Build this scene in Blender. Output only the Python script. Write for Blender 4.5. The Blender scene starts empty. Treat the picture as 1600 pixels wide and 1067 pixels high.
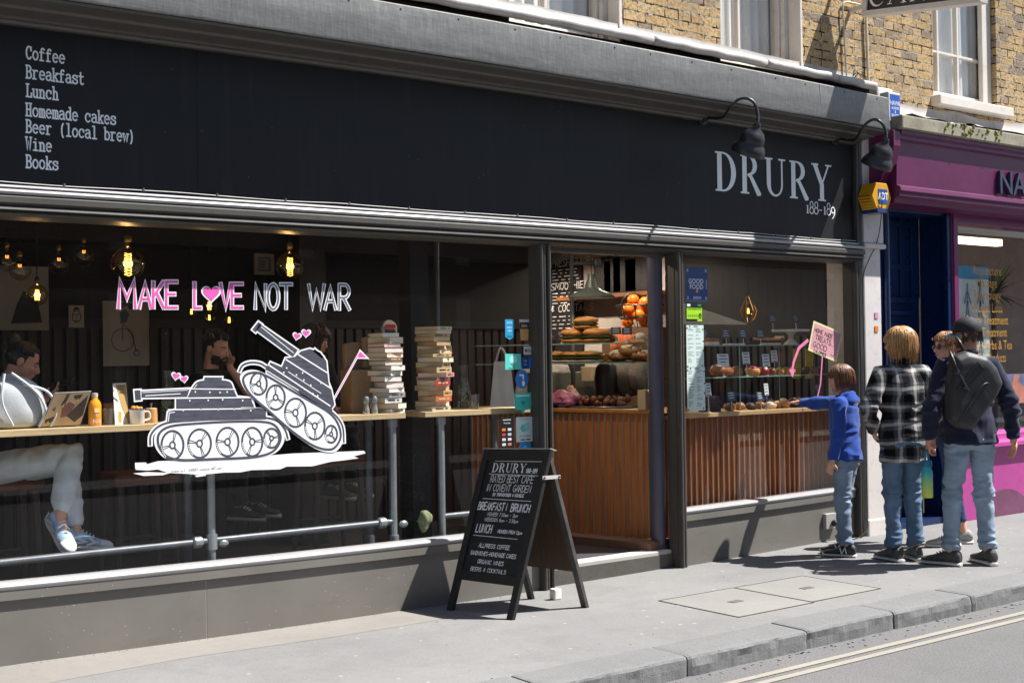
import bpy, bmesh, math, random
from math import sin, cos, pi, radians, sqrt, atan2, exp
from mathutils import Vector, Matrix, noise
random.seed(7)
C = bpy.context.scene
COL = C.collection

# ------------------------------------------------------------------ camera, sky, sun, exposure
CAM_H = 1.56
R0 = Vector((0.7958, -0.6054, -0.0139)); D0 = Vector((-0.0034, 0.0185, -0.9998)); F0 = Vector((0.6056, 0.7957, 0.0127))
FPX = 1986.8
cd = bpy.data.cameras.new('camera'); cam = bpy.data.objects.new('camera', cd); COL.objects.link(cam)
mw = Matrix.Identity(4)
for i in range(3):
    mw[i][0] = R0[i]; mw[i][1] = -D0[i]; mw[i][2] = -F0[i]
mw[2][3] = CAM_H
cam.matrix_world = mw
cd.sensor_width = 36.0; cd.lens = FPX/1600*36; cd.clip_start = 0.05; cd.clip_end = 500
C.camera = cam
SUN = Vector((0.54, -0.37, 1.0)).normalized()           # towards the sun
w = bpy.data.worlds.new('World'); C.world = w; w.use_nodes = True
nt = w.node_tree
sky = nt.nodes.new('ShaderNodeTexSky'); sky.sky_type = 'NISHITA'; sky.sun_disc = False
sky.sun_elevation = math.asin(SUN.z); sky.sun_rotation = atan2(SUN.x, SUN.y)
bg = nt.nodes['Background']; bg.inputs['Strength'].default_value = 0.06
nt.links.new(sky.outputs[0], bg.inputs['Color'])
sl = bpy.data.lights.new('sun', 'SUN'); sl.energy = 5.0; sl.angle = radians(0.5); sl.color = (1.0, 0.975, 0.935)
so = bpy.data.objects.new('sun', sl); COL.objects.link(so); so.location = (6, 0, 14)
so.rotation_euler = (-SUN).to_track_quat('-Z', 'Y').to_euler()
C.view_settings.view_transform = 'Standard'; C.view_settings.look = 'None'
C.view_settings.gamma = 1.0; C.view_settings.exposure = 1.0; C.view_settings.use_curve_mapping = False
C.render.engine = 'CYCLES'
C.cycles.max_bounces = 8; C.cycles.transparent_max_bounces = 24; C.cycles.caustics_reflective = False; C.cycles.caustics_refractive = False
C.cycles.sample_clamp_indirect = 4.0

# ------------------------------------------------------------------ measuring helpers (photo pixel -> point on a real plane)
O = Vector((0, 0, CAM_H))
def ray(px, py): return R0*((px-800)/FPX) + D0*((py-533.5)/FPX) + F0
def at(px, py, Y): d = ray(px, py); return O + d*(Y/d.y)
def atx(px, py, X): d = ray(px, py); return O + d*(X/d.x)
def gnd(px, py, z=0.0): d = ray(px, py); return O + d*((z-CAM_H)/d.z)
def X_(px, Y, py=600): return at(px, py, Y).x
def Z_(px, py, Y): return at(px, py, Y).z
def sag(x, z):                                     # the old front has settled: its long mouldings bow by a couple of centimetres
    return z + (z-2.05)*0.022*max(-1.0, 1-((x-5.4)/3.7)**2)
def gz(x, y):                                      # pavement dips slightly towards the middle of the shop front
    t = min(1, max(0, (y-6.1)/0.7)); return -0.035*t*max(0.0, 1-((x-5.2)/3.2)**2)

def L1(c): c /= 255.0; return c/12.92 if c <= 0.04045 else ((c+0.055)/1.055)**2.4
def S(r, g, b): return (L1(r), L1(g), L1(b), 1.0)

# ------------------------------------------------------------------ materials
class NT:
    def __init__(s, name):
        s.m = bpy.data.materials.new(name); s.m.use_nodes = True
        s.t = s.m.node_tree; s.b = s.t.nodes['Principled BSDF']; s.out = s.t.nodes['Material Output']
    def n(s, typ, **kw):
        nd = s.t.nodes.new(typ)
        for k, v in kw.items():
            if k.startswith('i_'):
                key = k[2:]; key = int(key) if key.isdigit() else key.replace('_', ' ')
                nd.inputs[key].default_value = v
            else: setattr(nd, k, v)
        return nd
    def l(s, a, b): s.t.links.new(a, b)
    def coord(s, scale=(1, 1, 1), kind='Object', rot=(0, 0, 0)):
        tc = s.n('ShaderNodeTexCoord'); mp = s.n('ShaderNodeMapping'); mp.inputs['Scale'].default_value = scale
        mp.inputs['Rotation'].default_value = rot
        s.l(tc.outputs[kind], mp.inputs['Vector']); return mp.outputs[0]
    def noise(s, vec, scale, detail=4, rough=.55, dist=0):
        nd = s.n('ShaderNodeTexNoise'); nd.inputs['Scale'].default_value = scale; nd.inputs['Detail'].default_value = detail
        nd.inputs['Roughness'].default_value = rough; nd.inputs['Distortion'].default_value = dist
        s.l(vec, nd.inputs['Vector']); return nd.outputs['Fac']
    def ramp(s, fac, stops):
        r = s.n('ShaderNodeValToRGB'); e = r.color_ramp.elements
        while len(e) > 2: e.remove(e[-1])
        for i, (p, c) in enumerate(stops):
            if i >= len(e): e.new(p)
            e[i].position = p; e[i].color = c if len(c) == 4 else (*c, 1)
        s.l(fac, r.inputs[0]); return r.outputs[0]
    def mix(s, fac, a, b, mode='MIX'):
        m = s.n('ShaderNodeMix', data_type='RGBA', blend_type=mode)
        for sock, v in ((0, fac), (6, a), (7, b)):
            if hasattr(v, 'is_linked') or hasattr(v, 'links'): s.l(v, m.inputs[sock])
            else: m.inputs[sock].default_value = v
        return m.outputs[2]
    def math(s, op, a, b=0.5):
        m = s.n('ShaderNodeMath', operation=op)
        for i, v in enumerate((a, b)):
            if hasattr(v, 'links'): s.l(v, m.inputs[i])
            else: m.inputs[i].default_value = v
        return m.outputs[0]
    def bump(s, h, strength=.3, dist=.01):
        b = s.n('ShaderNodeBump'); b.inputs['Strength'].default_value = strength; b.inputs['Distance'].default_value = dist
        s.l(h, b.inputs['Height']); s.l(b.outputs[0], s.b.inputs['Normal'])
    def col(s, c): s.l(c, s.b.inputs['Base Color'])
    def set(s, **kw):
        for k, v in kw.items(): s.b.inputs[k.replace('_', ' ')].default_value = v
        return s

MATS = {}
def pm(name, col, rough=.5, metal=0.0, var=.12, scale=6.0, bump=0.0, bscale=60.0, stretch=(1, 1, 1), rvar=.08, coat=0.0, trans=0.0, spec=.5, sheen=0.0, grime=0.0):
    if name in MATS: return MATS[name]
    t = NT(name); c = col if len(col) == 4 else (*col, 1)
    v = t.coord(stretch)
    n1 = t.noise(v, scale, 5)
    lo = tuple(max(0, x*(1-var)) for x in c[:3]); hi = tuple(min(1, x*(1+var)) for x in c[:3])
    cc = t.ramp(n1, [(.3, lo), (.7, hi)])
    if grime:
        g = t.noise(v, scale*4.3, 8, .7)
        cc = t.mix(t.math('MULTIPLY', t.ramp(g, [(.52, (0, 0, 0)), (.7, (1, 1, 1))]), grime), cc, (c[0]*.45, c[1]*.42, c[2]*.38, 1))
    t.col(cc)
    t.set(Roughness=rough, Metallic=metal)
    if rvar:
        r = t.n('ShaderNodeMapRange'); r.inputs['To Min'].default_value = max(0, rough-rvar); r.inputs['To Max'].default_value = min(1, rough+rvar)
        t.l(t.noise(v, scale*2.7, 3), r.inputs['Value']); t.l(r.outputs[0], t.b.inputs['Roughness'])
    t.b.inputs['Specular IOR Level'].default_value = spec
    if coat: t.b.inputs['Coat Weight'].default_value = coat
    if trans: t.b.inputs['Transmission Weight'].default_value = trans
    if sheen: t.b.inputs['Sheen Weight'].default_value = sheen
    if bump: t.bump(t.noise(v, bscale, 6, .6), bump, .004)
    MATS[name] = t.m; return t.m
def em(name, col, strength):
    if name in MATS: return MATS[name]
    t = NT(name); t.b.inputs['Base Color'].default_value = (0, 0, 0, 1)
    t.b.inputs['Emission Color'].default_value = (*col[:3], 1); t.b.inputs['Emission Strength'].default_value = strength
    MATS[name] = t.m; return t.m
def glassmat(name, refl=1.0, tint=(1, 1, 1), dust=.012, specks=0.0, rough=0.0):
    t = NT(name); t.t.nodes.remove(t.b)
    tr = t.n('ShaderNodeBsdfTransparent'); tr.inputs[0].default_value = (*tint, 1)
    gl = t.n('ShaderNodeBsdfGlossy'); gl.inputs['Roughness'].default_value = rough
    fr = t.n('ShaderNodeFresnel'); ge = t.n('ShaderNodeNewGeometry')
    t.l(t.math('SUBTRACT', 1.5, t.math('MULTIPLY', ge.outputs['Backfacing'], 1.5-1/1.5)), fr.inputs[0])   # one thin pane: same from both sides
    m = t.n('ShaderNodeMixShader'); t.l(t.math('MULTIPLY', fr.outputs[0], refl), m.inputs[0]); t.l(tr.outputs[0], m.inputs[1]); t.l(gl.outputs[0], m.inputs[2])
    df = t.n('ShaderNodeBsdfDiffuse'); df.inputs[0].default_value = (.8, .8, .8, 1)
    m2 = t.n('ShaderNodeMixShader'); t.l(m.outputs[0], m2.inputs[1]); t.l(df.outputs[0], m2.inputs[2])
    v = t.coord()
    d = t.math('MULTIPLY', t.noise(v, 2.2, 6, .7), dust*2)
    if specks:
        vo = t.n('ShaderNodeTexVoronoi'); vo.inputs['Scale'].default_value = 42; t.l(v, vo.inputs['Vector'])
        sp = t.math('MULTIPLY', t.math('LESS_THAN', vo.outputs['Distance'], .085), t.math('GREATER_THAN', t.noise(v, 9, 3), .54))
        d = t.math('ADD', d, t.math('MULTIPLY', sp, specks))
    t.l(d, m2.inputs[0]); t.l(m2.outputs[0], t.out.inputs[0])
    MATS[name] = t.m; return t.m

# ------------------------------------------------------------------ mesh builder
def basis(d):
    d = Vector(d).normalized(); up = Vector((0, 0, 1)) if abs(d.z) < .95 else Vector((1, 0, 0))
    a = d.cross(up).normalized(); return a, a.cross(d).normalized(), d
class MB:
    def __init__(s): s.v = []; s.f = []
    def add(s, vs, fs):
        k = len(s.v); s.v += [Vector(p) for p in vs]; s.f += [tuple(i+k for i in f) for f in fs]; return s
    def box(s, x0, x1, y0, y1, z0, z1):
        return s.add([(x, y, z) for z in (z0, z1) for y in (y0, y1) for x in (x0, x1)],
                     [(0, 1, 3, 2), (4, 6, 7, 5), (0, 4, 5, 1), (2, 3, 7, 6), (0, 2, 6, 4), (1, 5, 7, 3)])
    def obox(s, c, u, v, w):                         # centre and three half-axis vectors
        c, u, v, w = map(Vector, (c, u, v, w))
        return s.add([c+u*a+v*b+w*d for d in (-1, 1) for b in (-1, 1) for a in (-1, 1)],
                     [(0, 1, 3, 2), (4, 6, 7, 5), (0, 4, 5, 1), (2, 3, 7, 6), (0, 2, 6, 4), (1, 5, 7, 3)])
    def quad(s, a, b, c, d): return s.add([a, b, c, d], [(0, 1, 2, 3)])
    def bar(s, a, b, w, h, up=(0, 0, 1)):            # rectangular bar from a to b
        a, b = Vector(a), Vector(b); d = (b-a); up = Vector(up)
        sd = d.cross(up).normalized(); u2 = sd.cross(d).normalized()
        return s.obox((a+b)/2, d/2, sd*w/2, u2*h/2)
    def prism(s, pts, ext):                          # closed planar outline + extrusion vector
        n = len(pts); e = Vector(ext); pts = [Vector(p) for p in pts]
        return s.add(pts+[p+e for p in pts], [tuple(range(n)), tuple(range(2*n-1, n-1, -1))]+[(i, (i+1) % n, n+(i+1) % n, n+i) for i in range(n)])
    def face(s, pts): return s.add(pts, [tuple(range(len(pts)))])
    def tube(s, pts, r, seg=8, caps=True):
        pts = [Vector(p) for p in pts]; n = len(pts); rr = r if isinstance(r, (list, tuple)) else [r]*n
        t0 = (pts[1]-pts[0]).normalized(); a, b, _ = basis(t0); k = len(s.v)
        for i, p in enumerate(pts):
            t = (pts[min(i+1, n-1)]-pts[max(i-1, 0)])
            t = t.normalized() if t.length > 1e-9 else t0
            a = (a-t*a.dot(t)); a = a.normalized() if a.length > 1e-6 else basis(t)[0]; b = t.cross(a)
            ri = rr[i]; rx, ry = ri if isinstance(ri, (tuple, list)) else (ri, ri)
            for j in range(seg):
                th = 2*pi*j/seg; s.v.append(p+a*cos(th)*rx+b*sin(th)*ry)
        for i in range(n-1):
            for j in range(seg):
                s.f.append((k+i*seg+j, k+i*seg+(j+1) % seg, k+(i+1)*seg+(j+1) % seg, k+(i+1)*seg+j))
        if caps:
            s.f.append(tuple(k+j for j in range(seg-1, -1, -1))); s.f.append(tuple(k+(n-1)*seg+j for j in range(seg)))
        return s
    def lathe(s, prof, c, seg=20, axis=(0, 0, 1), caps=True):
        a, b, d = basis(axis) if tuple(axis) != (0, 0, 1) else (Vector((1, 0, 0)), Vector((0, 1, 0)), Vector((0, 0, 1)))
        c = Vector(c); k = len(s.v); n = len(prof)
        for r, z in prof:
            for j in range(seg):
                th = 2*pi*j/seg; s.v.append(c+a*(cos(th)*r)+b*(sin(th)*r)+d*z)
        for i in range(n-1):
            for j in range(seg): s.f.append((k+i*seg+j, k+i*seg+(j+1) % seg, k+(i+1)*seg+(j+1) % seg, k+(i+1)*seg+j))
        if caps:
            if prof[0][0] > 1e-5: s.f.append(tuple(k+j for j in range(seg-1, -1, -1)))
            if prof[-1][0] > 1e-5: s.f.append(tuple(k+(n-1)*seg+j for j in range(seg)))
        return s
    def ball(s, c, r, seg=14, rings=9, rot=None):
        rx, ry, rz = r if isinstance(r, (tuple, list)) else (r, r, r); c = Vector(c); k = len(s.v)
        for i in range(rings+1):
            ph = pi*i/rings
            for j in range(seg):
                th = 2*pi*j/seg; p = Vector((rx*sin(ph)*cos(th), ry*sin(ph)*sin(th), rz*cos(ph)))
                s.v.append(c+(rot @ p if rot else p))
        for i in range(rings):
            for j in range(seg): s.f.append((k+i*seg+j, k+(i+1)*seg+j, k+(i+1)*seg+(j+1) % seg, k+i*seg+(j+1) % seg))
        return s
    def sweepx(s, prof, xs, f=None):                 # profile of (y, z) swept along x, closed ends; f(x, z) bends it
        k = len(s.v); n = len(prof)
        for x in xs:
            for y, z in prof: s.v.append(Vector((x, y, f(x, z) if f else z)))
        for i in range(len(xs)-1):
            for j in range(n): s.f.append((k+i*n+j, k+i*n+(j+1) % n, k+(i+1)*n+(j+1) % n, k+(i+1)*n+j))
        s.f.append(tuple(k+j for j in range(n-1, -1, -1))); s.f.append(tuple(k+(len(xs)-1)*n+j for j in range(n)))
        return s
    def ribbon(s, pts, wid, nrm, closed=False, ext=.3):      # flat stroke lying in the plane with normal nrm
        ww = list(wid) if isinstance(wid, (list, tuple)) else [wid]*len(pts); q = []; qw = []
        for p, a in zip(pts, ww):
            p = Vector(p)
            if not q or (p-q[-1]).length > 2e-4: q.append(p); qw.append(a)
        pts, ww = q, qw; n = len(pts); nrm = Vector(nrm).normalized(); k = len(s.v)
        if n < 2: return s
        for i in range(n):
            p = pts[i]; a = pts[i-1] if (i or closed) else None; b = pts[(i+1) % n] if (i < n-1 or closed) else None
            d1 = (p-a) if a is not None else (b-p); d2 = (b-p) if b is not None else (p-a)
            d1 = d1.normalized(); d2 = d2.normalized(); t = d1+d2
            t = t.normalized() if t.length > .2 else d2
            o = nrm.cross(t); sc = 1/max(.5, o.dot(nrm.cross(d1)))
            e = Vector((0, 0, 0))
            if not closed and i == 0: e = -d2*ww[i]*ext
            if not closed and i == n-1: e = d1*ww[i]*ext
            s.v.append(p+e+o*ww[i]*.5*sc); s.v.append(p+e-o*ww[i]*.5*sc)
        m = n if closed else n-1
        for i in range(m):
            j = (i+1) % n; s.f.append((k+2*i, k+2*i+1, k+2*j+1, k+2*j))
        return s
    def build(s, name, mat, parent=None, smooth=False, bevel=0.0, loc=None, recalc=True, mods=None):
        off = wloc(parent) if parent is not None else Vector(loc) if loc is not None else Vector((0, 0, 0))
        me = bpy.data.meshes.new(name); me.from_pydata([tuple(v-off) for v in s.v], [], s.f)
        if recalc:
            b = bmesh.new(); b.from_mesh(me); bmesh.ops.recalc_face_normals(b, faces=b.faces); b.to_mesh(me); b.free()
        ms = mat if isinstance(mat, (list, tuple)) else [mat]
        for m in ms: me.materials.append(m)
        if smooth:
            for p in me.polygons: p.use_smooth = True
            if smooth != 'all':
                try: me.set_sharp_from_angle(angle=radians(38))
                except Exception: pass
        o = bpy.data.objects.new(name, me); COL.objects.link(o)
        if parent is not None: o.parent = parent
        elif loc is not None: o.location = loc
        if bevel:
            bv = o.modifiers.new('edge', 'BEVEL'); bv.width = bevel; bv.segments = 2; bv.limit_method = 'ANGLE'; bv.angle_limit = radians(40)
        return o
def wloc(o):
    p = Vector((0, 0, 0))
    while o is not None: p += o.location; o = o.parent
    return p
def tag(o, label=None, cat=None, group=None, kind=None):
    if label: o['label'] = label
    if cat: o['category'] = cat
    if group: o['group'] = group
    if kind: o['kind'] = kind
    return o
def thing(name, label, cat, loc=(0, 0, 0), group=None):
    o = bpy.data.objects.new(name, None); COL.objects.link(o); o.location = loc; o.empty_display_size = .1
    return tag(o, label, cat, group)
def rng(a, b, n): return [a+(b-a)*i/(n-1) for i in range(n)]
def centre(mb): 
    lo = [min(v[i] for v in mb.v) for i in range(3)]; hi = [max(v[i] for v in mb.v) for i in range(3)]
    return Vector(((lo[0]+hi[0])/2, (lo[1]+hi[1])/2, lo[2]))
def one(mb, name, mat, label, cat, group=None, **kw):    # a thing that is one mesh
    o = mb.build(name, mat, loc=centre(mb), **kw); return tag(o, label, cat, group)
def bez(p0, p1, p2, p3, n=12):
    p0, p1, p2, p3 = map(Vector, (p0, p1, p2, p3)); r = []
    for i in range(n+1):
        t = i/n; r.append(p0*(1-t)**3+p1*3*t*(1-t)**2+p2*3*t*t*(1-t)+p3*t**3)
    return r
def smooth_path(pts, n=6):
    pts = [Vector(p) for p in pts]; out = []
    for i in range(len(pts)-1):
        p0 = pts[max(i-1, 0)]; p1 = pts[i]; p2 = pts[i+1]; p3 = pts[min(i+2, len(pts)-1)]
        for k in range(n):
            t = k/n; out.append(.5*((2*p1)+(p2-p0)*t+(2*p0-5*p1+4*p2-p3)*t*t+(3*p1-p0-3*p2+p3)*t**3))
    out.append(pts[-1]); return out

# ------------------------------------------------------------------ lettering
def a_(cx, cy, rx, ry, d0, d1, n=9):
    return [(cx+rx*cos(radians(d0+(d1-d0)*i/n)), cy+ry*sin(radians(d0+(d1-d0)*i/n))) for i in range(n+1)]
HAND = {  # single-stroke capitals in a 1 x 1 cell
'A': [[(0, 0), (.5, 1), (1, 0)], [(.2, .36), (.82, .36)]], 'B': [[(0, 0), (0, 1)], [(0, 1)]+a_(.45, .76, .42, .24, 90, -90)+[(0, .52)], [(0, .5)]+a_(.5, .26, .48, .26, 90, -90)+[(0, 0)]],
'C': [a_(.6, .5, .58, .5, 50, 310)], 'D': [[(0, 0), (0, 1)], [(0, 1)]+a_(.3, .5, .68, .5, 90, -90)+[(0, 0)]], 'E': [[(1, 1), (0, 1), (0, 0), (1, 0)], [(0, .52), (.8, .52)]],
'F': [[(1, 1), (0, 1), (0, 0)], [(0, .52), (.8, .52)]], 'G': [a_(.55, .5, .55, .5, 50, 330)+[(1, .45), (.6, .45)]], 'H': [[(0, 0), (0, 1)], [(1, 0), (1, 1)], [(0, .5), (1, .5)]],
'I': [[(.5, 0), (.5, 1)]], 'J': [[(.8, 1), (.8, .3)]+a_(.42, .28, .38, .28, 0, -170)], 'K': [[(0, 0), (0, 1)], [(.95, 1), (.05, .45)], [(.3, .6), (1, 0)]], 'L': [[(0, 1), (0, 0), (1, 0)]],
'M': [[(0, 0), (.08, 1), (.5, .35), (.92, 1), (1, 0)]], 'N': [[(0, 0), (.05, 1), (.95, 0), (1, 1)]], 'O': [a_(.5, .5, .5, .5, 90, 450, 16)], 'P': [[(0, 0), (0, 1)], [(0, 1)]+a_(.5, .73, .45, .27, 90, -90)+[(0, .46)]],
'Q': [a_(.5, .5, .5, .5, 90, 450, 16), [(.6, .25), (1, -.05)]], 'R': [[(0, 0), (0, 1)], [(0, 1)]+a_(.5, .74, .45, .26, 90, -90)+[(0, .48)], [(.4, .48), (1, 0)]],
'S': [a_(.5, .76, .44, .24, 30, 200, 7)+[(.3, .56), (.7, .46)]+a_(.5, .25, .47, .25, 30, -160, 8)], 'T': [[(0, 1), (1, 1)], [(.5, 1), (.5, 0)]], 'U': [[(0, 1), (0, .35)]+a_(.5, .35, .5, .35, 180, 360)+[(1, 1)]],
'V': [[(0, 1), (.5, 0), (1, 1)]], 'W': [[(0, 1), (.25, 0), (.5, .75), (.75, 0), (1, 1)]], 'X': [[(0, 0), (1, 1)], [(0, 1), (1, 0)]], 'Y': [[(0, 1), (.5, .5), (1, 1)], [(.5, .5), (.5, 0)]], 'Z': [[(0, 1), (1, 1), (0, 0), (1, 0)]],
'0': [a_(.5, .5, .45, .5, 90, 450, 14)], '1': [[(.25, .8), (.55, 1), (.55, 0)]], '2': [a_(.5, .72, .42, .28, 160, -20)+[(0, 0), (1, 0)]], '3': [a_(.45, .75, .4, .25, 150, -80)+a_(.45, .26, .47, .26, 80, -150)],
'5': [[(.9, 1), (.15, 1), (.1, .58)]+a_(.45, .3, .48, .3, 110, -150)], '7': [[(0, 1), (.95, 1), (.3, 0)]], '8': [a_(.5, .75, .38, .25, -90, 270, 12), a_(.5, .25, .46, .25, 90, 450, 12)], '9': [a_(.5, .7, .42, .3, 0, 360, 12), [(.92, .7), (.85, .3), (.5, 0)]],
'&': [[(.5, 1), (.5, .84)], [(.5, .16), (.5, 0)], [(.85, .8), (.3, .78), (.3, .56), (.75, .5)], [(.7, .5), (.2, .44), (.2, .22), (.9, .2)]], '-': [[(.15, .45), (.85, .45)]], '.': [[(.4, .0), (.5, .06)]], ':': [[(.5, .15), (.5, .22)], [(.5, .65), (.5, .72)]], ',': [[(.5, .1), (.35, -.15)]], "'": [[(.5, 1), (.45, .8)]],
'p': [[(0, .55), (0, -.25)], a_(.4, .3, .4, .27, 150, -150)], 'm': [[(0, 0), (0, .55)], [(0, .4)]+a_(.25, .38, .22, .17, 150, 0, 5)+[(.47, 0)], [(.47, .4)]+a_(.74, .38, .24, .17, 150, 0, 5)+[(1, 0)]], 'a': [a_(.45, .27, .42, .27, 20, 340), [(.9, .55), (.9, 0)]], '(': [a_(.9, .5, .5, .65, 130, 230, 6)], ')': [a_(.1, .5, .5, .65, 50, -50, 6)], '#': [[(.5, 1), (.5, .82)], [(.5, .2), (.5, 0)], [(.2, .66), (.8, .66)], [(.8, .66), (.2, .5), (.8, .36), (.2, .36)]],
'e': [[(.08, .3), (.9, .3)]+a_(.5, .28, .42, .28, 5, 310)], 'i': [[(.5, 0), (.5, .5)], [(.5, .7), (.5, .76)]], 'n': [[(.1, 0), (.1, .55)], [(.1, .4)]+a_(.48, .34, .36, .2, 150, 0, 6)+[(.84, 0)]], 'd': [a_(.42, .27, .36, .27, 20, 340), [(.82, 1), (.82, 0)]], 'o': [a_(.5, .28, .42, .28, 0, 360, 12)], 'w': [[(0, .55), (.25, 0), (.5, .45), (.75, 0), (1, .55)]], 'r': [[(.15, 0), (.15, .55)], [(.15, .35)]+a_(.5, .3, .35, .25, 150, 60, 4)], 't': [[(.45, .85), (.45, .1), (.75, 0)], [(.15, .58), (.8, .58)]], 'b': [[(.1, 1), (.1, 0)], a_(.48, .27, .38, .27, 160, -160)], 'y': [[(.05, .55), (.45, 0)], [(.9, .55), (.3, -.3)]], 's': [a_(.5, .42, .36, .13, 30, 200, 6)+[(.6, .27)]+a_(.5, .13, .38, .13, 30, -160, 6)], 'k': [[(.1, 1), (.1, 0)], [(.8, .55), (.15, .22)], [(.35, .32), (.85, 0)]], 'c': [a_(.55, .28, .45, .28, 50, 310)], 'l': [[(.5, 1), (.5, 0)]], 'h': [[(.1, 0), (.1, 1)], [(.1, .4)]+a_(.48, .34, .36, .2, 150, 0, 6)+[(.84, 0)]], 'u': [[(.1, .55), (.1, .2)]+a_(.46, .2, .36, .2, 180, 340, 6), [(.84, .55), (.84, 0)]], 'f': [a_(.7, .8, .3, .2, 60, 180, 5)+[(.4, 0)], [(.1, .55), (.8, .55)]]}
def _ser(*bars): return [[(x0, y), (x1, y)] for x0, x1, y in bars]
TYPE = {  # typewriter slab letters, cell 1 wide, cap height 1, x height .68
'C': [a_(.55, .5, .42, .5, 40, 320, 12), [(.9, .98), (.88, .66)]], 'B': [[(.22, 0), (.22, 1)], [(.05, 1)]+a_(.5, .76, .33, .24, 90, -90)+[(.22, .52)], [(.22, .52)]+a_(.52, .26, .4, .26, 90, -90)+[(.05, 0)]],
'L': [[(.3, 0), (.3, 1)], [(.08, 0), (.95, 0), (.95, .32)], [(.08, 1), (.55, 1)]], 'H': [[(.2, 0), (.2, 1)], [(.8, 0), (.8, 1)], [(.2, .52), (.8, .52)]]+_ser((.02, .4, 0), (.02, .4, 1), (.6, .98, 0), (.6, .98, 1)),
'W': [[(.12, 1), (.28, 0), (.5, .7), (.72, 0), (.88, 1)]]+_ser((-.02, .3, 1), (.7, 1.02, 1)), 'o': [a_(.5, .34, .4, .34, 0, 360, 14)], 'f': [a_(.62, .76, .26, .22, 30, 180, 6)+[(.36, 0)], [(.1, .64), (.78, .64)], [(.1, 0), (.72, 0)]],
'e': [[(.1, .36), (.9, .36)]+a_(.5, .34, .4, .34, 5, 315, 12)], 'r': [[(.28, 0), (.28, .66), (.06, .66)], [(.28, .42)]+a_(.64, .42, .34, .26, 150, 50, 5), [(.05, 0), (.6, 0)]], 'a': [a_(.46, .46, .34, .22, 150, 0, 7)+[(.8, .1), (.97, 0)], [(.8, .4)]+a_(.44, .19, .36, .19, 90, 350, 10)],
'k': [[(.2, 0), (.2, 1), (.02, 1)], [(.82, .64), (.22, .28)], [(.42, .4), (.86, 0)]]+_ser((.02, .4, 0), (.66, 1, 0), (.6, .98, .64)), 's': [a_(.5, .5, .36, .17, 20, 190, 7)+[(.5, .35)]+a_(.5, .18, .4, .18, 40, -170, 8), [(.84, .66), (.84, .48)], [(.12, .02), (.12, .22)]],
't': [[(.36, .95), (.36, .2)]+a_(.6, .18, .24, .18, 180, 330, 6), [(.08, .64), (.8, .64)]], 'u': [[(.02, .64), (.2, .64), (.2, .2)]+a_(.46, .2, .26, .2, 180, 330, 6), [(.6, .64), (.78, .64), (.78, 0), (.98, 0)]],
'n': [[(.02, .64), (.22, .64), (.22, 0)], [(.22, .44)]+a_(.5, .44, .28, .22, 150, 0, 6)+[(.78, 0)]]+_ser((.02, .42, 0), (.58, .98, 0)), 'c': [a_(.52, .34, .42, .34, 40, 315, 12), [(.86, .64), (.85, .44)]], 'h': [[(.02, 1), (.22, 1), (.22, 0)], [(.22, .44)]+a_(.5, .44, .28, .22, 150, 0, 6)+[(.78, 0)]]+_ser((.02, .42, 0), (.58, .98, 0)),
'm': [[(-.02, .64), (.12, .64), (.12, 0)], [(.12, .46)]+a_(.3, .46, .2, .2, 150, 0, 5)+[(.5, 0)], [(.5, .46)]+a_(.68, .46, .2, .2, 150, 0, 5)+[(.88, 0)]]+_ser((-.02, .24, 0), (.4, .62, 0), (.78, 1.02, 0)), 'd': [a_(.44, .34, .36, .34, 30, 330, 10), [(.6, 1), (.8, 1), (.8, 0), (1, 0)]],
'l': [[(.2, 1), (.52, 1), (.52, 0)], [(.15, 0), (.88, 0)]], 'b': [[(.02, 1), (.2, 1), (.2, 0)], a_(.54, .34, .38, .34, 150, -150, 10)], 'w': [[(.1, .64), (.28, 0), (.5, .5), (.72, 0), (.9, .64)]]+_ser((-.04, .28, .64), (.72, 1.04, .64)), 'i': [[(.2, .64), (.52, .64), (.52, 0)], [(.15, 0), (.88, 0)], [(.46, .88), (.56, .9)]], '(': [a_(.95, .42, .5, .65, 120, 240, 8)], ')': [a_(.05, .42, .5, .65, 60, -60, 8)]}
KOFF = [0]
def stroke_text(mb, txt, org, u, v, h, cw, th, gap=.25, table=HAND, jit=0.0, slant=0.0, dx={}):
    """Letters as flat strokes: org is the baseline start, u and v unit directions, h letter height, cw cell width."""
    org, u, v = Vector(org), Vector(u), Vector(v); nrm = u.cross(v).normalized(); x = 0.0
    rnd = random.Random(len(txt)*7+ord(txt[0]))
    for ch in txt:
        if ch == ' ': x += cw*(.75+gap) if table is HAND else cw*(1+gap); continue
        g = table.get(ch) or table.get(ch.upper()) or table.get(ch.lower())
        wmul = {'I': .3, 'i': .3, '.': .4, ':': .35, "'": .3, ',': .4, 'M': 1.2, 'W': 1.25, 'l': .3, 'm': 1.3, '1': .6}.get(ch, 1) if table is HAND else 1
        jy = rnd.uniform(-jit, jit)*h; js = 1+rnd.uniform(-jit, jit)
        for st in g or []:
            KOFF[0] = (KOFF[0]+1) % 7
            ox = -.5*(1-wmul)*cw if (wmul < 1 and table is HAND) else 0
            xs = cw*(wmul if wmul > 1 else 1)
            pts = [org+u*(x+ox+p[0]*xs+slant*p[1]*h)+v*(p[1]*h*js+jy)+nrm*(.00012*KOFF[0]) for p in st]
            mb.ribbon(pts, th, nrm)
        x += cw*(wmul+gap)
    return x
def text_width(txt, cw, gap=.25):
    x = 0
    for ch in txt: x += cw*(.75+gap) if ch == ' ' else cw*({'I': .3, 'i': .3, '.': .4, ':': .35, "'": .3, ',': .4, 'M': 1.2, 'W': 1.25, 'l': .3, 'm': 1.3, '1': .6}.get(ch, 1)+gap)
    return x-cw*gap
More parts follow.
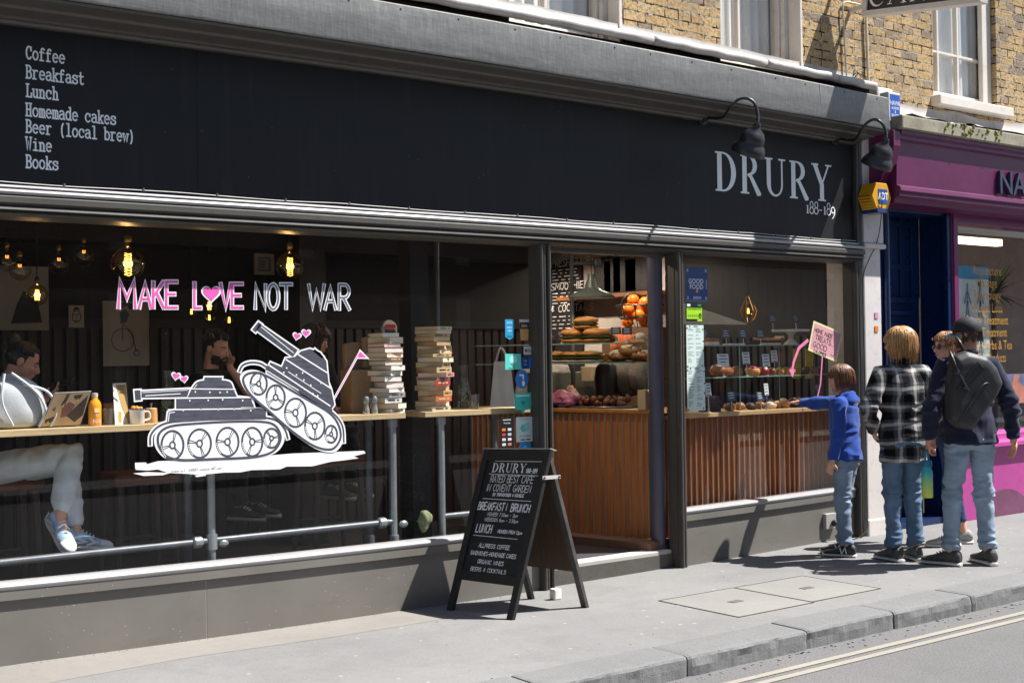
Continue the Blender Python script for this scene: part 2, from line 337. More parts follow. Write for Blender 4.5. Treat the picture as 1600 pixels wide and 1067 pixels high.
def sans(mb, txt, org, u, v, size, align='LEFT', wx=1.0, ext=None, bold=0.0):
    """Built-in sans face laid on a real surface."""
    c = bpy.data.curves.new('t', 'FONT'); c.body = txt; c.size = 1.0; c.align_x = align; c.offset = bold; c.resolution_u = 3
    o = bpy.data.objects.new('t', c); me = o.to_mesh()
    org, u, v = Vector(org), Vector(u), Vector(v)
    k = len(mb.v)
    mb.v += [org+u*(p.co.x*size*wx)+v*(p.co.y*size) for p in me.vertices]
    fs = [tuple(k+i for i in p.vertices) for p in me.polygons]; mb.f += fs
    if ext is not None:
        e = Vector(ext); n = len(me.vertices); mb.v += [q+e for q in mb.v[k:k+n]]
        mb.f += [tuple(i+n for i in f) for f in fs]
        cnt = {}
        for f in fs:
            for i in range(len(f)):
                a, b = f[i], f[(i+1) % len(f)]; cnt[(a, b)] = cnt.get((a, b), 0)+1
        for (a, b) in list(cnt):
            if (b, a) not in cnt: mb.f.append((a, b, b+n, a+n))
    o.to_mesh_clear(); bpy.data.objects.remove(o); bpy.data.curves.remove(c)
UX, UZ, NY = Vector((1, 0, 0)), Vector((0, 0, 1)), Vector((0, -1, 0))
# ------------------------------------------------------------------ surface materials
def brick_mat(name, c1, c2, mort):
    t = NT(name)
    tc = t.n('ShaderNodeTexCoord'); sx = t.n('ShaderNodeSeparateXYZ'); t.l(tc.outputs['Object'], sx.inputs[0])
    cb = t.n('ShaderNodeCombineXYZ'); t.l(sx.outputs[0], cb.inputs[0]); t.l(sx.outputs[2], cb.inputs[1]); t.l(sx.outputs[1], cb.inputs[2])
    wob = t.noise(cb.outputs[0], 6, 3); vm = t.n('ShaderNodeVectorMath', operation='SCALE'); vm.inputs['Scale'].default_value = 1.0
    ad = t.n('ShaderNodeVectorMath', operation='ADD'); t.l(cb.outputs[0], ad.inputs[0])
    nz = t.n('ShaderNodeTexNoise'); nz.inputs['Scale'].default_value = 9; nz.inputs['Detail'].default_value = 3; t.l(cb.outputs[0], nz.inputs['Vector'])
    sub = t.n('ShaderNodeVectorMath', operation='SUBTRACT'); t.l(nz.outputs['Color'], sub.inputs[0]); sub.inputs[1].default_value = (.5, .5, .5)
    t.l(sub.outputs[0], vm.inputs[0]); vm.inputs['Scale'].default_value = .016; t.l(vm.outputs[0], ad.inputs[1])
    def br(a, b, m):
        x = t.n('ShaderNodeTexBrick', offset=.5, offset_frequency=2, squash=.62, squash_frequency=2)
        x.inputs['Scale'].default_value = 1; x.inputs['Brick Width'].default_value = .225; x.inputs['Row Height'].default_value = .076
        x.inputs['Mortar Size'].default_value = .0065; x.inputs['Mortar Smooth'].default_value = .25; x.inputs['Bias'].default_value = -.1
        x.inputs['Color1'].default_value = a; x.inputs['Color2'].default_value = b; x.inputs['Mortar'].default_value = m
        t.l(ad.outputs[0], x.inputs['Vector']); return x
    k = br((0, 0, 0, 1), (1, 1, 1, 1), (.5, .5, .5, 1))
    # each brick: yellow, tan, burnt or sooty
    cc = t.ramp(k.outputs['Color'], [(0, (c2[0]*.9, c2[1]*.9, c2[2]*1.1)), (.2, c1), (.5, (c1[0]*1.06, c1[1]*1.02, c1[2]*.95)), (.8, (c1[0]*1.12, c1[1]*1.16, c1[2]*1.3)), (1, (c2[0]*1.1, c2[1]*1.12, c2[2]*1.3))])
    face = t.noise(cb.outputs[0], 38, 6, .7)
    cc = t.mix(t.math('MULTIPLY', t.ramp(face, [(.47, (0, 0, 0)), (.66, (1, 1, 1))]), .72), cc, (c2[0]*.3, c2[1]*.3, c2[2]*.34, 1))
    big = t.noise(cb.outputs[0], 1.7, 5, .6)
    cc = t.mix(t.math('MULTIPLY', t.ramp(big, [(.45, (0, 0, 0)), (.7, (1, 1, 1))]), .55), cc, (.17, .135, .10, 1))
    mc = t.mix(t.ramp(t.noise(cb.outputs[0], 11, 5, .7), [(.46, (0, 0, 0)), (.54, (1, 1, 1))]), (.012, .011, .010, 1), (.42, .38, .30, 1))
    cc = t.mix(k.outputs['Fac'], cc, mc); t.col(cc)
    h = t.math('ADD', t.math('MULTIPLY', k.outputs['Fac'], -1.0), t.math('MULTIPLY', face, .7))
    t.bump(h, 1.0, .02); t.set(Roughness=.9); t.b.inputs['Specular IOR Level'].default_value = .2
    MATS[name] = t.m; return t.m
M_BRICK = brick_mat('yellow_stock_brick', (.54, .37, .18), (.36, .27, .16), (.15, .13, .105))
M_BRICKD = brick_mat('sooty_brick', (.12, .075, .05), (.08, .05, .035), (.10, .09, .08))
def steel_mat():
    t = NT('brushed_cladding'); v = t.coord((7, 7, .8)); n = t.noise(v, 9, 7, .7)
    v2 = t.coord((.9, .9, 3)); n2 = t.noise(v2, 3, 4)
    t.col(t.mix(n2, (.12, .12, .115, 1), (.23, .23, .22, 1)))
    c = t.mix(t.math('MULTIPLY', t.ramp(n, [(.45, (0, 0, 0)), (.75, (1, 1, 1))]), .35), t.mix(n2, (.115, .113, .108, 1), (.22, .218, .21, 1)), (.36, .36, .35, 1)); t.col(c)
    r = t.n('ShaderNodeMapRange'); r.inputs['To Min'].default_value = .34; r.inputs['To Max'].default_value = .6; t.l(n, r.inputs['Value']); t.l(r.outputs[0], t.b.inputs['Roughness'])
    t.set(Metallic=.25); t.bump(n2, .25, .02); return t.m
M_STEEL = steel_mat()
def fascia_mat():
    t = NT('black_fascia_paint'); v = t.coord(); n = t.noise(v, 1.1, 5, .6); vs = t.coord((9, 9, .5)); st = t.noise(vs, 2.2, 5, .7)
    cc = t.ramp(n, [(.3, (.0075, .0075, .0088)), (.7, (.0105, .0105, .012))]); cc = t.mix(t.math('MULTIPLY', t.ramp(st, [(.52, (0, 0, 0)), (.75, (1, 1, 1))]), .35), cc, (.026, .026, .029, 1))
    vo = t.n('ShaderNodeTexVoronoi'); vo.inputs['Scale'].default_value = 16; t.l(v, vo.inputs['Vector'])
    sp = t.math('MULTIPLY', t.math('LESS_THAN', vo.outputs['Distance'], .05), t.math('GREATER_THAN', t.noise(v, 2.6, 4, .7), .56)); cc = t.mix(t.math('MULTIPLY', sp, .5), cc, (.3, .3, .3, 1))
    t.col(cc); r = t.n('ShaderNodeMapRange'); r.inputs['To Min'].default_value = .38; r.inputs['To Max'].default_value = .62; t.l(n, r.inputs['Value']); t.l(r.outputs[0], t.b.inputs['Roughness']); t.b.inputs['Specular IOR Level'].default_value = .3; t.bump(t.noise(v, 1.3, 3), .25, .02); return t.m
M_FASCIA = fascia_mat()
def grey_mat():
    t = NT('grey_shopfront_paint'); v = t.coord(); c = S(114, 110, 104); n = t.noise(v, 1.6, 5, .6)
    cc = t.ramp(n, [(.3, tuple(x*.86 for x in c[:3])), (.7, tuple(x*1.1 for x in c[:3]))])
    def flecks(scale, th, k, col, cc):
        vo = t.n('ShaderNodeTexVoronoi'); vo.inputs['Scale'].default_value = scale; t.l(v, vo.inputs['Vector'])
        sp = t.math('MULTIPLY', t.math('LESS_THAN', vo.outputs['Distance'], th), t.math('GREATER_THAN', t.noise(v, 2.3, 4, .7), .47)); return t.mix(t.math('MULTIPLY', sp, k), cc, col)
    cc = flecks(26, .075, .7, (.5, .49, .47, 1), cc); cc = flecks(19, .05, .7, (.05, .045, .04, 1), cc)
    sc = t.noise(t.coord((1, 1, 5)), 3.5, 8, .75); cc = t.mix(t.math('MULTIPLY', t.ramp(sc, [(.56, (0, 0, 0)), (.7, (1, 1, 1))]), .28), cc, (.1, .085, .07, 1))
    t.col(cc); t.set(Roughness=.45); t.bump(t.noise(v, 18, 4), .06, .004); return t.m
M_GREY = grey_mat()
M_DGREY = pm('dark_grey_gloss_paint', S(78, 75, 70), .38, var=.08, scale=4, bump=.05, bscale=30, grime=.3)
M_BEAD = pm('pale_gloss_bead', S(168, 166, 166), .3, var=.06, scale=5)
M_WHITE = pm('white_gloss_paint', S(214, 206, 196), .45, var=.05, scale=3, bump=.08, bscale=20, grime=.3)
M_PILAS = pm('white_masonry_paint', S(205, 198, 194), .7, var=.06, scale=2.5, bump=.2, bscale=14, grime=.35)
M_LEAD = pm('weathered_lead', S(176, 170, 166), .55, metal=.15, var=.2, scale=3, bump=.6, bscale=9, grime=.4)
M_STONE = pm('mossy_stone', S(140, 134, 116), .9, var=.25, scale=4, bump=.6, bscale=22, grime=.7)
M_PURPLE = pm('purple_gloss_paint', S(104, 30, 84), .4, var=.09, scale=2.5, bump=.12, bscale=9, grime=.25)
M_BLUE = pm('navy_gloss_paint', S(16, 40, 82), .3, var=.1, scale=3, bump=.06, bscale=20, grime=.25)
M_INT = pm('interior_dark_paint', S(34, 32, 32), .8, var=.15, scale=2)
M_SLAT = pm('dark_stained_slats', S(44, 40, 39), .55, var=.3, scale=3, stretch=(6, 6, .4), bump=.1)
M_SLAT2 = pm('red_brown_slats', S(52, 38, 34), .55, var=.3, scale=3, stretch=(6, 6, .4), bump=.1)
M_FLOOR = pm('dark_floor_vinyl', S(62, 58, 60), .6, var=.12, scale=4, bump=.05)
M_WBRICK = pm('painted_white_brick', S(190, 180, 172), .8, var=.1, scale=5, bump=.5, bscale=12, grime=.2)
M_CEIL = pm('ceiling_plaster', S(150, 140, 132), .9, var=.06, scale=1)
def conc(name, col, scale=6, gum=.0, speck=.5, bump=.35, fs=170):
    t = NT(name); v = t.coord(); c = (*col[:3], 1)
    big = t.noise(v, .9, 5, .6); fine = t.noise(v, fs, 3, .7); mid = t.noise(v, 14, 6, .65)
    cc = t.ramp(big, [(.3, (c[0]*.86, c[1]*.86, c[2]*.87)), (.7, (c[0]*1.08, c[1]*1.08, c[2]*1.07))])
    cc = t.mix(t.math('MULTIPLY', t.ramp(mid, [(.5, (0, 0, 0)), (.8, (1, 1, 1))]), .35), cc, (c[0]*.7, c[1]*.69, c[2]*.68, 1))
    cc = t.mix(t.math('MULTIPLY', t.ramp(fine, [(.35, (1, 1, 1)), (.5, (0, 0, 0))]), speck), cc, (c[0]*.5, c[1]*.5, c[2]*.52, 1))
    if gum:
        vo = t.n('ShaderNodeTexVoronoi'); vo.inputs['Scale'].default_value = 7.5; t.l(v, vo.inputs['Vector'])
        w2 = t.noise(v, 40, 2)
        d = t.math('ADD', vo.outputs['Distance'], t.math('MULTIPLY', w2, .06))
        sp = t.math('MULTIPLY', t.math('LESS_THAN', d, .125), t.math('GREATER_THAN', t.noise(v, 3.1, 2), .44))
        cc = t.mix(t.math('MULTIPLY', sp, gum), cc, (c[0]*1.55, c[1]*1.52, c[2]*1.46, 1))
    if gum:
        ve = t.n('ShaderNodeTexVoronoi', feature='DISTANCE_TO_EDGE'); ve.inputs['Scale'].default_value = .75; ve.inputs['Randomness'].default_value = 1
        wv = t.n('ShaderNodeTexNoise'); wv.inputs['Scale'].default_value = 5; wv.inputs['Detail'].default_value = 6; t.l(v, wv.inputs['Vector']); av = t.n('ShaderNodeVectorMath', operation='SCALE'); av.inputs['Scale'].default_value = .35; t.l(wv.outputs['Color'], av.inputs[0]); aw = t.n('ShaderNodeVectorMath', operation='ADD'); t.l(v, aw.inputs[0]); t.l(av.outputs[0], aw.inputs[1]); t.l(aw.outputs[0], ve.inputs['Vector'])
        ck = t.math('MULTIPLY', t.math('LESS_THAN', ve.outputs['Distance'], .0035), t.math('GREATER_THAN', t.noise(v, .8, 2), .5))
        cc = t.mix(t.math('MULTIPLY', ck, .12), cc, (c[0]*.35, c[1]*.34, c[2]*.33, 1))
        st_ = t.ramp(t.noise(v, 2.2, 7, .7, .6), [(.5, (0, 0, 0)), (.62, (1, 1, 1))]); cc = t.mix(t.math('MULTIPLY', st_, .22), cc, (c[0]*.62, c[1]*.6, c[2]*.58, 1))
        gr = t.noise(v, 75, 2, .5); cc = t.mix(t.math('MULTIPLY', t.ramp(gr, [(.58, (0, 0, 0)), (.68, (1, 1, 1))]), .3), cc, (c[0]*1.35, c[1]*1.35, c[2]*1.33, 1))
    t.col(cc); t.set(Roughness=.92); t.b.inputs['Specular IOR Level'].default_value = .25
    t.bump(t.math('ADD', t.math('MULTIPLY', fine, .5), mid), bump, .006); MATS[name] = t.m; return t.m
M_PAVE = conc('pavement_asphalt', S(130, 129, 128), gum=.8)
M_PAVE2 = conc('pale_mortar_fillet', S(138, 134, 128), speck=.3)
M_COVER = conc('access_cover_infill', S(137, 135, 132), speck=.35)
M_ROAD = conc('road_asphalt', S(114, 113, 113), speck=1.0, bump=1.0, fs=95)
M_LINE = conc('worn_road_paint', S(152, 147, 137), speck=.4)
M_KERB = conc('granite_kerb', S(124, 124, 124), speck=.6, bump=1.0, fs=150)
M_CONC = conc('concrete_step', S(176, 172, 168), speck=.15, bump=.15)
M_GLASS = glassmat('window_glass', refl=.85, dust=.003, specks=.14); M_GLASSR = glassmat('cake_window_glass', refl=1.8, dust=.003, specks=.04)
M_GLASS2 = glassmat('clean_glass', refl=1.0, dust=.003, tint=(.93, .97, .95))
M_UPGL = glassmat('upper_window_glass', refl=1.3, dust=.01)

# ------------------------------------------------------------------ ground
def struct(mb, name, mat, **kw): return tag(mb.build(name, mat, **kw), kind='structure')
m = MB(); xs = [-40, -10, -4, 0]+rng(.5, 9.5, 37)+[10, 11, 13, 16, 25, 60]; ys = [4.99, 5.4, 6.0]+rng(6.1, 7.0, 8)
k = 0
for x in xs:
    for y in ys: m.v.append(Vector((x, y, gz(x, y))))
for i in range(len(xs)-1):
    for j in range(len(ys)-1):
        a = i*len(ys)+j; m.f.append((a, a+len(ys), a+len(ys)+1, a+1))
struct(m, 'pavement', M_PAVE)
m = MB()                                            # pale mortar run along the foot of the wall
for (p0, p1) in (((-20, 1085), (300, 1024)), ((300, 1024), (520, 992)), ((520, 992), (700, 962))):
    a, b = gnd(*p0), gnd(*p1); n = 6
    for i in range(n):
        q = [a.lerp(b, i/n), a.lerp(b, (i+1)/n)]
        m.quad(Vector((q[0].x, q[0].y, gz(q[0].x, q[0].y)+.0012)), Vector((q[1].x, q[1].y, gz(q[1].x, q[1].y)+.0012)),
               Vector((q[1].x, 6.87, gz(q[1].x, 6.87)+.004)), Vector((q[0].x, 6.87, gz(q[0].x, 6.87)+.004)))
struct(m, 'pavement_edge', M_PAVE2)
RZ = -0.105
m = MB(); m.quad((-150, -1.9, RZ), (200, -1.9, RZ), (200, 4.8, RZ), (-150, 4.8, RZ)); struct(m, 'road', M_ROAD)
m = MB()
for y0, y1 in ((4.465, 4.515), (4.365, 4.415)): m.quad((-20, y0, RZ+.004), (60, y0, RZ+.004), (60, y1, RZ+.004), (-20, y1, RZ+.004))
struct(m, 'road_marking', M_LINE)
m = MB(); x = 3.62; rk = random.Random(3)
x = -6.0
while x < 30:
    ln = rk.choice((.62, .95, 1.05, .8)); g = .012
    n = 40; z1 = rk.uniform(-.004, .004); dy = rk.uniform(-.006, .006)
    kk = len(m.v); prof = [(4.72, RZ-.05), (4.721, -.055), (4.723, -.016), (4.731, -.004), (4.752, 0.002), (4.99, .004), (5.0, -.1)]
    for i in range(n):
        xx = x+g/2+(ln-g)*i/(n-1); ed = .007 if i in (0, n-1) else 0
        for (y, z) in prof:
            j = noise.noise(Vector((xx*6, y*9, z*30)))*.009+noise.noise(Vector((xx*23, y*31, z*60)))*.005
            m.v.append(Vector((xx, y+dy+j*(1.2 if y < 4.74 else .3)-(-ed if y < 4.8 else 0), z+z1+(j*.25 if z > -.05 else 0)-(ed*.6 if z > -.05 else 0))))
    for i in range(n-1):
        for j in range(len(prof)-1): m.f.append((kk+i*7+j, kk+i*7+j+1, kk+(i+1)*7+j+1, kk+(i+1)*7+j))
    m.f.append(tuple(kk+j for j in range(7))); m.f.append(tuple(kk+(n-1)*7+j for j in range(6, -1, -1)))
    x += ln
struct(m, 'kerb', M_KERB)
m = MB(); m.box(-60, 80, -4.6, -1.9, RZ-.2, 0); struct(m, 'far_pavement', M_PAVE)
# grit lying in the gutter and along the wall: uncountable
m = MB(); rk = random.Random(11)
for i in range(300):
    if rk.random() < .62: x = rk.uniform(3.2, 10); y = 4.70-abs(rk.gauss(0, .07)); z = RZ
    elif rk.random() < .5: x = rk.uniform(1.8, 5.4); y = 6.84-abs(rk.gauss(0, .02)); z = gz(x, y)+.004
    else: x = rk.uniform(3, 10); y = rk.uniform(4.9, 6.8); z = gz(x, y)
    s = rk.uniform(.002, .006)*(1.5 if z < -.05 else .8); a = rk.uniform(0, 6.3)
    m.obox((x, y, z+s*.25), (s*cos(a), s*sin(a), 0), (-s*.7*sin(a), s*.7*cos(a), s*.2), (0, 0, s*.3))
tag(m.build('litter', pm('pale_grit', S(120, 114, 105), .9, var=.4, scale=30)), kind='stuff', label='pale grit and scraps of leaf in the gutter and along the wall', cat='grit')
# iron-edged access covers in the pavement
def cover(x0, x1, y0, y1, lab):
    r = thing('access_cover', lab, 'access cover', ((x0+x1)/2, (y0+y1)/2, 0), 'access covers in the pavement')
    g = .008
    m = MB().box(x0+g, x1-g, y0+g, y1-g, -.02, .003); m.build('infill', M_COVER, r)
    m = MB()
    for a in ((x0, x0+g-.002, y0, y1), (x1-g+.002, x1, y0, y1), (x0, x1, y0, y0+g-.002), (x0, x1, y1-g+.002, y1)): m.box(*a, -.02, .0045)
    m.build('frame', pm('dark_iron', S(88, 78, 70), .7, metal=.3), r)
    cx, cy = (x0+x1)/2, (y0+y1)/2; m = MB().box(cx-.05, cx+.05, cy-.025, cy+.025, .0035, .006); m.build('lifting_plate', pm('worn_steel', S(120, 116, 112), .5, metal=.4), r)
cover(5.635, 6.32, 5.22, 5.905, 'square pavement cover nearer the chalkboard, left of the dark joint line')
cover(6.325, 7.02, 5.24, 5.90, 'square pavement cover nearer the four people, right of the dark joint line')

# ------------------------------------------------------------------ the cafe
F = 6.85; GLY = 6.915
cafe = thing('cafe_building', 'brick building with black and grey cafe shopfront and steel clad cornice', 'building', (5.4, 6.9, 0))
XS = rng(-1.2, 8.9, 33)
m = MB(); m.box(-3, 5.25, 6.88, 7.3, 3.5, 8.5).box(6.285, 7.325, 6.88, 7.3, 3.5, 8.5).box(8.30, 8.985, 6.88, 7.3, 3.5, 8.5)
for a, b in ((5.25, 6.285), (7.325, 8.30)): m.box(a, b, 6.88, 7.3, 5.75, 8.5).box(a, b, 6.883, 7.3, 3.4, 3.84)
m.build('brick_wall', M_BRICK, cafe)
m = MB().sweepx([(6.472, 3.400), (6.466, 3.415), (6.484, 3.666), (6.492, 3.674), (6.70, 3.69), (6.70, 3.400)], XS, lambda x, z: sag(x, z)-.008*noise.noise(Vector((x*1.3, z, 0)))*(1 if z < 3.5 else .4))
m.build('cornice_cladding', M_STEEL, cafe, smooth=True)
rk = random.Random(5)
for x in rng(2.1, 8.7, 17):
    for z in (3.455, 3.67):
        xx = x+rk.uniform(-.05, .05); MB().lathe([(.006, 0), (.006, .006), (0, .008)], (xx, 6.485, sag(xx, z-.027)), 8, (0, -1, 0)).build('screw', pm('dark_steel', S(60, 58, 56), .5, metal=.6), cafe)
m = MB()
for x in (3.02, 8.02): m.prism([(x-.0015, 6.4645-.008*noise.noise(Vector((x*1.3, 3.44, 0))), sag(x, 3.415)), (x+.0015, 6.4645-.008*noise.noise(Vector((x*1.3, 3.44, 0))), sag(x, 3.415)), (x+.0015, 6.482, sag(x, 3.663)), (x-.0015, 6.482, sag(x, 3.663))], (0, .01, 0))
m.build('cladding_seams', pm('seam_dark', S(90, 88, 86), .5, metal=.3), cafe)
m = MB().sweepx([(6.705, 3.398), (6.48, 3.395), (6.485, 3.38), (6.62, 3.375), (6.63, 3.362), (6.68, 3.36), (6.71, 3.355), (6.75, 3.352), (6.755, 3.34), (6.79, 3.338), (6.80, 3.325), (6.828, 3.322), (6.90, 3.322), (6.90, 3.398)], XS, sag)
m.build('cornice_moulding', M_DGREY, cafe, smooth=True)
m = MB()
for x0, x1 in ((-1.2, 4.1), (4.1, 6.3), (6.3, 7.5), (7.5, 8.35), (8.35, 8.86)):
    pts = [(x, 6.58+.006*noise.noise(Vector((x*5, 1, 0))), sag(x, 3.775)+.008*noise.noise(Vector((x*6, 7, 0)))) for x in rng(x0+.006, x1-.006, 14)]
    m.tube(pts, .034, 10)
for i in range(60):
    pass
xs2 = rng(-1.2, 8.98, 90); kk = len(m.v)
for x in xs2:
    for j, (y, z) in enumerate(((6.58, 3.785), (6.74, 3.825), (6.82, 3.85), (6.885, 3.885), (6.886, 3.95))):
        m.v.append(Vector((x, y-.006, sag(x, z)+.012*noise.noise(Vector((x*4.3, j*1.7, 2))))))
for i in range(len(xs2)-1):
    for j in range(4): m.f.append((kk+i*5+j, kk+(i+1)*5+j, kk+(i+1)*5+j+1, kk+i*5+j+1))
m.build('lead_flashing', M_LEAD, cafe, smooth='all', recalc=False)
m = MB().box(-1.2, 8.86, 6.64, 6.70, 3.68, 3.775); m.build('cornice_gap', pm('black_gap', S(38, 34, 32), .9), cafe)
m = MB()
for x0, x1 in ((-1.2, 2.9635), (2.965, 8.88)): m.box(x0, x1, 6.83, 6.9, 2.42, 3.345)
fas = m.build('fascia', M_FASCIA, cafe)
m = MB().sweepx([(6.828, 2.492), (6.79, 2.488), (6.786, 2.478), (6.808, 2.470), (6.775, 2.464), (6.766, 2.452), (6.772, 2.440), (6.798, 2.434)]+[(6.95, 2.434), (6.95, 2.492)], rng(-1.2, 8.92, 33), sag)
m.build('fascia_bead', M_BEAD, cafe, smooth=True)
m = MB().sweepx([(6.95, 2.433), (6.768, 2.430), (6.762, 2.424), (6.762, 2.395), (6.772, 2.390), (6.785, 2.380), (6.772, 2.372), (6.768, 2.360), (6.795, 2.355), (6.785, 2.342), (6.80, 2.334), (6.826, 2.326), (6.95, 2.322)], rng(-1.2, 8.93, 33), sag)
m.build('window_head', M_DGREY, cafe, smooth=True)
m = MB()
for r_, x in ((.016, 8.885), (.02, 8.915)): m.tube([(x, 6.80, 2.43), (x, 6.80, 3.40)], r_, 8)
m.box(8.87, 8.945, 6.81, 6.95, 2.3, 3.42); m.build('fascia_end', pm('fascia_end_paint', S(70, 68, 68), .4), cafe)
# posts with reeded faces
def post(x0, x1, z1, name='post'):
    m = MB(); m.box(x0, x1, 6.835, 6.93, -.06, z1)
    wd = x1-x0; n = max(2, round(wd/.04)); 
    for i in range(n):
        a = x0+wd*(i+.12)/n; b = x0+wd*(i+.88)/n; y = 6.80 if i % 2 == 0 else 6.815
        m.box(a, b, y, 6.84, -.06, z1); m.tube([((a+b)/2, y, -.06), ((a+b)/2, y, z1)], min(.012, (b-a)*.3), 8)
    return m.build(name, M_DGREY, cafe, smooth=True)
post(5.425, 5.525, 2.335); post(6.735, 6.815, 2.335); post(8.835, 8.925, 2.335)
# sills and panels under the windows
SILL = [(6.95, .432), (6.840, .432), (6.827, .428), (6.821, .418), (6.823, .404), (6.828, .3985), (6.828, .395), (6.828, .345), (6.95, .343)]
def sill(x0, x1):
    m = MB().sweepx([SILL[i] for i in (0, 1, 2, 3, 4, 5)]+[(6.95, .398)], rng(x0, x1, 15), sag); m.build('sill', M_BEAD, cafe, smooth=True)
    m = MB().sweepx([(6.95, .3975), (6.828, .3975), (6.828, .346), (6.95, .344)], rng(x0, x1, 15), sag); m.build('sill_apron', M_GREY, cafe)
sill(-1.2, 5.423); sill(6.818, 8.833)
for x0, x1 in ((-1.2, 2.997), (3.0, 5.423), (6.818, 8.833)): MB().box(x0, x1, 6.85, 6.98, -.08, .342).build('stall_riser', M_GREY, cafe, bevel=.002)
MB().box(2.9965, 3.0005, 6.852, 6.9, -.05, .335).build('panel_joint', pm('pale_filler', S(176, 170, 160), .8), cafe)
# glass
m = MB().quad((-1.2, GLY, .40), (5.43, GLY, .40), (5.43, GLY, 2.36), (-1.2, GLY, 2.36)); m.build('window_pane', M_GLASS, cafe, recalc=False)
m = MB().quad((6.80, GLY, .40), (8.84, GLY, .40), (8.84, GLY, 2.36), (6.80, GLY, 2.36)); m.build('window_pane', M_GLASSR, cafe, recalc=False)
# doorway
m = MB().box(5.527, 6.733, 6.90, 7.03, -.06, .105); m.build('doorstep', M_CONC, cafe, bevel=.008)
m = MB().box(5.527, 6.733, 6.896, 6.8995, -.06, .075); m.build('step_skirting', pm('scuffed_black_paint', S(84, 80, 74), .6, grime=.6, scale=9), cafe)
m = MB().box(-1.5, 9.05, 7.03, 12.3, .0, .1); m.build('interior_floor', M_FLOOR, cafe)
m = MB().box(5.53, 6.73, 6.91, 7.0, 2.30, 2.55); m.build('door_head', M_DGREY, cafe)
cb_ = gnd(1029, 843.5, .165)
m = MB().tube([(cb_.x, cb_.y, .1), (cb_.x, cb_.y, 2.78)], .058, 20).lathe([(.07, 0), (.07, .02), (.06, .03)], (cb_.x, cb_.y, .1), 20)
m.build('iron_column', pm('blue_black_iron', S(84, 83, 96), .32, var=.15, scale=5, bump=.5, bscale=25), cafe, smooth=True)
# inside shell
m = MB().box(-1.6, 7.62, 9.6, 9.7, 0, 2.9); m.build('back_wall', M_INT, cafe)
m = MB().box(9.05, 9.12, 9.3, 12.4, 0, 2.9).box(7.55, 9.05, 12.3, 12.4, 0, 2.9); m.build('white_brick_wall', M_WBRICK, cafe)
m = MB().box(9.05, 9.12, 6.99, 9.3, 0, 2.9).box(7.55, 7.62, 9.7, 12.3, 0, 2.9).box(-1.7, -1.6, 6.99, 9.6, 0, 2.9); m.build('side_wall', pm('side_wall_dark', S(28, 26, 26), .8, var=.15, scale=2), cafe)
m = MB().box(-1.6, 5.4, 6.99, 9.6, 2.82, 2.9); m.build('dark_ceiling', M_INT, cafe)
m = MB().box(5.4, 9.05, 6.99, 12.3, 2.75, 2.9); m.build('ceiling', M_CEIL, cafe)
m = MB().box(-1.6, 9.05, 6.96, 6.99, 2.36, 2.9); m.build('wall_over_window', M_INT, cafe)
m = MB(); m2 = MB()
x = -1.5; i = 0
while x < 7.55:
    (m if x < 4.6 else m2).box(x, x+.062, 9.565, 9.6, .1, 1.83); x += .092
m.build('slatted_panelling', M_SLAT, cafe); m2.build('red_slatted_panelling', M_SLAT2, cafe)
m = MB(); y = 7.05
while y < 9.25: m.box(9.015, 9.05, y, y+.055, .1, 1.72); y += .085
m.build('side_panelling', M_SLAT, cafe)
m = MB().box(-1.5, 7.6, 9.55, 9.6, 1.83, 1.9); m.box(-1.5, 7.6, 9.2, 9.6, 2.45, 2.82); m.box(4.75, 4.98, 9.0, 9.56, .1, 2.82); m.build('beam', pm('beam_dark', S(36, 34, 34), .7), cafe)
# first floor sash windows
def sash(parent, x0, x1, z0, z1, bars, reveal=True, mull=True, y=7.12):
    w_ = thing_part('sash_window', parent)
    m = MB(); t = .055
    m.box(x0, x0+t, y-.03, y+.03, z0, z1).box(x1-t, x1, y-.03, y+.03, z0, z1).box(x0, x1, y-.032, y+.032, z0, z0+.08).box(x0, x1, y-.03, y+.03, z1-.06, z1)
    for b in bars: m.box(b-.014, b+.014, y-.026, y+.02, z0, z1)
    if mull: m.box(x0, x1, y-.024, y+.02, z0+.44, z0+.465)
    m.build('frame', M_WHITE, w_, bevel=.004)
    MB().quad((x0, y, z0), (x1, y, z0), (x1, y, z1), (x0, y, z1)).build('pane', M_UPGL, w_, recalc=False)
    m = MB(); n = 46; kk = 0
    for i in range(n):
        xx = x0+(x1-x0)*i/(n-1); yy = y+.06+.018*sin(i*1.15)+.012*sin(i*.37)
        m.v += [Vector((xx, yy, z0)), Vector((xx, yy+.01, z1))]
    for i in range(n-1): m.f.append((2*i, 2*i+2, 2*i+3, 2*i+1))
    m.build('curtain', pm('net_curtain', S(226, 226, 222), .9, var=.05), w_, smooth='all', recalc=False)
    MB().box(x0, x1, y+.3, y+.32, z0, z1).build('room_back', pm('dim_room', S(74, 74, 70), .9), w_)
    return w_
def thing_part(name, parent):
    o = bpy.data.objects.new(name, None); COL.objects.link(o); o.parent = parent; o.empty_display_size = .1; return o
for x0, x1, b in ((5.25, 6.255, X_(852, 7.1, 30)), (7.325, 8.27, X_(1154, 7.1, 60))):
    w_ = sash(cafe, x0, x1, 3.86, 5.7, (b,), mull=False)
    m = MB().box(x1, x1+.028, 6.872, 7.15, 3.80, 5.75); m.box(x1-.05, x1-.002, 7.0, 7.088, 3.86, 5.75).box(x1-.075, x1-.052, 7.04, 7.088, 3.86, 5.75)
    m.build('reveal', M_WHITE, w_, bevel=.004)
    MB().box(x0, x1-.06, 6.96, 7.087, 3.80, 3.875).build('window_sill', M_WHITE, w_, bevel=.006)
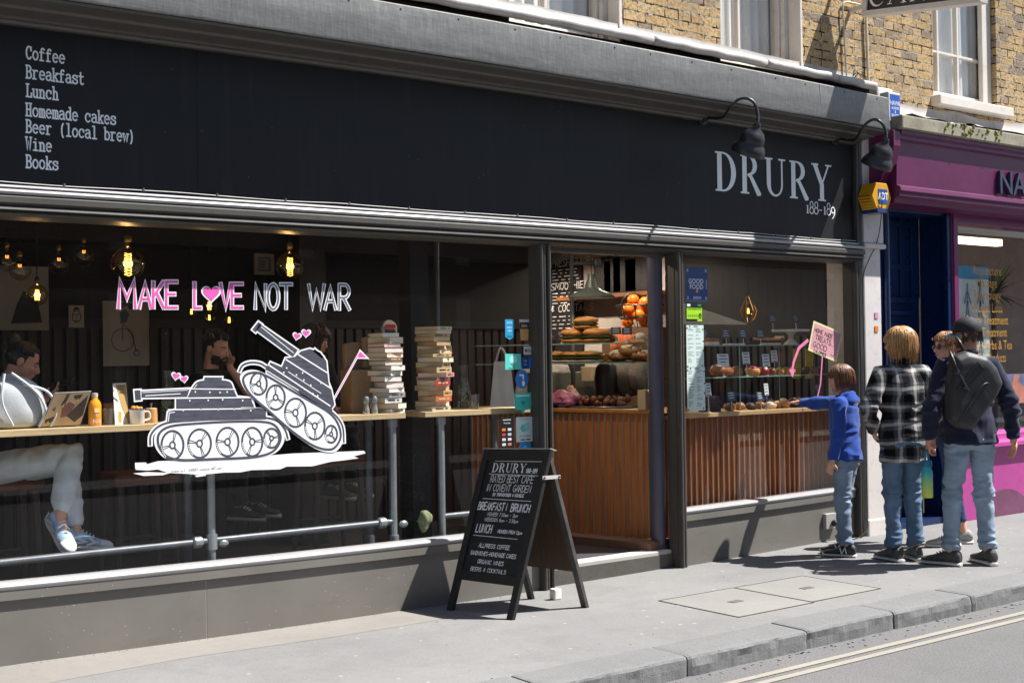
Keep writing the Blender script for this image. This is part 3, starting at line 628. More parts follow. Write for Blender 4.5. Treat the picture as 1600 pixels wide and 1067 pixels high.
# white pilaster between the two shops
m = MB().box(8.955, 9.19, 6.80, 7.2, -.02, 2.49).box(8.945, 9.22, 6.785, 7.2, 2.495, 3.62).box(8.94, 9.235, 6.77, 7.2, 2.45, 2.494).box(8.95, 9.21, 6.79, 7.2, -.05, .14)
m.build('pilaster', M_PILAS, cafe, bevel=.012)
m = MB()
for (px, pyy) in ((1372, 497),): pass
a = at(1369, 493, 6.797); 
MB().box(a.x-.02, a.x+.025, 6.794, 6.799, a.z-.025, a.z+.025).build('pink_sticker', pm('pink_sticker', S(200, 140, 170), .5), cafe)
a = at(1369, 514, 6.797); MB().box(a.x-.02, a.x+.025, 6.794, 6.799, a.z-.025, a.z+.025).build('orange_sticker', pm('orange_sticker', S(214, 120, 30), .5), cafe)

# ------------------------------------------------------------------ the purple shop next door
pur = thing('purple_shop_building', 'brick building with purple shopfront, blue door and gold window lettering', 'building', (11, 6.9, 0))
m = MB(); W3a, W3b = at(1457, 60, 6.88).x, at(1556, 60, 6.88).x; m.box(8.99, W3a, 6.88, 7.3, 3.4, 8.5).box(W3b, 18, 6.88, 7.3, 3.4, 8.5).box(W3a, W3b, 6.88, 7.3, 5.6, 8.5).box(W3a, W3b, 6.88, 7.3, 3.4, 3.80)
m.build('brick_wall', M_BRICK, pur)
W3a, W3b = at(1457, 60, 6.88).x, at(1556, 60, 6.88).x; W3y = W3b/(at(1541, 60, 1).x)
w3 = sash(pur, W3a-.02, W3b-.002, 3.9, 5.6, (X_(1466, W3y, 80), X_(1497, W3y, 80)), y=W3y+.03)
MB().box(X_(1527, W3y, 60), W3b-.003, W3y-.05, W3y-.002, 3.9, 5.6).build('architrave', M_WHITE, w3, bevel=.006)
m = MB().box(10.08, 11.28, 6.78, 7.09, 3.80, 3.895); m.build('window_sill', M_WHITE, w3, bevel=.012)
m = MB(); xs2 = rng(9.25, 18, 90); kk = 0
PR = ((6.50, 3.575), (6.58, 3.59), (6.68, 3.61), (6.78, 3.64), (6.872, 3.69), (6.873, 3.77))
for x in xs2:
    for j, (y, z) in enumerate(PR): m.v.append(Vector((x, y, z+.03*noise.noise(Vector((x*3.1, j*2.3, 5)))+.012*noise.noise(Vector((x*11, j*4, 1))))))
for i in range(len(xs2)-1):
    for j in range(len(PR)-1): m.f.append((i*6+j, (i+1)*6+j, (i+1)*6+j+1, i*6+j+1))
m.build('crumpled_lead', M_LEAD, pur, smooth='all', recalc=False)
PY = 6.55
x0p = at(1405, 250, PY).x
m = MB(); x = x0p-.03
for ln in (.9, 1.3, 1.2, 1.2, 1.2, 1.2): m.box(x, x+ln-.004, PY-.06, 6.87, 3.44, 3.56); x += ln
m.build('stone_coping', M_STONE, pur, bevel=.012)
rk = random.Random(2); m = MB()
for i in range(46):
    xx = at(1475+rk.uniform(0, 90), 222, PY-.06).x; m.ball((xx, PY-.06, rk.uniform(3.47, 3.56)), rk.uniform(.006, .018), 6, 4)
m.build('moss', pm('moss', S(120, 116, 50), .95, var=.4, scale=40), pur)
m = MB().sweepx([(PY-.03, 3.44), (PY-.03, 3.41), (PY-.005, 3.395), (PY-.01, 3.365), (PY+.02, 3.35), (PY+.03, 2.98), (PY-.005, 2.965), (PY-.015, 2.93), (PY+.01, 2.915), (PY+.0, 2.885), (PY+.05, 2.87), (PY+.06, 2.83), (6.84, 2.82), (6.84, 3.44)], rng(x0p, 18, 3))
M_DPUR = pm('deep_purple_paint', S(92, 24, 72), .42, var=.14, scale=2.5, bump=.2, bscale=7, grime=.4); m.build('fascia', M_DPUR, pur, smooth=True)
m = MB(); pts = [(x0p-.10, 6.84, 3.43), (x0p-.10, PY-.02, 3.43), (x0p-.10, PY-.02, 3.30), (x0p-.10, PY+.02, 3.16), (x0p-.10, PY+.10, 3.06), (x0p-.10, PY+.14, 2.95), (x0p-.10, PY+.14, 2.86), (x0p-.10, 6.84, 2.86)]
m.prism(pts, (.097, 0, 0)); m.build('corbel', M_DPUR, pur, bevel=.006)
m = MB(); a = at(1557, 302, PY+.02); sans(m, 'NA', (a.x, PY+.02, a.z), UX, UZ, .30, wx=1.02, bold=.006, ext=(0, -.03, 0)); m.build('raised_lettering', pm('slate_lettering', S(52, 54, 78), .5), pur, recalc=False)
xw = 10.34
m = MB().box(10.245, 10.335, 6.80, 7.1, -.02, 2.83).box(10.335, 18, 6.80, 7.0, 2.74, 2.83).box(10.255, 10.325, 6.785, 6.81, .1, 2.83); m.build('window_surround', M_PURPLE, pur, bevel=.006)
m = MB().sweepx([(6.98, .80), (6.86, .80), (6.80, .775), (6.80, .74), (6.79, .72), (6.74, .70), (6.735, .665), (6.80, .655), (6.805, .43), (6.80, -.03), (6.98, -.03)], rng(10.335, 18, 20)); m.build('stall_riser', pm('bright_magenta_paint', S(172, 66, 138), .4, var=.12, scale=2.5, bump=.3, bscale=5, grime=.3), pur, smooth=True)
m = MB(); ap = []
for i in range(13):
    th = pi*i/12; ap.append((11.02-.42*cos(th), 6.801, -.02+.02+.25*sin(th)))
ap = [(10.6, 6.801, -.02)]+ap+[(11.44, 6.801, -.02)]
m.prism(ap, (0, -.006, 0)); m.build('arch_shade_plate', pm('arch_shade_purple', S(112, 62, 92), .8, var=.2, grime=.5), pur)  # raised plate whose darker purple stands in for the shade of an arch recess
MB().quad((10.33, 6.905, .75), (18, 6.905, .75), (18, 6.905, 2.76), (10.33, 6.905, 2.76)).build('window_pane', glassmat('neighbour_glass', refl=1.4, dust=.008), pur, recalc=False)
m = MB().box(10.3, 16, 8.6, 8.7, 0, 3).box(10.3, 16, 7.0, 8.6, 2.9, 3).box(10.3, 16, 7.0, 8.6, .55, .6); m.build('interior', pm('neighbour_interior', S(150, 138, 128), .9), pur)
# gold lettering on the glass
m = MB()
for txt, py, wx in (('Acupuncture', 430, .9), ('Massage', 449, 1), ('Reflexology', 468, .95), ('Weight Loss', 488, 1), ('Beauty Treatment', 507, .95), ('Body  Treatment', 526, .95), ('Chinese Herbs & Tea', 546, .95), ('Skin Care Products', 566, .8)):
    a = at(1542, py, 6.90); sans(m, txt, (a.x, 6.897, a.z), UX, UZ, .125, 'CENTER', wx*.82, bold=.004)
m.build('gold_lettering', pm('gold_vinyl', S(190, 142, 60), .4, metal=.3), pur, recalc=False)
# blue door set back in its porch
dr = thing_part('door', pur)
DY = 7.14; dx0, dx1 = 9.40, 10.235
cols = [(dx0+.12, X_(1407, DY, 420)), (X_(1413, DY, 420), X_(1424, DY, 420))]
zz = [(Z_(1400, 465, DY), Z_(1400, 422, DY)), (Z_(1400, 412, DY), Z_(1400, 353, DY)), (Z_(1400, 345, DY), Z_(1400, 332, DY))]
m = MB(); m.box(dx0, dx1, DY+.012, DY+.05, 0, zz[0][0]).box(dx0, cols[0][0], DY, DY+.05, zz[0][0], 2.8).box(cols[1][1], dx1, DY, DY+.05, zz[0][0], 2.8)
m.box(cols[0][1], cols[1][0], DY+.004, DY+.046, zz[0][0], 2.8)
for a, b in ((zz[0][1], zz[1][0]), (zz[1][1], zz[2][0]), (zz[2][1], 2.8)): m.box(dx0, dx1, DY+.003, DY+.047, a, b)
m.box(dx0, dx1-.12, DY-.03, DY+.012, zz[0][0]-.16, zz[0][0]-.12).box(dx0, dx1-.1, DY-.016, DY+.012, zz[0][0]-.05, zz[0][0])
for a, b, c_, d in ((dx0+.1, dx1-.22, .25, .28), (dx0+.1, dx1-.22, zz[0][0]-.26, zz[0][0]-.23), (dx1-.25, dx1-.22, .25, zz[0][0]-.23)): m.box(a, b, DY-.004, DY+.012, c_, d)
m.build('leaf', M_BLUE, dr, bevel=.004)
MB().quad((dx0, DY+.03, 1), (dx1, DY+.03, 1), (dx1, DY+.03, 2.75), (dx0, DY+.03, 2.75)).build('pane', pm('obscured_glass', S(124, 114, 112), .25, var=.05), dr, recalc=False)
m = MB().box(10.236, 10.245, 6.83, 7.14, 0, 2.83).box(10.19, 10.244, 6.81, 6.86, -.02, 2.82); m.box(9.2, 9.262, 6.82, 7.16, -.02, 2.82); m.tube([(9.27, 6.80, 0), (9.27, 6.80, 2.82)], .026, 12); m.box(9.2, 10.25, 7.16, 7.2, 0, 2.85).box(9.2, 10.24, 6.84, 7.15, 2.80, 2.86)
m.build('door_frame', M_BLUE, pur, bevel=.004)
MB().box(9.2, 10.24, 6.87, 7.14, -.02, .06).build('porch_step', M_BLUE, pur)

# ------------------------------------------------------------------ across the street (seen mirrored in the glass)
def far_block(x0, x1, h, mat, lab, rows):
    r = thing('terrace_building', lab, 'building', ((x0+x1)/2, -4.8, 0), 'buildings across the street')
    MB().box(x0, x1, -9, -4.6, 0, h).build('wall', mat, r)
    
    x = x0+.4; rk = random.Random(int(x0))
    while x < x1-1:
        MB().box(x, x+.28, -4.66, -4.58, 0, 3.35).build('pilaster', M_WHITE, r)
        MB().box(x+.5, x+2.4, -4.63, -4.6, .75, 2.5).build('window_frame', pm('far_frame_%d' % (rk.randint(0, 2)), (S(150, 146, 138), S(70, 66, 62), S(120, 60, 48))[rk.randint(0, 2)], .5), r); MB().box(x+.62, x+2.28, -4.64, -4.631, .87, 2.38).build('shop_glass', pm('far_glass', S(34, 36, 42), .12), r); x += 3.1
    m = MB().box(x0+.3, x1-.3, -4.61, -4.5, 2.6, 3.2); m.build('fascia', pm('far_fascia', S(46, 42, 40), .5), r)
    pass
far_block(-12, 6.2, 4.4, M_BRICKD, 'dark brick terrace mirrored in the large left window', ())
far_block(6.2, 17.0, 4.2, M_BRICKD, 'soot brown terrace mirrored in the middle of the shopfront', ())
far_block(22.5, 44, 4.5, M_BRICKD, 'dark terrace far along the opposite side of the street', ())
m = MB(); x = 17.0
while x < 22.5: m.box(x, x+.26, -4.62-(.03 if int(x*4) % 2 else 0), -4.5, 0, 3.4); x += .275
one(m, 'hoarding', pm('white_hoarding', S(150, 148, 142), .8, grime=.3), 'pale ribbed hoarding mirrored at the right of the cake window', 'hoarding')
um = thing('parasol', 'cream square parasol mirrored in the cake window', 'parasol', (16.2, -3.2, 0))
MB().tube([(16.2, -3.2, 0), (16.2, -3.2, 2.7)], .03, 8).build('pole', M_WHITE, um)
m = MB(); c_ = [(14.9, -4.4, 2.1), (17.5, -4.4, 2.1), (17.5, -2.0, 2.1), (14.9, -2.0, 2.1)]
for i in range(4): m.add([(16.2, -3.2, 2.72), c_[i], c_[(i+1) % 4]], [(0, 1, 2)])
for i in range(4): a, b = c_[i], c_[(i+1) % 4]; m.quad(a, b, (b[0], b[1], 1.9), (a[0], a[1], 1.9))
m.build('canopy', pm('cream_canvas', S(190, 182, 160), .9), um)
# ------------------------------------------------------------------ fascia lettering
M_LET = pm('pale_sign_lettering', S(236, 238, 240), .5, var=.03)
m = MB(); fy = 6.8285
for txt, pyb in (('Coffee', 93), ('Breakfast', 123), ('Lunch', 152), ('Homemade cakes', 182), ('Beer (local brew)', 208), ('Wine', 235), ('Books', 263)):
    a = at(40, pyb-1, fy); stroke_text(m, txt, a, UX, UZ, .066, .0312, .0085, gap=.11, table=TYPE)
m.build('menu_lettering', M_LET, fas, recalc=False)
# DRURY 188-189 in a roman with thick and thin strokes
def W_(pts, ws): return (pts, ws)
ROM = {'D': [([(.2, 0), (.2, 1)], .13), ([(0, .02), (.42, .02)], .035), ([(0, .98), (.42, .98)], .035), (a_(.36, .5, .52, .48, 90, -90, 16), [.03, .04, .05, .07, .09, .11, .125, .135, .14, .135, .125, .11, .09, .07, .05, .04, .03])],
'R': [([(.2, 0), (.2, 1)], .13), ([(0, .02), (.42, .02)], .035), ([(0, .98), (.36, .98)], .035), (a_(.36, .74, .36, .24, 90, -90, 10), [.03, .045, .07, .1, .12, .125, .12, .1, .07, .045, .03]), ([(.34, .5), (.5, .46), (.88, .03), (1.0, .01)], [.04, .09, .12, .05])],
'U': [([(.2, 1), (.2, .32)]+a_(.54, .32, .34, .30, 180, 300, 6), [.12, .12, .11, .1, .08, .06, .045, .04, .04]), (a_(.54, .32, .34, .30, 300, 360, 5)+[(.88, 1)], [.04, .04, .05, .05, .05, .05, .05]), ([(0, .98), (.4, .98)], .035), ([(.7, .98), (1.06, .98)], .035)],
'Y': [([(.14, .99), (.52, .44)], .12), ([(.9, .99), (.52, .44)], .045), ([(.52, .48), (.52, 0)], .13), ([(-.04, .98), (.34, .98)], .035), ([(.72, .98), (1.06, .98)], .035), ([(.32, .02), (.74, .02)], .035)],
'1': [([(.5, 0), (.5, .66)], .12), ([(.25, .015), (.76, .015)], .03), ([(.28, .65), (.5, .65)], .03)], '8': [(a_(.5, .74, .3, .25, 0, 360, 14), [.09]+[.06]*13+[.09]), (a_(.5, .25, .38, .26, 0, 360, 14), [.1]+[.07]*13+[.1])],
'-': [([(.12, .34), (.72, .34)], .06)], '9': [(a_(.48, .44, .34, .25, 0, 360, 14), [.11]+[.07]*13+[.11]), ([(.84, .46), (.78, .1), (.5, -.2), (.25, -.28)], [.1, .09, .06, .03])]}
def roman(mb, txt, org, h, cw, adv):
    x = 0
    for ch in txt:
        for pts, wd in ROM[ch]:
            KOFF[0] = (KOFF[0]+1) % 7
            q = [Vector(org)+UX*(x+p[0]*cw)+UZ*(p[1]*h)+NY*(.0002*KOFF[0]) for p in pts]
            mb.ribbon(q, [max(.04, v*1.3)*h for v in wd] if isinstance(wd, list) else max(.046, wd*1.3)*h, NY, False, 0)
        x += cw*adv.get(ch, 1.2)
m = MB(); a = at(1118, 298, fy); b = at(1300, 314, fy)
roman(m, 'DRURY', (a.x, fy, a.z), .305, .232, {'D': 1.22, 'R': 1.22, 'U': 1.28, 'Y': 1.1})
a = at(1258, 333, fy); roman(m, '188-189', (a.x, fy, a.z), .10, .064, {'1': .78, '8': .92, '-': .78, '9': 1})
m.build('name_lettering', M_LET, fas, recalc=False)
# string of fairy light cable clipped along the bottom of the fascia
m = MB(); pts = []
for i, x in enumerate(rng(.6, 8.85, 120)): pts.append((x, 6.80-.004, sag(x, 2.503)+.003*sin(x*5.1)+.004*noise.noise(Vector((x*3, 0, 0)))))
m.tube(pts, .0025, 5); cab = one(m, 'cable', pm('pale_cable', S(190, 186, 180), .6), 'thin pale cable clipped along the bottom of the black fascia', 'cable')
for x in rng(.9, 8.7, 19): z = sag(x, 2.503)+.003*sin(x*5.1); MB().box(x-.004, x+.004, 6.79, 6.83, z-.005, z+.013).build('clip', pm('clip_grey', S(90, 92, 98), .4), cab)

# ------------------------------------------------------------------ swan neck lamps
M_IRON = pm('black_enamel', S(38, 37, 40), .38, var=.15, scale=9, bump=.1, bscale=40)
M_IRON2 = pm('black_bracket', S(24, 24, 25), .5, var=.2)
def swan(bx, by, pts, sh, lab, k):
    X = at(bx, by, 6.82).x; P = [at(px, py, Y) for (px, py), Y in zip(pts, (6.62, 6.43, 6.38, 6.32, 6.28, 6.26, 6.25))]
    b = at(bx, by, 6.82); r = thing('swan_neck_lamp', lab, 'wall lamp', b, 'swan neck lamps over the fascia')
    m = MB().lathe([(.055, 0), (.055, .012), (.03, .03), (.022, .06)], (X, 6.825, b.z), 14, (0, -1, 0))
    for da in (0, 2.1, 4.2): m.ball((X+.04*cos(da), 6.80, b.z+.04*sin(da)), .012, 6, 4)
    m.build('wall_plate', M_IRON2, r, smooth=True)
    m = MB().tube(smooth_path([(X, 6.80, b.z)]+P, 7), .013*k, 10); m.build('arm', M_IRON, r, smooth=True)
    n = at(*sh[0], 6.25); ax = Vector((0, .46, -.89)).normalized()
    prof = [(.018, -.03), (.026, -.02), (.03, .0), (.034, .02), (.075, .05), (.098, .09), (.104, .125), (.100, .14), (.115, .155), (.135, .19), (.143, .235), (.140, .238), (.13, .19), (.10, .15), (.06, .06), (.0, .05)]
    m = MB().lathe([(p*k, q*k) for p, q in prof], n, 28, ax, caps=False); m.build('shade', M_IRON, r, smooth='all')
    m = MB().ball(n+ax*.14*k, .035*k, 10, 7); m.build('bulb', pm('frosted_bulb', S(200, 200, 195), .4), r, smooth='all')
swan(1098, 185, [(1128, 184), (1140, 170), (1152, 157), (1167, 154), (1179, 162), (1184, 178), (1184, 192)], [(1183, 197)], 'black swan neck lamp over the fascia letters, left of the pair', .9)
swan(1304, 217, [(1334, 219), (1345, 205), (1354, 193), (1366, 187), (1378, 193), (1384, 205), (1385, 216)], [(1384, 221)], 'black swan neck lamp at the end of the fascia beside the white pilaster', .9)

# ------------------------------------------------------------------ alarm boxes, hanging sign, pipes and cables
def atY(px, py, x): return atx(px, py, x)
Yf = 6.60; p0 = at(1388, 143, Yf); p1 = at(1407, 202, Yf); yb = p0.x/(at(1374, 150, 1).x)
al = thing('alarm_box', 'white and blue burglar alarm box on the corner above the white pilaster', 'alarm box', ((p0.x+p1.x)/2, yb, p1.z), 'burglar alarm boxes')
zt, zb = p0.z, p1.z; zm = zb+(zt-zb)*.17
MB().box(p0.x, p1.x, Yf, yb, zm, zt).build('case', pm('alarm_white', S(206, 204, 198), .45), al, bevel=.008)
MB().box(p0.x+.004, p1.x-.004, Yf+.004, yb, zb, zm-.001).build('lens', pm('alarm_blue_lens', S(28, 66, 148), .2, coat=.4), al, bevel=.008)
MB().box(p0.x+.022, p1.x-.006, Yf-.002, Yf, zm+.02, zt-.02).build('label_panel', pm('alarm_blue', S(36, 84, 178), .4), al)
m = MB(); cx = (p0.x+p1.x)/2+.008; hh = zt-zm
for t_, f_, s_ in (('HAWK', .56, .055), ('ALARMS', .42, .034), ('&', .30, .034), ('SECURITY', .18, .030)): sans(m, t_, (cx, Yf-.0032, zm+hh*f_), UX, UZ, s_, 'CENTER', .82, bold=.012)
m.build('lettering', pm('alarm_lettering', S(225, 228, 235), .5), al, recalc=False)
MB().box(p0.x-.02, p1.x+.05, 6.70, 6.9, 3.62, 3.83).build('bracket_block', M_PILAS, al, bevel=.02)
# hexagonal yellow box
c_ = at(1378, 308, 6.62); a = at(1393, 308, 6.62); hw = a.x-c_.x
hx = [Vector((c_.x+hw*sx, 6.62, c_.z+hw*1.02*sz)) for sx, sz in ((-1, 0), (-.52, .88), (.52, .88), (1, 0), (.52, -.88), (-.52, -.88))]
ad = thing('alarm_box', 'yellow hexagonal alarm box on the white pilaster', 'alarm box', (c_.x, 6.79, c_.z-hw), 'burglar alarm boxes')
MB().prism(hx, (0, .15, 0)).build('case', pm('alarm_yellow', S(206, 150, 24), .4), ad, bevel=.006)
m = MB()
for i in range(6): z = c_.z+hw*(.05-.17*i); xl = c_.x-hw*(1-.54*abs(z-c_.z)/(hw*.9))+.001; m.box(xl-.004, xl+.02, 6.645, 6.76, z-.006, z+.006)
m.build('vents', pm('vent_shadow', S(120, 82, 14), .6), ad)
lo = [Vector((c_.x+hw*sx, 6.614, c_.z+hw*sz)) for sx, sz in ((-.6, -.72), (.6, -.72), (.5, -1.02), (-.5, -1.02))]
MB().prism(lo, (0, .162, 0)).build('lens', pm('alarm_navy_lens', S(40, 56, 104), .25), ad, bevel=.004)
MB().box(c_.x-hw*.38, c_.x+hw*.52, 6.616, 6.6195, c_.z-.055, c_.z+.065).build('label_panel', pm('badge_blue', S(26, 74, 150), .4), ad)
m = MB(); sans(m, 'ADT', (c_.x+hw*.07, 6.6145, c_.z-.022), UX, UZ, .085, 'CENTER', .75, bold=.02); m.build('lettering', pm('alarm_lettering', S(225, 228, 235), .5), ad, recalc=False)
# hanging sign
SX = 8.88
e0, e1 = atx(1345, 26, SX), atx(1531, 4, SX)
hs = thing('hanging_sign', 'white framed black projecting sign lettered CAKES high on the brick wall', 'sign', (SX, e0.y, e0.z))
dv = (e1-e0).normalized(); up = Vector((0, -dv.z, dv.y)); up = up if up.z > 0 else -up; ln = (e1-e0).length; TH = .11
def hb(a0, a1, b0, b1, t0, t1): return [e0+dv*s+up*u+UX*t for s, u, t in ((a0, b0, t0), (a1, b0, t0), (a0, b1, t0), (a1, b1, t0), (a0, b0, t1), (a1, b0, t1), (a0, b1, t1), (a1, b1, t1))]
BX = [(0, 1, 3, 2), (4, 6, 7, 5), (0, 4, 5, 1), (2, 3, 7, 6), (0, 2, 6, 4), (1, 5, 7, 3)]
HS = .62
m = MB()
for q in ((0, ln, 0, .045), (0, ln, HS-.045, HS), (0, .045, .046, HS-.046), (ln-.045, ln, .046, HS-.046)): m.add(hb(*q, 0, TH), BX)
m.build('frame', M_WHITE, hs, bevel=.006)
MB().add(hb(.046, ln-.046, .046, HS-.046, .02, TH-.02), BX).build('panel', pm('black_sign_panel', S(26, 26, 28), .35), hs)
m = MB()
o_ = e0+dv*.06+up*.075-UX*(-.0175)
KO = {'C': [([(.9, .85)]+a_(.55, .5, .5, .5, 60, 300, 12)+[(.9, .15)], [.03, .03, .05, .07, .1, .11, .12, .12, .12, .11, .1, .07, .05, .03, .03])], 'A': [([(.02, 0), (.5, 1)], .05), ([(.5, 1), (.98, 0)], .12), ([(.2, .35), (.8, .35)], .04), ([(-.1, .02), (.2, .02)], .03), ([(.75, .02), (1.1, .02)], .03)], 'K': [([(.15, 0), (.15, 1)], .12), ([(.9, 1), (.2, .45)], .045), ([(.4, .6), (.95, 0)], .12), ([(0, .02), (.32, .02)], .03), ([(0, .98), (.32, .98)], .03)], 'E': [([(.15, 0), (.15, 1)], .12), ([(.05, .98), (.85, .98)], .04), ([(.15, .5), (.65, .5)], .04), ([(.05, .02), (.9, .02)], .04), ([(.86, 1), (.86, .8)], .03), ([(.9, 0), (.9, .22)], .03)], 'S': [(a_(.48, .76, .36, .23, 30, 200, 8)+[(.4, .55), (.6, .47)]+a_(.5, .25, .4, .25, 40, -160, 9), [.04]*4+[.09]*12+[.05]*5)]}
x = 0
for ch in 'CAKES':
    for pts, wd in KO[ch]:
        KOFF[0] = (KOFF[0]+1) % 7
        q = [o_+dv*((x+p[0])*.155)+up*(p[1]*.19)-UX*(.0003*KOFF[0]) for p in pts]; m.ribbon(q, [v*.19 for v in wd] if isinstance(wd, list) else wd*.19, -UX, False, 0)
    x += 1.3
m.build('lettering', M_LET, hs, recalc=False)
m = MB().bar(e0+up*HS+UX*.05, Vector((SX+.05, 6.9, e0.z+.7)), .03, .03).bar(e0+up*.1+UX*.05, Vector((SX+.05, 6.9, e0.z+.08)), .03, .03); m.build('bracket', M_WHITE, hs)
# pipes and cables on the brick
wp = [at(1344, 8, 6.86), at(1322, 4, 6.86), at(1317, 14, 6.86), at(1320, 70, 6.86), at(1323, 126, 6.86)]
one(MB().tube(smooth_path(wp, 5), .008, 6), 'cable', pm('white_cable', S(196, 188, 170), .6), 'cream cable bent down the shaded brick behind the hanging sign', 'cable')
one(MB().tube([at(1353, 26, 6.86), at(1357, 128, 6.86)], .012, 8), 'conduit', pm('white_cable', S(196, 188, 170), .6), 'straight cream conduit down the sunny brick under the hanging sign', 'conduit')
bc = smooth_path([at(1372, 150, 6.68), at(1374, 200, 6.76), at(1370, 260, 6.76), (at(1378, 312, 6.60)), at(1372, 372, 6.77), at(1358, 405, 6.78), at(1349, 430, 6.79), at(1348, 470, 6.79), at(1352, 640, 6.79), at(1355, 800, 6.79), at(1352, 830, 6.78), at(1334, 842, 6.74), at(1318, 838, 6.72), at(1308, 822, 6.78), at(1301, 812, 6.82)], 6)
one(MB().tube(bc, .004, 5), 'cable', pm('black_cable', S(22, 22, 22), .5), 'long black cable hanging from the alarm box down to the wall socket', 'cable')
m = MB()
for da in range(3): m.tube(smooth_path([at(1326+da*3, 131, 6.8), at(1335, 122-da*6, 6.74), at(1345, 112+da*4, 6.72), at(1352, 124, 6.74), at(1366, 134+da*3, 6.70)], 6), .004, 5)
one(m, 'cable', pm('black_cable', S(22, 22, 22), .5), 'tangle of black cable looped on the lead above the lamp', 'cable')
# socket box
so_ = thing('socket_box', 'small metal socket box with a black plug low on the grey panel', 'socket', at(1300, 840, 6.85))
q0, q1 = at(1290, 803, 6.82), at(1303, 825, 6.82)
MB().box(q0.x, q1.x+.03, 6.815, 6.86, q1.z, q0.z).build('box', pm('galvanised', S(176, 174, 170), .45, metal=.3), so_, bevel=.004)
m = MB().lathe([(.02, 0), (.028, .012), (.026, .035), (.012, .055)], (q1.x-.02, 6.815, (q0.z+q1.z)/2-.01), 10, (0, -1, -.3)); m.build('plug', pm('black_plastic', S(24, 24, 25), .4), so_, smooth=True)

# ------------------------------------------------------------------ chalkboard on the pavement
ab = thing('chalkboard_sign', 'folding black A-frame chalkboard with white cafe lettering on the pavement', 'chalkboard', (4.85, 6.35, 0))
fl, fr = Vector((4.535, 6.68, gz(4.53, 6.68))), Vector((4.575, 6.045, 0)); bl, br_ = Vector((5.165, 6.63, gz(5.16, 6.63))), Vector((5.165, 6.035, 0))
TZ = .985
tl, tr = Vector((4.845, 6.655, TZ)), Vector((4.865, 6.04, TZ))
def panel(bl_, br2, tl_, tr_, sgn):
    u = (br2-bl_).normalized(); v = ((tl_+tr_)/2-(bl_+br2)/2); L = v.length; v.normalize(); n = u.cross(v)
    if n.x*sgn < 0: n = -n
    return u, v, n, L
M_BLK = pm('black_stained_wood', S(30, 29, 30), .55, var=.25, scale=5, stretch=(8, 8, 1), bump=.15, bscale=30)
M_EDGE = pm('worn_black_edge', S(76, 72, 68), .6, var=.35, scale=14, grime=.4)
M_CHALK = pm('white_chalk_paint', S(240, 240, 240), .8, var=.12, scale=40)
u, v, n, L = panel(fl, fr, tl, tr, -1); Wd = (fr-fl).length
def fp(s, t, d=0): return fl+u*s+v*t+n*d
fr_o = thing_part('front_leaf', ab)
for s_ in (0, 1):
    s0 = .0 if s_ == 0 else Wd-.055
    MB().add([fp(s0+a, b, d) for d in (-.022, .004) for b in (0, L) for a in (0, .055)], BX).build('leg', M_BLK, fr_o, bevel=.003)
for b0_, b1_ in ((L-.07, L-.001), (.20, .26)): MB().add([fp(a, b, d) for d in (-.02, .002) for b in (b0_, b1_) for a in (.056, Wd-.056)], BX).build('rail', M_BLK, fr_o, bevel=.003)
MB().add([fp(a, b, d) for d in (-.016, -.008) for b in (.255, L-.065) for a in (.05, Wd-.05)], BX).build('board', pm('chalkboard_black', S(27, 27, 31), .5, var=.12, scale=3), fr_o)
MB().add([fp(a, b, d) for d in (-.045, .006) for b in (L, L+.006) for a in (-.002, Wd+.002)], BX).build('top_edge', pm('worn_white_edge', S(176, 170, 164), .6, grime=.6, scale=20), fr_o)
m = MB(); bw = Wd-.11; bh = L-.325
def CH(txt, cx, yb, h, cw, th, gap=.22, align='c', slant=.06, table=HAND, jit=.02):
    th *= 1.3
    w_ = text_width(txt, cw, gap); s0 = .055+bw*cx-(w_/2 if align == 'c' else 0)
    stroke_text(m, txt, fp(s0, .26+bh*yb, -.0072), u, v, h, cw, th, gap, table, jit, slant)
def LN(a, b, y, y2=None): m.ribbon([fp(.055+bw*a, .26+bh*y, -.0072), fp(.055+bw*b, .26+bh*(y2 or y), -.0072)], .0035, n)
LN(.14, .98, .985); LN(.08, .97, .868, .862)
for dx_, ch in enumerate('DRURY'):
    for pts, wd in ROM[ch]:
        KOFF[0] = (KOFF[0]+1) % 7
        q = [fp(.055+bw*.12+dx_*.066+p[0]*.055, .26+bh*.885+p[1]*.058, -.0072+.0001*KOFF[0]) for p in pts]; m.ribbon(q, [max(.0045, x_*.09) for x_ in wd] if isinstance(wd, list) else max(.004, wd*.09), n, False, 0)
CH('188-189', .84, .885, .026, .014, .0042)
CH('RATED BEST CAFE', .52, .795, .043, .0232, .0036); CH("'", .855, .845, .02, .02, .004); CH('IN COVENT GARDEN', .50, .715, .043, .0232, .0036); CH('BY TRIPADVISOR & GOOGLE', .52, .672, .018, .0115, .0034)
LN(.07, .95, .645, .64)
CH('BREAKFAST', .26, .545, .047, .0215, .0058, .34); CH('&', .545, .545, .05, .016, .0028); CH('BRUNCH', .79, .545, .047, .0225, .0058, .34)
CH('MIDWEEK 7:30am - 3pm', .5, .495, .021, .0125, .0022); CH('WEEKENDS 8am - 3:30pm', .5, .447, .021, .013, .0022)
CH('LUNCH', .22, .345, .050, .0235, .006, .36); CH('MIDWEEK FROM 12pm', .70, .352, .019, .0115, .0028)
LN(.05, .86, .315, .31)
CH('ALLPRESS COFFEE', .48, .215, .024, .0165, .0032); CH('SANDWICHES-HOMEMADE CAKES', .49, .145, .024, .0145, .0032); CH('ORGANIC WINES', .48, .075, .024, .0175, .0032); CH('BEERS & COCKTAILS', .47, .005, .024, .0175, .0032)
m.build('chalk_lettering', M_CHALK, fr_o, recalc=False)
u2, v2, n2, L2 = panel(bl, br_, tl+Vector((.03, 0, 0)), tr+Vector((.03, 0, 0)), 1); W2 = (br_-bl).length
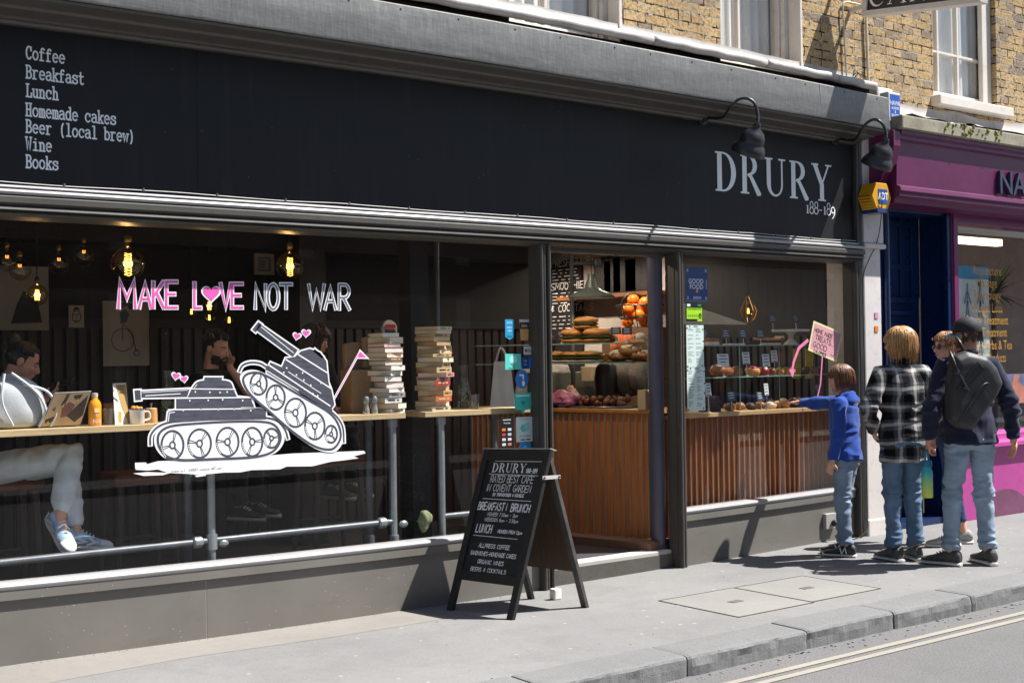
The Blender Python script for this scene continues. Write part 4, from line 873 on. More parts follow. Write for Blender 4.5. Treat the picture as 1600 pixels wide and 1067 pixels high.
def bp(s, t, d=0): return bl+u2*s+v2*t+n2*d
bk_o = thing_part('back_leaf', ab)
for s0 in (0, W2-.05): MB().add([bp(s0+a, b, d) for d in (-.022, .004) for b in (0, L2) for a in (0, .05)], BX).build('leg', M_EDGE if s0 else M_BLK, bk_o, bevel=.003)
MB().add([bp(a, b, d) for d in (-.014, -.006) for b in (.24, L2-.02) for a in (.03, W2-.03)], BX).build('board', pm('brown_hardboard_back', S(74, 54, 38), .6, var=.3, scale=4, stretch=(1, 6, 1), grime=.5), bk_o)
a = fp(Wd-.01, L*.83, .006); b = bp(W2-.01, L2*.83, .0)
a.y = b.y = 6.028
MB().bar(a+Vector((-.012, 0, 0)), b+Vector((.012, 0, -.0)), .006, .022).build('brace', pm('white_brace', S(196, 192, 188), .5), ab)
m = MB()
for q in (a, b): m.lathe([(.007, 0), (.007, .006), (0, .008)], q+Vector((0, -.003, 0)), 10, (0, -1, 0))
m.build('bolts', M_EDGE, ab)
# paint flake / little bait box beside the pilaster foot
q = gnd(868, 932)
m = MB().box(q.x-.03, q.x+.03, q.y-.03, q.y+.03, gz(q.x, q.y), .055); one(m, 'paper_cup', pm('white_card', S(220, 216, 208), .7), 'crushed white paper cup at the foot of the door post', 'cup', bevel=.01)
q = gnd(1393, 858); m = MB().prism([(q.x+.09*cos(t)*(1+.2*sin(3*t)), q.y+.05*sin(t), gz(q.x, q.y)+.004) for t in rng(0, 5.9, 12)], (0, 0, .002)); one(m, 'paint_splash', pm('yellow_paint_splash', S(200, 170, 60), .7), 'small yellow paint splash on the pavement behind the boy in blue', 'paint mark')

# ------------------------------------------------------------------ painting on the big window
GY = GLY-.003
M_WPAINT = pm('white_window_paint', S(232, 232, 232), .7, var=.04, scale=9)
M_DPAINT = pm('charcoal_window_paint', S(66, 68, 80), .75, var=.35, scale=14, stretch=(1, 1, 4))
M_PPAINT = pm('pink_window_paint', S(222, 84, 168), .7, var=.18, scale=14)
M_GPAINT = pm('grey_window_paint', S(104, 106, 118), .7, var=.25, scale=14)
art = thing('window_painting', 'painted window art of two tanks kissing with pink and white slogan', 'window painting', at(370, 735, GY))
def zp(X, Y, layer): return at(170+X/3.1375, 420+Y/3.1375, GY-.0006*layer)
def zl(pts, layer): return [zp(x, y, layer) for x, y in pts]
K3 = 1/3.1375/272.0                                  # zoom pixel -> metre on the pane
lk = [0]
def rib(mb, pts, wpx, layer, closed=False):
    lk[0] = (lk[0]+1) % 5; mb.ribbon(zl(pts, layer+lk[0]*.1), [x*K3 for x in wpx] if isinstance(wpx, list) else wpx*K3, NY, closed)
def poly(mb, pts, layer, jag=0.0):
    rk = random.Random(int(pts[0][0])); mb.face(zl([(x+rk.uniform(-jag, jag), y+rk.uniform(-jag, jag)) for x, y in pts], layer))
def ell(cx, cy, rx, ry, n=22, a0=0, a1=360): return [(cx+rx*cos(radians(a0+(a1-a0)*i/n)), cy+ry*sin(radians(a0+(a1-a0)*i/n))) for i in range(n)]
def sm(pts, n=4):
    q = smooth_path([(x, y, 0) for x, y in pts], n); return [(p.x, p.y) for p in q]
def smc(pts, n=4):
    P = [(x, y, 0) for x, y in pts]; q = smooth_path([P[-1]]+P+[P[0], P[1]], n); q = q[n:-n-1]; return [(p.x, p.y) for p in q]
# ground strip
g = MB(); gp = [(125, 952), (180, 950), (185, 958), (240, 941), (420, 934), (600, 926), (760, 915), (900, 906), (1100, 900), (1250, 894), (1256, 905), (1200, 918), (1225, 925), (1150, 936), (1090, 948), (1000, 965), (870, 972), (840, 982), (700, 985), (640, 998), (560, 996), (450, 1010), (380, 1002), (290, 998), (240, 985), (190, 988), (130, 985), (128, 970)]
poly(g, gp, 1, 4); poly(g, [(118, 1003), (190, 996), (300, 1000), (265, 1010), (170, 1014)], 1.3, 2); poly(g, [(420, 1012), (470, 1006), (478, 1013), (430, 1020)], 1.2); g.build('ground_stroke', M_WPAINT, art, recalc=False)
sg = MB(); a = zp(305, 998, 1.9); stroke_text(sg, 'window art . EXPERT windowin ART.com -', a, UX, (UZ*.995+UX*.0), .014, .0072, .0016, .3, HAND, .06); a = zp(395, 1016, 1.9); stroke_text(sg, 'by:', a, UX, UZ, .012, .007, .0016, .3); sg.build('signature', pm('grey_pen', S(120, 116, 114), .7), art, recalc=False)
def wheel(d, wmb, cx, cy, rx, ry, ph, bl_):
    rib(d, ell(cx, cy, rx, ry), 11, bl_+1.5, True); rib(d, ell(cx, cy, rx*.24, ry*.24, 12), 8, bl_+1.5, True)
    for k in range(3):
        t = ph+k*2.09
        for o in (-.13, .13): rib(d, [(cx+rx*.27*cos(t+o), cy+ry*.27*sin(t+o)), (cx+rx*.9*cos(t+o*.8), cy+ry*.9*sin(t+o*.8))], 4, bl_+1.5)
    for k in range(7):
        t = pi*.72+k*.13; rib(wmb, [(cx+rx*cos(t)-1, cy+ry*sin(t)), (cx+rx*cos(t)+2, cy+ry*sin(t))], 5, bl_+2.4)
def tank(track, wheels, fender, polys, lines, dots, base, extra=None):
    o = thing_part('tank', art); wh = MB(); dk = MB(); hi = MB()
    for p in polys: rib(wh, p, 15, base, True)
    poly(wh, track, base+.6); rib(wh, fender, 26, base+.1)
    tr_ = [(x*.94+.06*sum(q[0] for q in track)/len(track), y*.93+.07*sum(q[1] for q in track)/len(track)) for x, y in track]
    rib(dk, tr_, 12, base+1.4, True); rib(dk, fender, 10, base+1.2)
    for p in polys: poly(dk, p, base+1.0)
    for w_ in wheels: wheel(dk, hi, *w_, base)
    for p, wd in lines: rib(hi, p, wd, base+2)
    for x, y in dots: poly(hi, ell(x, y, 4, 4.5, 8), base+2.2)
    wh.build('white_ground', M_WPAINT, o, recalc=False); dk.build('charcoal_strokes', M_DPAINT, o, recalc=False); hi.build('highlights', M_WPAINT, o, recalc=False)
t1 = smc([(222, 850), (232, 800), (290, 766), (420, 752), (600, 742), (760, 742), (830, 760), (862, 815), (848, 870), (800, 910), (700, 930), (520, 938), (360, 944), (280, 930), (240, 895)])
tank(t1, [(312, 864, 54, 70, 2.9), (445, 856, 56, 70, 3.3), (582, 848, 54, 70, 3.2), (703, 848, 50, 70, 4.1), (798, 830, 37, 47, 4.0)],
     sm([(203, 862), (206, 815), (240, 775), (300, 752), (420, 742), (600, 732), (740, 728), (820, 742), (862, 785), (878, 832)]),
     [[(285, 748), (290, 702), (325, 690), (770, 688), (770, 738), (560, 742)], [(330, 690), (330, 634), (640, 628), (700, 634), (715, 688)], sm([(385, 632), (410, 582), (440, 552), (510, 546), (590, 552), (612, 592), (628, 628)]), [(160, 600), (396, 588), (384, 628), (160, 632)], [(126, 596), (154, 594), (158, 642), (130, 645)], [(467, 546), (470, 532), (555, 532), (553, 546)]],
     [([(330, 634), (700, 630)], 6), ([(385, 588), (620, 590)], 5), ([(290, 690), (770, 684)], 6), ([(292, 746), (296, 706), (322, 702)], 4), ([(180, 622), (350, 612)], 4), ([(165, 606), (385, 594)], 3), ([(432, 566), (414, 590)], 3), ([(650, 682), (760, 684)], 8), ([(700, 640), (706, 660)], 3)],
     [(424, 603), (495, 605), (545, 606), (580, 603), (397, 646), (487, 644), (558, 641), (656, 645), (365, 694), (451, 690), (537, 690), (615, 688), (696, 694)], 2)
t2 = smc([(643, 540), (660, 505), (710, 495), (770, 515), (880, 580), (1000, 650), (1090, 705), (1135, 760), (1152, 830), (1125, 885), (1085, 900), (1010, 880), (900, 805), (780, 700), (680, 610)])
b2 = [(775, 492), (792, 458), (848, 482), (866, 438), (912, 432), (942, 404), (985, 392), (1036, 410), (1066, 452), (1076, 555), (1090, 590), (1106, 665), (1088, 692), (920, 598), (775, 510)]
tank(t2, [(735, 563, 40, 54, 3.0), (818, 630, 45, 60, 2.6), (915, 705, 52, 70, 1.2), (1010, 770, 48, 66, 1.5), (1090, 810, 29, 42, .8)],
     sm([(640, 502), (655, 474), (690, 460), (735, 462), (770, 480), (880, 560), (1000, 640), (1100, 708), (1145, 770), (1152, 850)]),
     [b2, [(738, 268), (926, 398), (902, 432), (722, 300)], [(733, 260), (750, 272), (720, 312), (703, 298)], [(1000, 402), (1010, 392), (1052, 430), (1046, 440)]],
     [([(782, 470), (1085, 672)], 7), ([(868, 444), (1092, 588)], 7), ([(928, 420), (1072, 510)], 7), ([(775, 500), (930, 596)], 5), ([(748, 285), (905, 412)], 4), ([(1070, 480), (1082, 580)], 4), ([(880, 505), (1040, 610)], 4)],
     [(872, 486), (920, 520), (956, 545), (990, 570), (858, 508), (960, 590), (1000, 612), (1024, 622), (950, 510), (1040, 560)], 5)
fl_ = MB(); rib(fl_, [(1098, 648), (1225, 418)], 13, 3); fw = MB(); rib(fw, [(1100, 645), (1225, 418)], 4, 4.4); poly(fl_, [(1230, 393), (1278, 442), (1212, 440)], 3.2); fo = thing_part('flag', art); fl_.build('pole_and_pennant', M_WPAINT, fo, recalc=False)
poly(fw, [(1231, 404), (1262, 434), (1222, 434)], 4.6); fw.build('pink_fill', M_PPAINT, fo, recalc=False)
def heart(cx, cy, s, rot=0):
    p = []
    for i in range(26):
        t = 2*pi*i/26; x = 16*sin(t)**3; y = -(13*cos(t)-5*cos(2*t)-2*cos(3*t)-cos(4*t)); p.append((cx+s*(x*cos(rot)-y*sin(rot))/16, cy+s*(x*sin(rot)+y*cos(rot))/16))
    return p
def hearts(lst):
    for cx, cy, s, r in lst:
        o = thing_part('heart', art); a = MB(); b = MB(); poly(a, heart(cx, cy, s*1.3, r), 1); poly(b, heart(cx, cy, s*.92, r), 2.2); a.build('outline', M_WPAINT, o, recalc=False); b.build('pink_fill', M_PPAINT, o, recalc=False)
hearts([(329, 525, 19, .15), (369, 540, 17, -.1), (922, 330, 18, .2), (967, 315, 19, .05)])
wd_w, wd_p, wd_g = MB(), MB(), MB()
def letter(ch, x0, x1, y0, y1, pink):
    g_ = [a_(.5, .5, .5, .5, 90, 440, 16)] if ch == 'O' else HAND[ch]
    for st in g_:
        pts = [(x0+p[0]*(x1-x0), y1-p[1]*(y1-y0)) for p in st]
        rib(wd_w, pts, 23 if pink else 21, 1); rib(wd_p if pink else wd_g, pts, 12 if pink else 9, 3)
for ch, x0, x1, y0, y1 in (('M', 48, 130, 58, 192), ('A', 148, 208, 72, 192), ('K', 218, 270, 64, 192), ('E', 282, 335, 64, 190), ('L', 420, 452, 68, 192), ('V', 548, 598, 72, 192), ('E', 604, 656, 74, 190)): letter(ch, x0, x1, y0, y1, True)
poly(wd_w, heart(502, 122, 50, 0), 1); poly(wd_p, heart(502, 120, 40, 0), 3)
for ch, x0, x1, y0, y1 in (('N', 718, 768, 78, 196), ('O', 780, 832, 76, 198), ('T', 840, 898, 76, 196), ('W', 980, 1056, 78, 194), ('A', 1060, 1112, 90, 198), ('R', 1130, 1180, 78, 200)): letter(ch, x0, x1, y0, y1, False)
so2 = thing_part('slogan', art); wd_w.build('white_underlay', M_WPAINT, so2, recalc=False); wd_p.build('pink_strokes', M_PPAINT, so2, recalc=False); wd_g.build('grey_strokes', M_GPAINT, so2, recalc=False)

# ------------------------------------------------------------------ stickers and notices on the panes
def sticker(px0, py0, px1, py1, col, lab, name='sticker', cat='sticker', shape='rect', grp='stickers on the cafe glass', yy=GY-.0004):
    a, b = at(px0, py0, yy), at(px1, py1, yy); x0, x1, z1, z0 = a.x, b.x, a.z, b.z; cx, cz = (x0+x1)/2, (z0+z1)/2
    o = thing(name, lab, cat, (cx, yy, z0), grp); m = MB(); y = yy-.0008
    if shape == 'rect': P = [(x0, z0), (x1, z0), (x1, z1), (x0, z1)]
    elif shape == 'round': P = [(cx+(x1-x0)/2*cos(t), cz+(z1-z0)/2*sin(t)) for t in rng(0, 2*pi*.96, 24)]
    elif shape == 'point': P = [(x0, z0+.02), (cx, z0), (x1, z0+.02), (x1, z1), (x0, z1)]
    elif shape == 'bubble': P = [(x0, z0+.04), (cx-.015, z0+.035), (cx, z0), (cx+.015, z0+.035), (x1, z0+.04), (x1, z1), (x0, z1)]
    else: P = [(x0, z1), (x0+(x1-x0)*.14, z0), (x1-(x1-x0)*.14, z0), (x1, z1)]
    m.prism([(x, y, z) for x, z in P], (0, .0006, 0)); m.build('backing', pm('sticker_'+lab.replace(' ', '_')[:40], col, .35, var=.03), o)
    def R(ax, az, bx_, bz, c, nm='print', k=1): MB().box(x0+(x1-x0)*ax, x0+(x1-x0)*bx_, y-.0003*k, y, z0+(z1-z0)*az, z0+(z1-z0)*bz).build(nm, pm('ink_%d_%d_%d' % c, S(*c), .4, var=.02), o)
    def T(txt, fx, fz, size, c, nm='lettering', al='CENTER', wx=.9, k=2, bold=.01):
        q = MB(); sans(q, txt, (x0+(x1-x0)*fx, y-.0003*k, z0+(z1-z0)*fz), UX, UZ, size, al, wx, bold=bold); q.build(nm, pm('ink_%d_%d_%d' % c, S(*c), .4, var=.02), o, recalc=False)
    def E(fx, fz, rx, rz, c, nm='print', k=2): MB().face([(x0+(x1-x0)*fx+rx*cos(t), y-.0003*k, z0+(z1-z0)*fz+rz*sin(t)) for t in rng(0, 6.0, 20)]).build(nm, pm('ink_%d_%d_%d' % c, S(*c), .4, var=.02), o, recalc=False)
    return o, R, T, E
o, R, T, E = sticker(789, 499, 803, 531, S(40, 150, 196), 'tall blue good cafe sticker at the top left of the cluster', shape='point')
T('GOOD', .5, .8, .017, (220, 235, 240)); T("DON'T", .5, .56, .016, (220, 235, 240)); T('HERE', .5, .40, .016, (220, 235, 240)); R(.2, .12, .8, .2, (20, 110, 120))
o, R, T, E = sticker(811, 499, 827, 532, S(196, 150, 96), 'takeaway coffee cup shaped sticker with silver lid', shape='cup'); R(.02, .86, .98, 1.0, (190, 192, 196)); R(.04, .55, .96, .86, (40, 34, 32)); R(.2, .62, .8, .76, (150, 140, 130), k=2)
o, R, T, E = sticker(818, 541, 833, 554, S(206, 208, 208), 'small pale payment sticker with black apple mark'); T('Pay', .62, .3, .028, (60, 60, 62)); E(.24, .48, .009, .011, (40, 40, 42))
o, R, T, E = sticker(789, 553, 814, 577, S(92, 204, 194), 'square turquoise travel award sticker'); E(.5, .62, .033, .028, (160, 228, 218)); T('oo', .5, .28, .034, (30, 70, 70)); E(.5, .2, .006, .006, (30, 70, 70)); R(.2, .04, .6, .1, (40, 110, 100))
o, R, T, E = sticker(815, 558, 833, 576, S(30, 74, 132), 'small navy card payment sticker beside the turquoise square'); R(.6, .05, 1, .95, (44, 120, 190)); T('VISA', .32, .62, .014, (210, 220, 235)); T('WE', .32, .3, .014, (210, 220, 235))
o, R, T, E = sticker(805, 578, 826, 607, S(56, 122, 190), 'round blue tap water sticker', shape='round'); R(.3, .68, .62, .76, (230, 240, 246)); R(.54, .5, .64, .76, (230, 240, 246), k=2); E(.6, .28, .012, .02, (230, 240, 246))
o, R, T, E = sticker(804, 614, 830, 648, S(64, 190, 176), 'turquoise speech bubble travel sticker', shape='bubble'); T('oo', .5, .52, .036, (24, 60, 60)); R(.1, .84, .9, .9, (210, 240, 235)); E(.5, .48, .006, .006, (24, 60, 60))
o, R, T, E = sticker(781, 652, 803, 702, S(24, 24, 26), 'black card logo sheet low on the pane', name='notice', cat='notice')
for i in range(4):
    for j in range(2): c = ((220, 120, 30), (200, 205, 210), (190, 60, 50), (180, 185, 190), (205, 205, 208), (210, 210, 212), (208, 206, 200), (196, 120, 90))[i*2+j]; R(.14+.42*j, .58-.15*i, .4+.42*j, .66-.15*i, c)
T('We accept', .5, .8, .014, (220, 220, 220)); R(.2, .9, .8, .93, (180, 180, 180))
o, R, T, E = sticker(806, 652, 834, 689, S(206, 226, 222), 'pale mint certificate sticker above the round blue one', name='notice', cat='notice'); E(.42, .55, .028, .026, (110, 196, 186)); E(.62, .6, .024, .03, (150, 212, 204), k=3); R(.25, .06, .5, .11, (40, 44, 44)); R(.56, .06, .8, .11, (40, 44, 44)); T('Go Zero Better', .5, .2, .016, (60, 110, 110)); R(.2, .9, .75, .93, (150, 180, 178))
o, R, T, E = sticker(809, 690, 831, 716, S(34, 142, 206), 'round bright blue sticker half hidden behind the chalkboard', shape='round'); T("IT'S", .5, .62, .018, (220, 236, 246)); T('HERE', .5, .36, .018, (220, 236, 246))
o, R, T, E = sticker(1071, 417, 1106, 471, S(44, 66, 120), 'dark blue good food award plaque on the cake window', name='award_sign', cat='sign'); T('GOOD', .46, .52, .052, (226, 230, 238), wx=1.0); T('FOOD', .48, .36, .052, (226, 230, 238), wx=1.0); T('2023/24', .5, .06, .03, (220, 224, 232)); R(.92, .36, .96, .64, (150, 160, 186))
E(.5, .3, .012, .016, (196, 160, 96), k=3); R(.05, .86, .12, .95, (150, 170, 200)); R(.88, .86, .95, .95, (150, 170, 200)); R(.05, .05, .12, .14, (150, 170, 200)); R(.88, .05, .95, .14, (150, 170, 200))
o, R, T, E = sticker(1072, 473, 1098, 502, S(24, 34, 28), 'black and lime food hygiene rating sticker', name='rating_sticker', cat='sticker'); R(.02, .12, .96, .72, (160, 214, 40)); R(.66, .0, .96, .14, (160, 214, 40)); T('FOOD HYGIENE RATING', .49, .62, .016, (40, 60, 20), k=3, wx=.8)
for i in range(6): E(.12+.12*i, .3, .009, .011, (120, 170, 30), k=3)
E(.84, .3, .015, .02, (20, 24, 20), k=4); T('5', .84, .22, .026, (160, 214, 40), k=5); R(.05, .8, .25, .94, (220, 230, 225)); R(.7, .82, .92, .92, (60, 130, 80))
def menu(px0, py0, px1, py1, lab, seed):
    o, R, T, E = sticker(px0, py0, px1, py1, S(206, 222, 216), lab, name='menu', cat='menu', grp='paper menus on the cake window'); rk = random.Random(seed)
    a, b = at(px0, py0, GY-.0004), at(px1, py1, GY-.0004); m = MB(); z = a.z-.03; y = GY-.0016
    while z > b.z+.03:
        for c0 in (a.x+.015, (a.x+b.x)/2+.008):
            if rk.random() < .86: wl = rk.uniform(.3, .95)*((b.x-a.x)/2-.025); m.quad((c0, y, z), (c0+wl, y, z), (c0+wl, y, z+.0055), (c0, y, z+.0055))
        z -= rk.choice((.012, .012, .013, .026))
    m.build('print', pm('menu_print', S(132, 150, 146), .7), o, recalc=False)
    T('MENU', .55, .95, .018, (70, 90, 86)); m = MB()
    for fx, fz in ((.04, .93), (.2, .97), (.95, .9), (.96, .4), (.05, .03), (.9, .05), (.97, .62)): m.lathe([(.008, 0), (.0, .0004)], (a.x+(b.x-a.x)*fx, GY-.0018, b.z+(a.z-b.z)*fz), 6, (0, -1, 0))
    m.build('leaf_ornament', pm('menu_ornament', S(70, 96, 92), .7), o)
menu(1072, 508, 1100, 574, 'upper of two pale paper menus taped inside the cake window', 3); menu(1073, 574, 1102, 641, 'lower of two pale paper menus taped inside the cake window', 9)
# pink sign and arrow painted on the cake window
ps = thing('painted_sign', 'pink board painted on the cake window reading home made treats', 'window painting', at(1288, 540, GY))
def P_(pts, l): return [at(x, y, GY-.0006*l) for x, y in pts]
bd = [(1272, 503), (1315, 521), (1306, 564), (1264, 546)]
m = MB().face(P_(bd, 2)); m.build('board', pm('pink_sign_paint', S(208, 152, 158), .7, var=.08), ps, recalc=False)
m = MB().ribbon(P_([(1272, 503), (1315, 521), (1306, 564), (1264, 546)], 2.6), .017, NY, True); m.build('border', pm('cream_sign_paint', S(226, 214, 160), .7), ps, recalc=False)
m = MB().ribbon(P_([(1285, 556), (1282, 600), (1276, 626)], 1.5), .014, NY); m.ribbon(P_([(1262, 532), (1248, 544), (1240, 566), (1238, 578)], 1.5), [.03, .028, .026, .026], NY); m.face(P_([(1233, 577), (1243, 577), (1238, 590)], 1.8)); m.build('arrow_and_stick', pm('pink_arrow_paint', S(224, 120, 160), .7, var=.15), ps, recalc=False)
m = MB(); a0 = at(1274, 516, GY-.002); uu = (at(1310, 531, GY-.002)-a0).normalized(); vv = Vector((-uu.z, 0, uu.x)) if uu.x > 0 else UZ
for txt, px, py, h, cw in (('HOME MADE', 1273, 518, .034, .021), ('TREATS..', 1274, 530, .042, .028), ('GOOD', 1270, 541, .045, .038), ('CALORIES', 1271, 549.5, .024, .018)): stroke_text(m, txt, at(px, py, GY-.0022), uu, vv, h, cw, .005, .25, HAND, .05)
m.ribbon(P_(a_(1301, 553, 2.6, 3, 200, 340, 5)[::-1] if 0 else [(1298, 553), (1300, 556), (1303, 555.5), (1304, 553)], 3.2), .004, NY); m.build('lettering', pm('brown_pen', S(70, 44, 50), .7), ps, recalc=False)
# ------------------------------------------------------------------ window bars
M_PLANK = pm('pale_scaffold_plank', S(188, 164, 122), .7, var=.25, scale=3, stretch=(.8, 8, 8), bump=.25, bscale=20, grime=.4)
M_PIPE = pm('galvanised_pipe', S(150, 158, 160), .35, metal=.55, var=.15, scale=9)
M_PIPED = pm('dull_steel_pipe', S(92, 96, 100), .45, metal=.4, var=.2, scale=9)
SF, SB = 7.0, 7.36                                   # front and back edge of the shelf
ZS = at(235, 662.5, SF).z
def floor_pipe(mb, px, py, Y, r=.024, ztop=None): p = at(px, py, Y); mb.tube([(p.x, Y, .1), (p.x, Y, ztop or ZS-.04)], r, 12); return p
wb = thing('window_bar', 'long pale plank window bar on pipe legs behind the painted tanks', 'counter', (2.5, 7.2, .1), 'plank bars inside the window')
xe = at(634, 640, SF).x
MB().box(-.8, xe, SF, SB, ZS-.036, ZS).build('shelf_board', M_PLANK, wb, bevel=.003)
def leg(px, py, Y, par, foot=True, mat=M_PIPE):
    m = MB(); p = floor_pipe(m, px, py, Y); m.lathe([(.034, 0), (.034, .05), (.026, .055)], (p.x, Y, ZS-.037-.055), 12)
    m.lathe([(.034, 0), (.034, .09)], (p.x, Y, at(px, 850, Y).z-.03 if foot else .6), 12); m.lathe([(.05, 0), (.05, .008)], (p.x, Y, .1), 12)
    m.build('leg', mat, par, smooth=True); return p
l1 = leg(330, 800, SF+.06, wb); leg(293, 790, SB-.05, wb, mat=M_PIPED); l2 = leg(614, 750, SF+.06, wb); leg(576, 740, SB-.05, wb, mat=M_PIPED); leg(-110, 800, SF+.06, wb)
r0, r1 = at(0, 879, SF+.06), at(612, 815, SF+.06); r0.z = r1.z = (r0.z+r1.z)/2
MB().tube([(-.8, SF+.06, r0.z), (r1.x, SF+.06, r0.z)], .021, 12).build('foot_rail', M_PIPED, wb, smooth=True)
m = MB()
for p in (l1, l2): m.lathe([(.026, 0), (.036, .01), (.036, .05), (.026, .06)], (p.x-.12, SF+.06, r0.z), 12, (1, 0, 0)); m.ball((p.x+.07, SF+.05, r0.z-.02), (.035, .02, .025), 10, 6)
m.build('clamp', M_PIPE, wb, smooth=True)
wb2 = thing('window_bar', 'short pale plank window bar beside the cafe door', 'counter', (4.9, 7.2, .1), 'plank bars inside the window')
xa, xb = at(664, 640, SF).x, at(831, 640, SF).x
MB().box(xa, xb, SF, SB, ZS-.036, ZS).build('shelf_board', M_PLANK, wb2, bevel=.003)
l3 = leg(690, 760, SF+.06, wb2); leg(772, 700, SB-.05, wb2, mat=M_PIPED)
MB().tube([(l3.x, SF+.06, r0.z), (xb, SF+.06, r0.z)], .021, 12).build('foot_rail', M_PIPED, wb2, smooth=True)
m = MB(); p = at(650, 648, 7.9); m.tube([(at(683, 500, 7.6).x, 7.6, .1), (at(683, 500, 7.6).x, 7.6, 2.8)], .02, 10); one(m, 'pipe', M_PIPED, 'thin grey upright pipe behind the right book stack', 'pipe', smooth=True)
m = MB(); dc = at(655, 600, 7.42); m.box(dc.x-.075, dc.x+.075, 7.40, 7.55, .1, 2.82); one(m, 'timber_post', M_INT, 'dark square post inside the window between the two book stacks', 'post')
m = MB(); g0 = at(665, 712, SF+.06); sp = [at(655, 812, 7.0), at(662, 812, 6.98), at(668, 818, 6.96), at(671, 833, 6.95)]
# ------------------------------------------------------------------ stools
M_LEATH = pm('brown_leather', S(112, 66, 40), .45, var=.3, scale=6, bump=.25, bscale=35, grime=.5)
M_DWOOD = pm('dark_wood', S(70, 58, 50), .5, var=.25, scale=6, stretch=(6, 6, 1))
def stool(px0, px1, py, Y, lab, dep=.36):
    a, b = at(px0, py, Y), at(px1, py, Y); z = a.z; r = thing('bar_stool', lab, 'stool', ((a.x+b.x)/2, Y+dep/2, .1), 'brown leather bar stools')
    MB().box(a.x, b.x, Y, Y+dep, z-.075, z).build('seat', M_LEATH, r, bevel=.03)
    for sx, x in ((-1, a.x+.05), (1, b.x-.05)):
        for sy, y in ((-1, Y+.05), (1, Y+dep-.05)):
            MB().tube([(x, y, z-.07), (x+sx*.035, y+sy*.03, .1)], [.024, .014], 8).build('leg', M_DWOOD, r, smooth=True)
    m = MB()
    for y in (Y+.03, Y+dep-.03): m.tube([(a.x+.03, y, .45), (b.x-.03, y, .45)], .012, 6)
    m.build('stretcher', M_DWOOD, r)
stool(-45, 72, 752, 7.55, 'brown leather bar stool under the woman with the pale trousers')
stool(180, 284, 742, 7.6, 'brown leather bar stool in the middle below the white painted ground')
stool(490, 577, 714, 7.6, 'brown leather bar stool nearest the left book stack')
# ------------------------------------------------------------------ globe bulbs
def amber(name, tint, k):
    t = NT(name); t.t.nodes.remove(t.b); tr = t.n('ShaderNodeBsdfTransparent'); tr.inputs[0].default_value = (*tint, 1)
    gl = t.n('ShaderNodeBsdfGlossy'); gl.inputs['Roughness'].default_value = .02; gl.inputs[0].default_value = (1, .9, .75, 1)
    fr = t.n('ShaderNodeLayerWeight'); fr.inputs[0].default_value = .35
    m = t.n('ShaderNodeMixShader'); t.l(t.math('ADD', t.math('MULTIPLY', t.math('POWER', fr.outputs['Facing'], 2.5), k), .06), m.inputs[0]); t.l(tr.outputs[0], m.inputs[1]); t.l(gl.outputs[0], m.inputs[2]); t.l(m.outputs[0], t.out.inputs[0]); return t.m
M_AMB = amber('amber_globe_glass', (.9, .76, .5), 1.3); M_CLR = amber('clear_globe_glass', (.9, .9, .9), .9)
M_BRASS = pm('brass', S(190, 150, 80), .3, metal=.8); M_CORD = pm('black_cord', S(24, 23, 22), .7)
M_FIL = em('hot_filament', (1.0, .60, .16), 3.2); M_FIL2 = em('warm_filament', (1.0, .38, .06), 1.5)
def bulb(px, py, Y, R, lab, kind='spiral', lit=True, cap=M_BRASS, grp='globe bulbs hanging in the left window', ztop=2.82):
    c = at(px, py, Y); r = thing('pendant_bulb', lab, 'pendant lamp', c, grp)
    prof = [(R*.16, R*1.32), (R*.18, R*1.15), (R*.26, R*1.0)]+[(R*sin(t), R*cos(t)) for t in rng(.34, pi, 14)]
    MB().lathe(prof[:-1]+[(0.0, -R)], c, 22, caps=False).build('globe', M_AMB if lit else M_CLR, r, smooth='all', recalc=False)
    MB().lathe([(R*.2, R*1.28), (R*.22, R*1.34), (R*.22, R*1.62), (R*.12, R*1.75), (.004, R*1.8)], c, 14).build('cap', cap, r, smooth=True)
    MB().tube([(c.x, Y, c.z+R*1.75), (c.x, Y, ztop)], .0035, 5).build('cord', M_CORD, r)
    m = MB()
    if kind == 'spiral':
        for ph in (0, pi): m.tube([(c.x+R*.2*cos(t*4.2*2*pi+ph), Y+R*.2*sin(t*4.2*2*pi+ph), c.z+R*(.62-1.34*t)) for t in rng(0, 1, 80)], R*.016, 5)
    elif kind == 'cage':
        for k in range(8): t = 2*pi*k/8; m.tube([(c.x+R*.14*cos(t), Y+R*.14*sin(t), c.z+R*.5), (c.x+R*.2*cos(t), Y+R*.2*sin(t), c.z-R*.5)], R*.03, 4)
    else:
        for k in (-1, 0, 1): m.tube([(c.x+k*R*.1, Y, c.z+R*.25), (c.x+k*R*.13, Y, c.z+R*.55)], R*.03, 4)
    m.build('filament', M_FIL if lit else M_FIL2, r)
    if lit and R > .05:
        pl_ = bpy.data.lights.new('filament_light', 'POINT'); pl_.energy = 11*R; pl_.color = (1, .66, .32); pl_.shadow_soft_size = R*.3; lo_ = bpy.data.objects.new('filament_light', pl_); COL.objects.link(lo_); lo_.parent = r
    return r
bulb(200, 412, 7.3, .099, 'large amber globe bulb with spiral filament over the word MAKE')
bulb(453, 416, 7.3, .088, 'large amber globe bulb with spiral filament over the word NOT')
bulb(58, 461, 7.7, .062, 'small amber globe bulb hanging low at the far left', 'cage', cap=M_CORD)
bulb(327, 478, 8.4, .058, 'small amber globe bulb hanging behind the painted heart', 'cage', cap=M_CORD)
bulb(299, 487, 9.2, .04, 'tiny amber bulb glowing under the letter L', 'cage', cap=M_CORD)
bulb(327, 496, 9.2, .042, 'tiny amber bulb glowing under the painted heart', 'cage', cap=M_CORD)
bulb(358, 500, 9.2, .045, 'tiny amber bulb glowing under the letter E of LOVE', 'cage', cap=M_CORD)
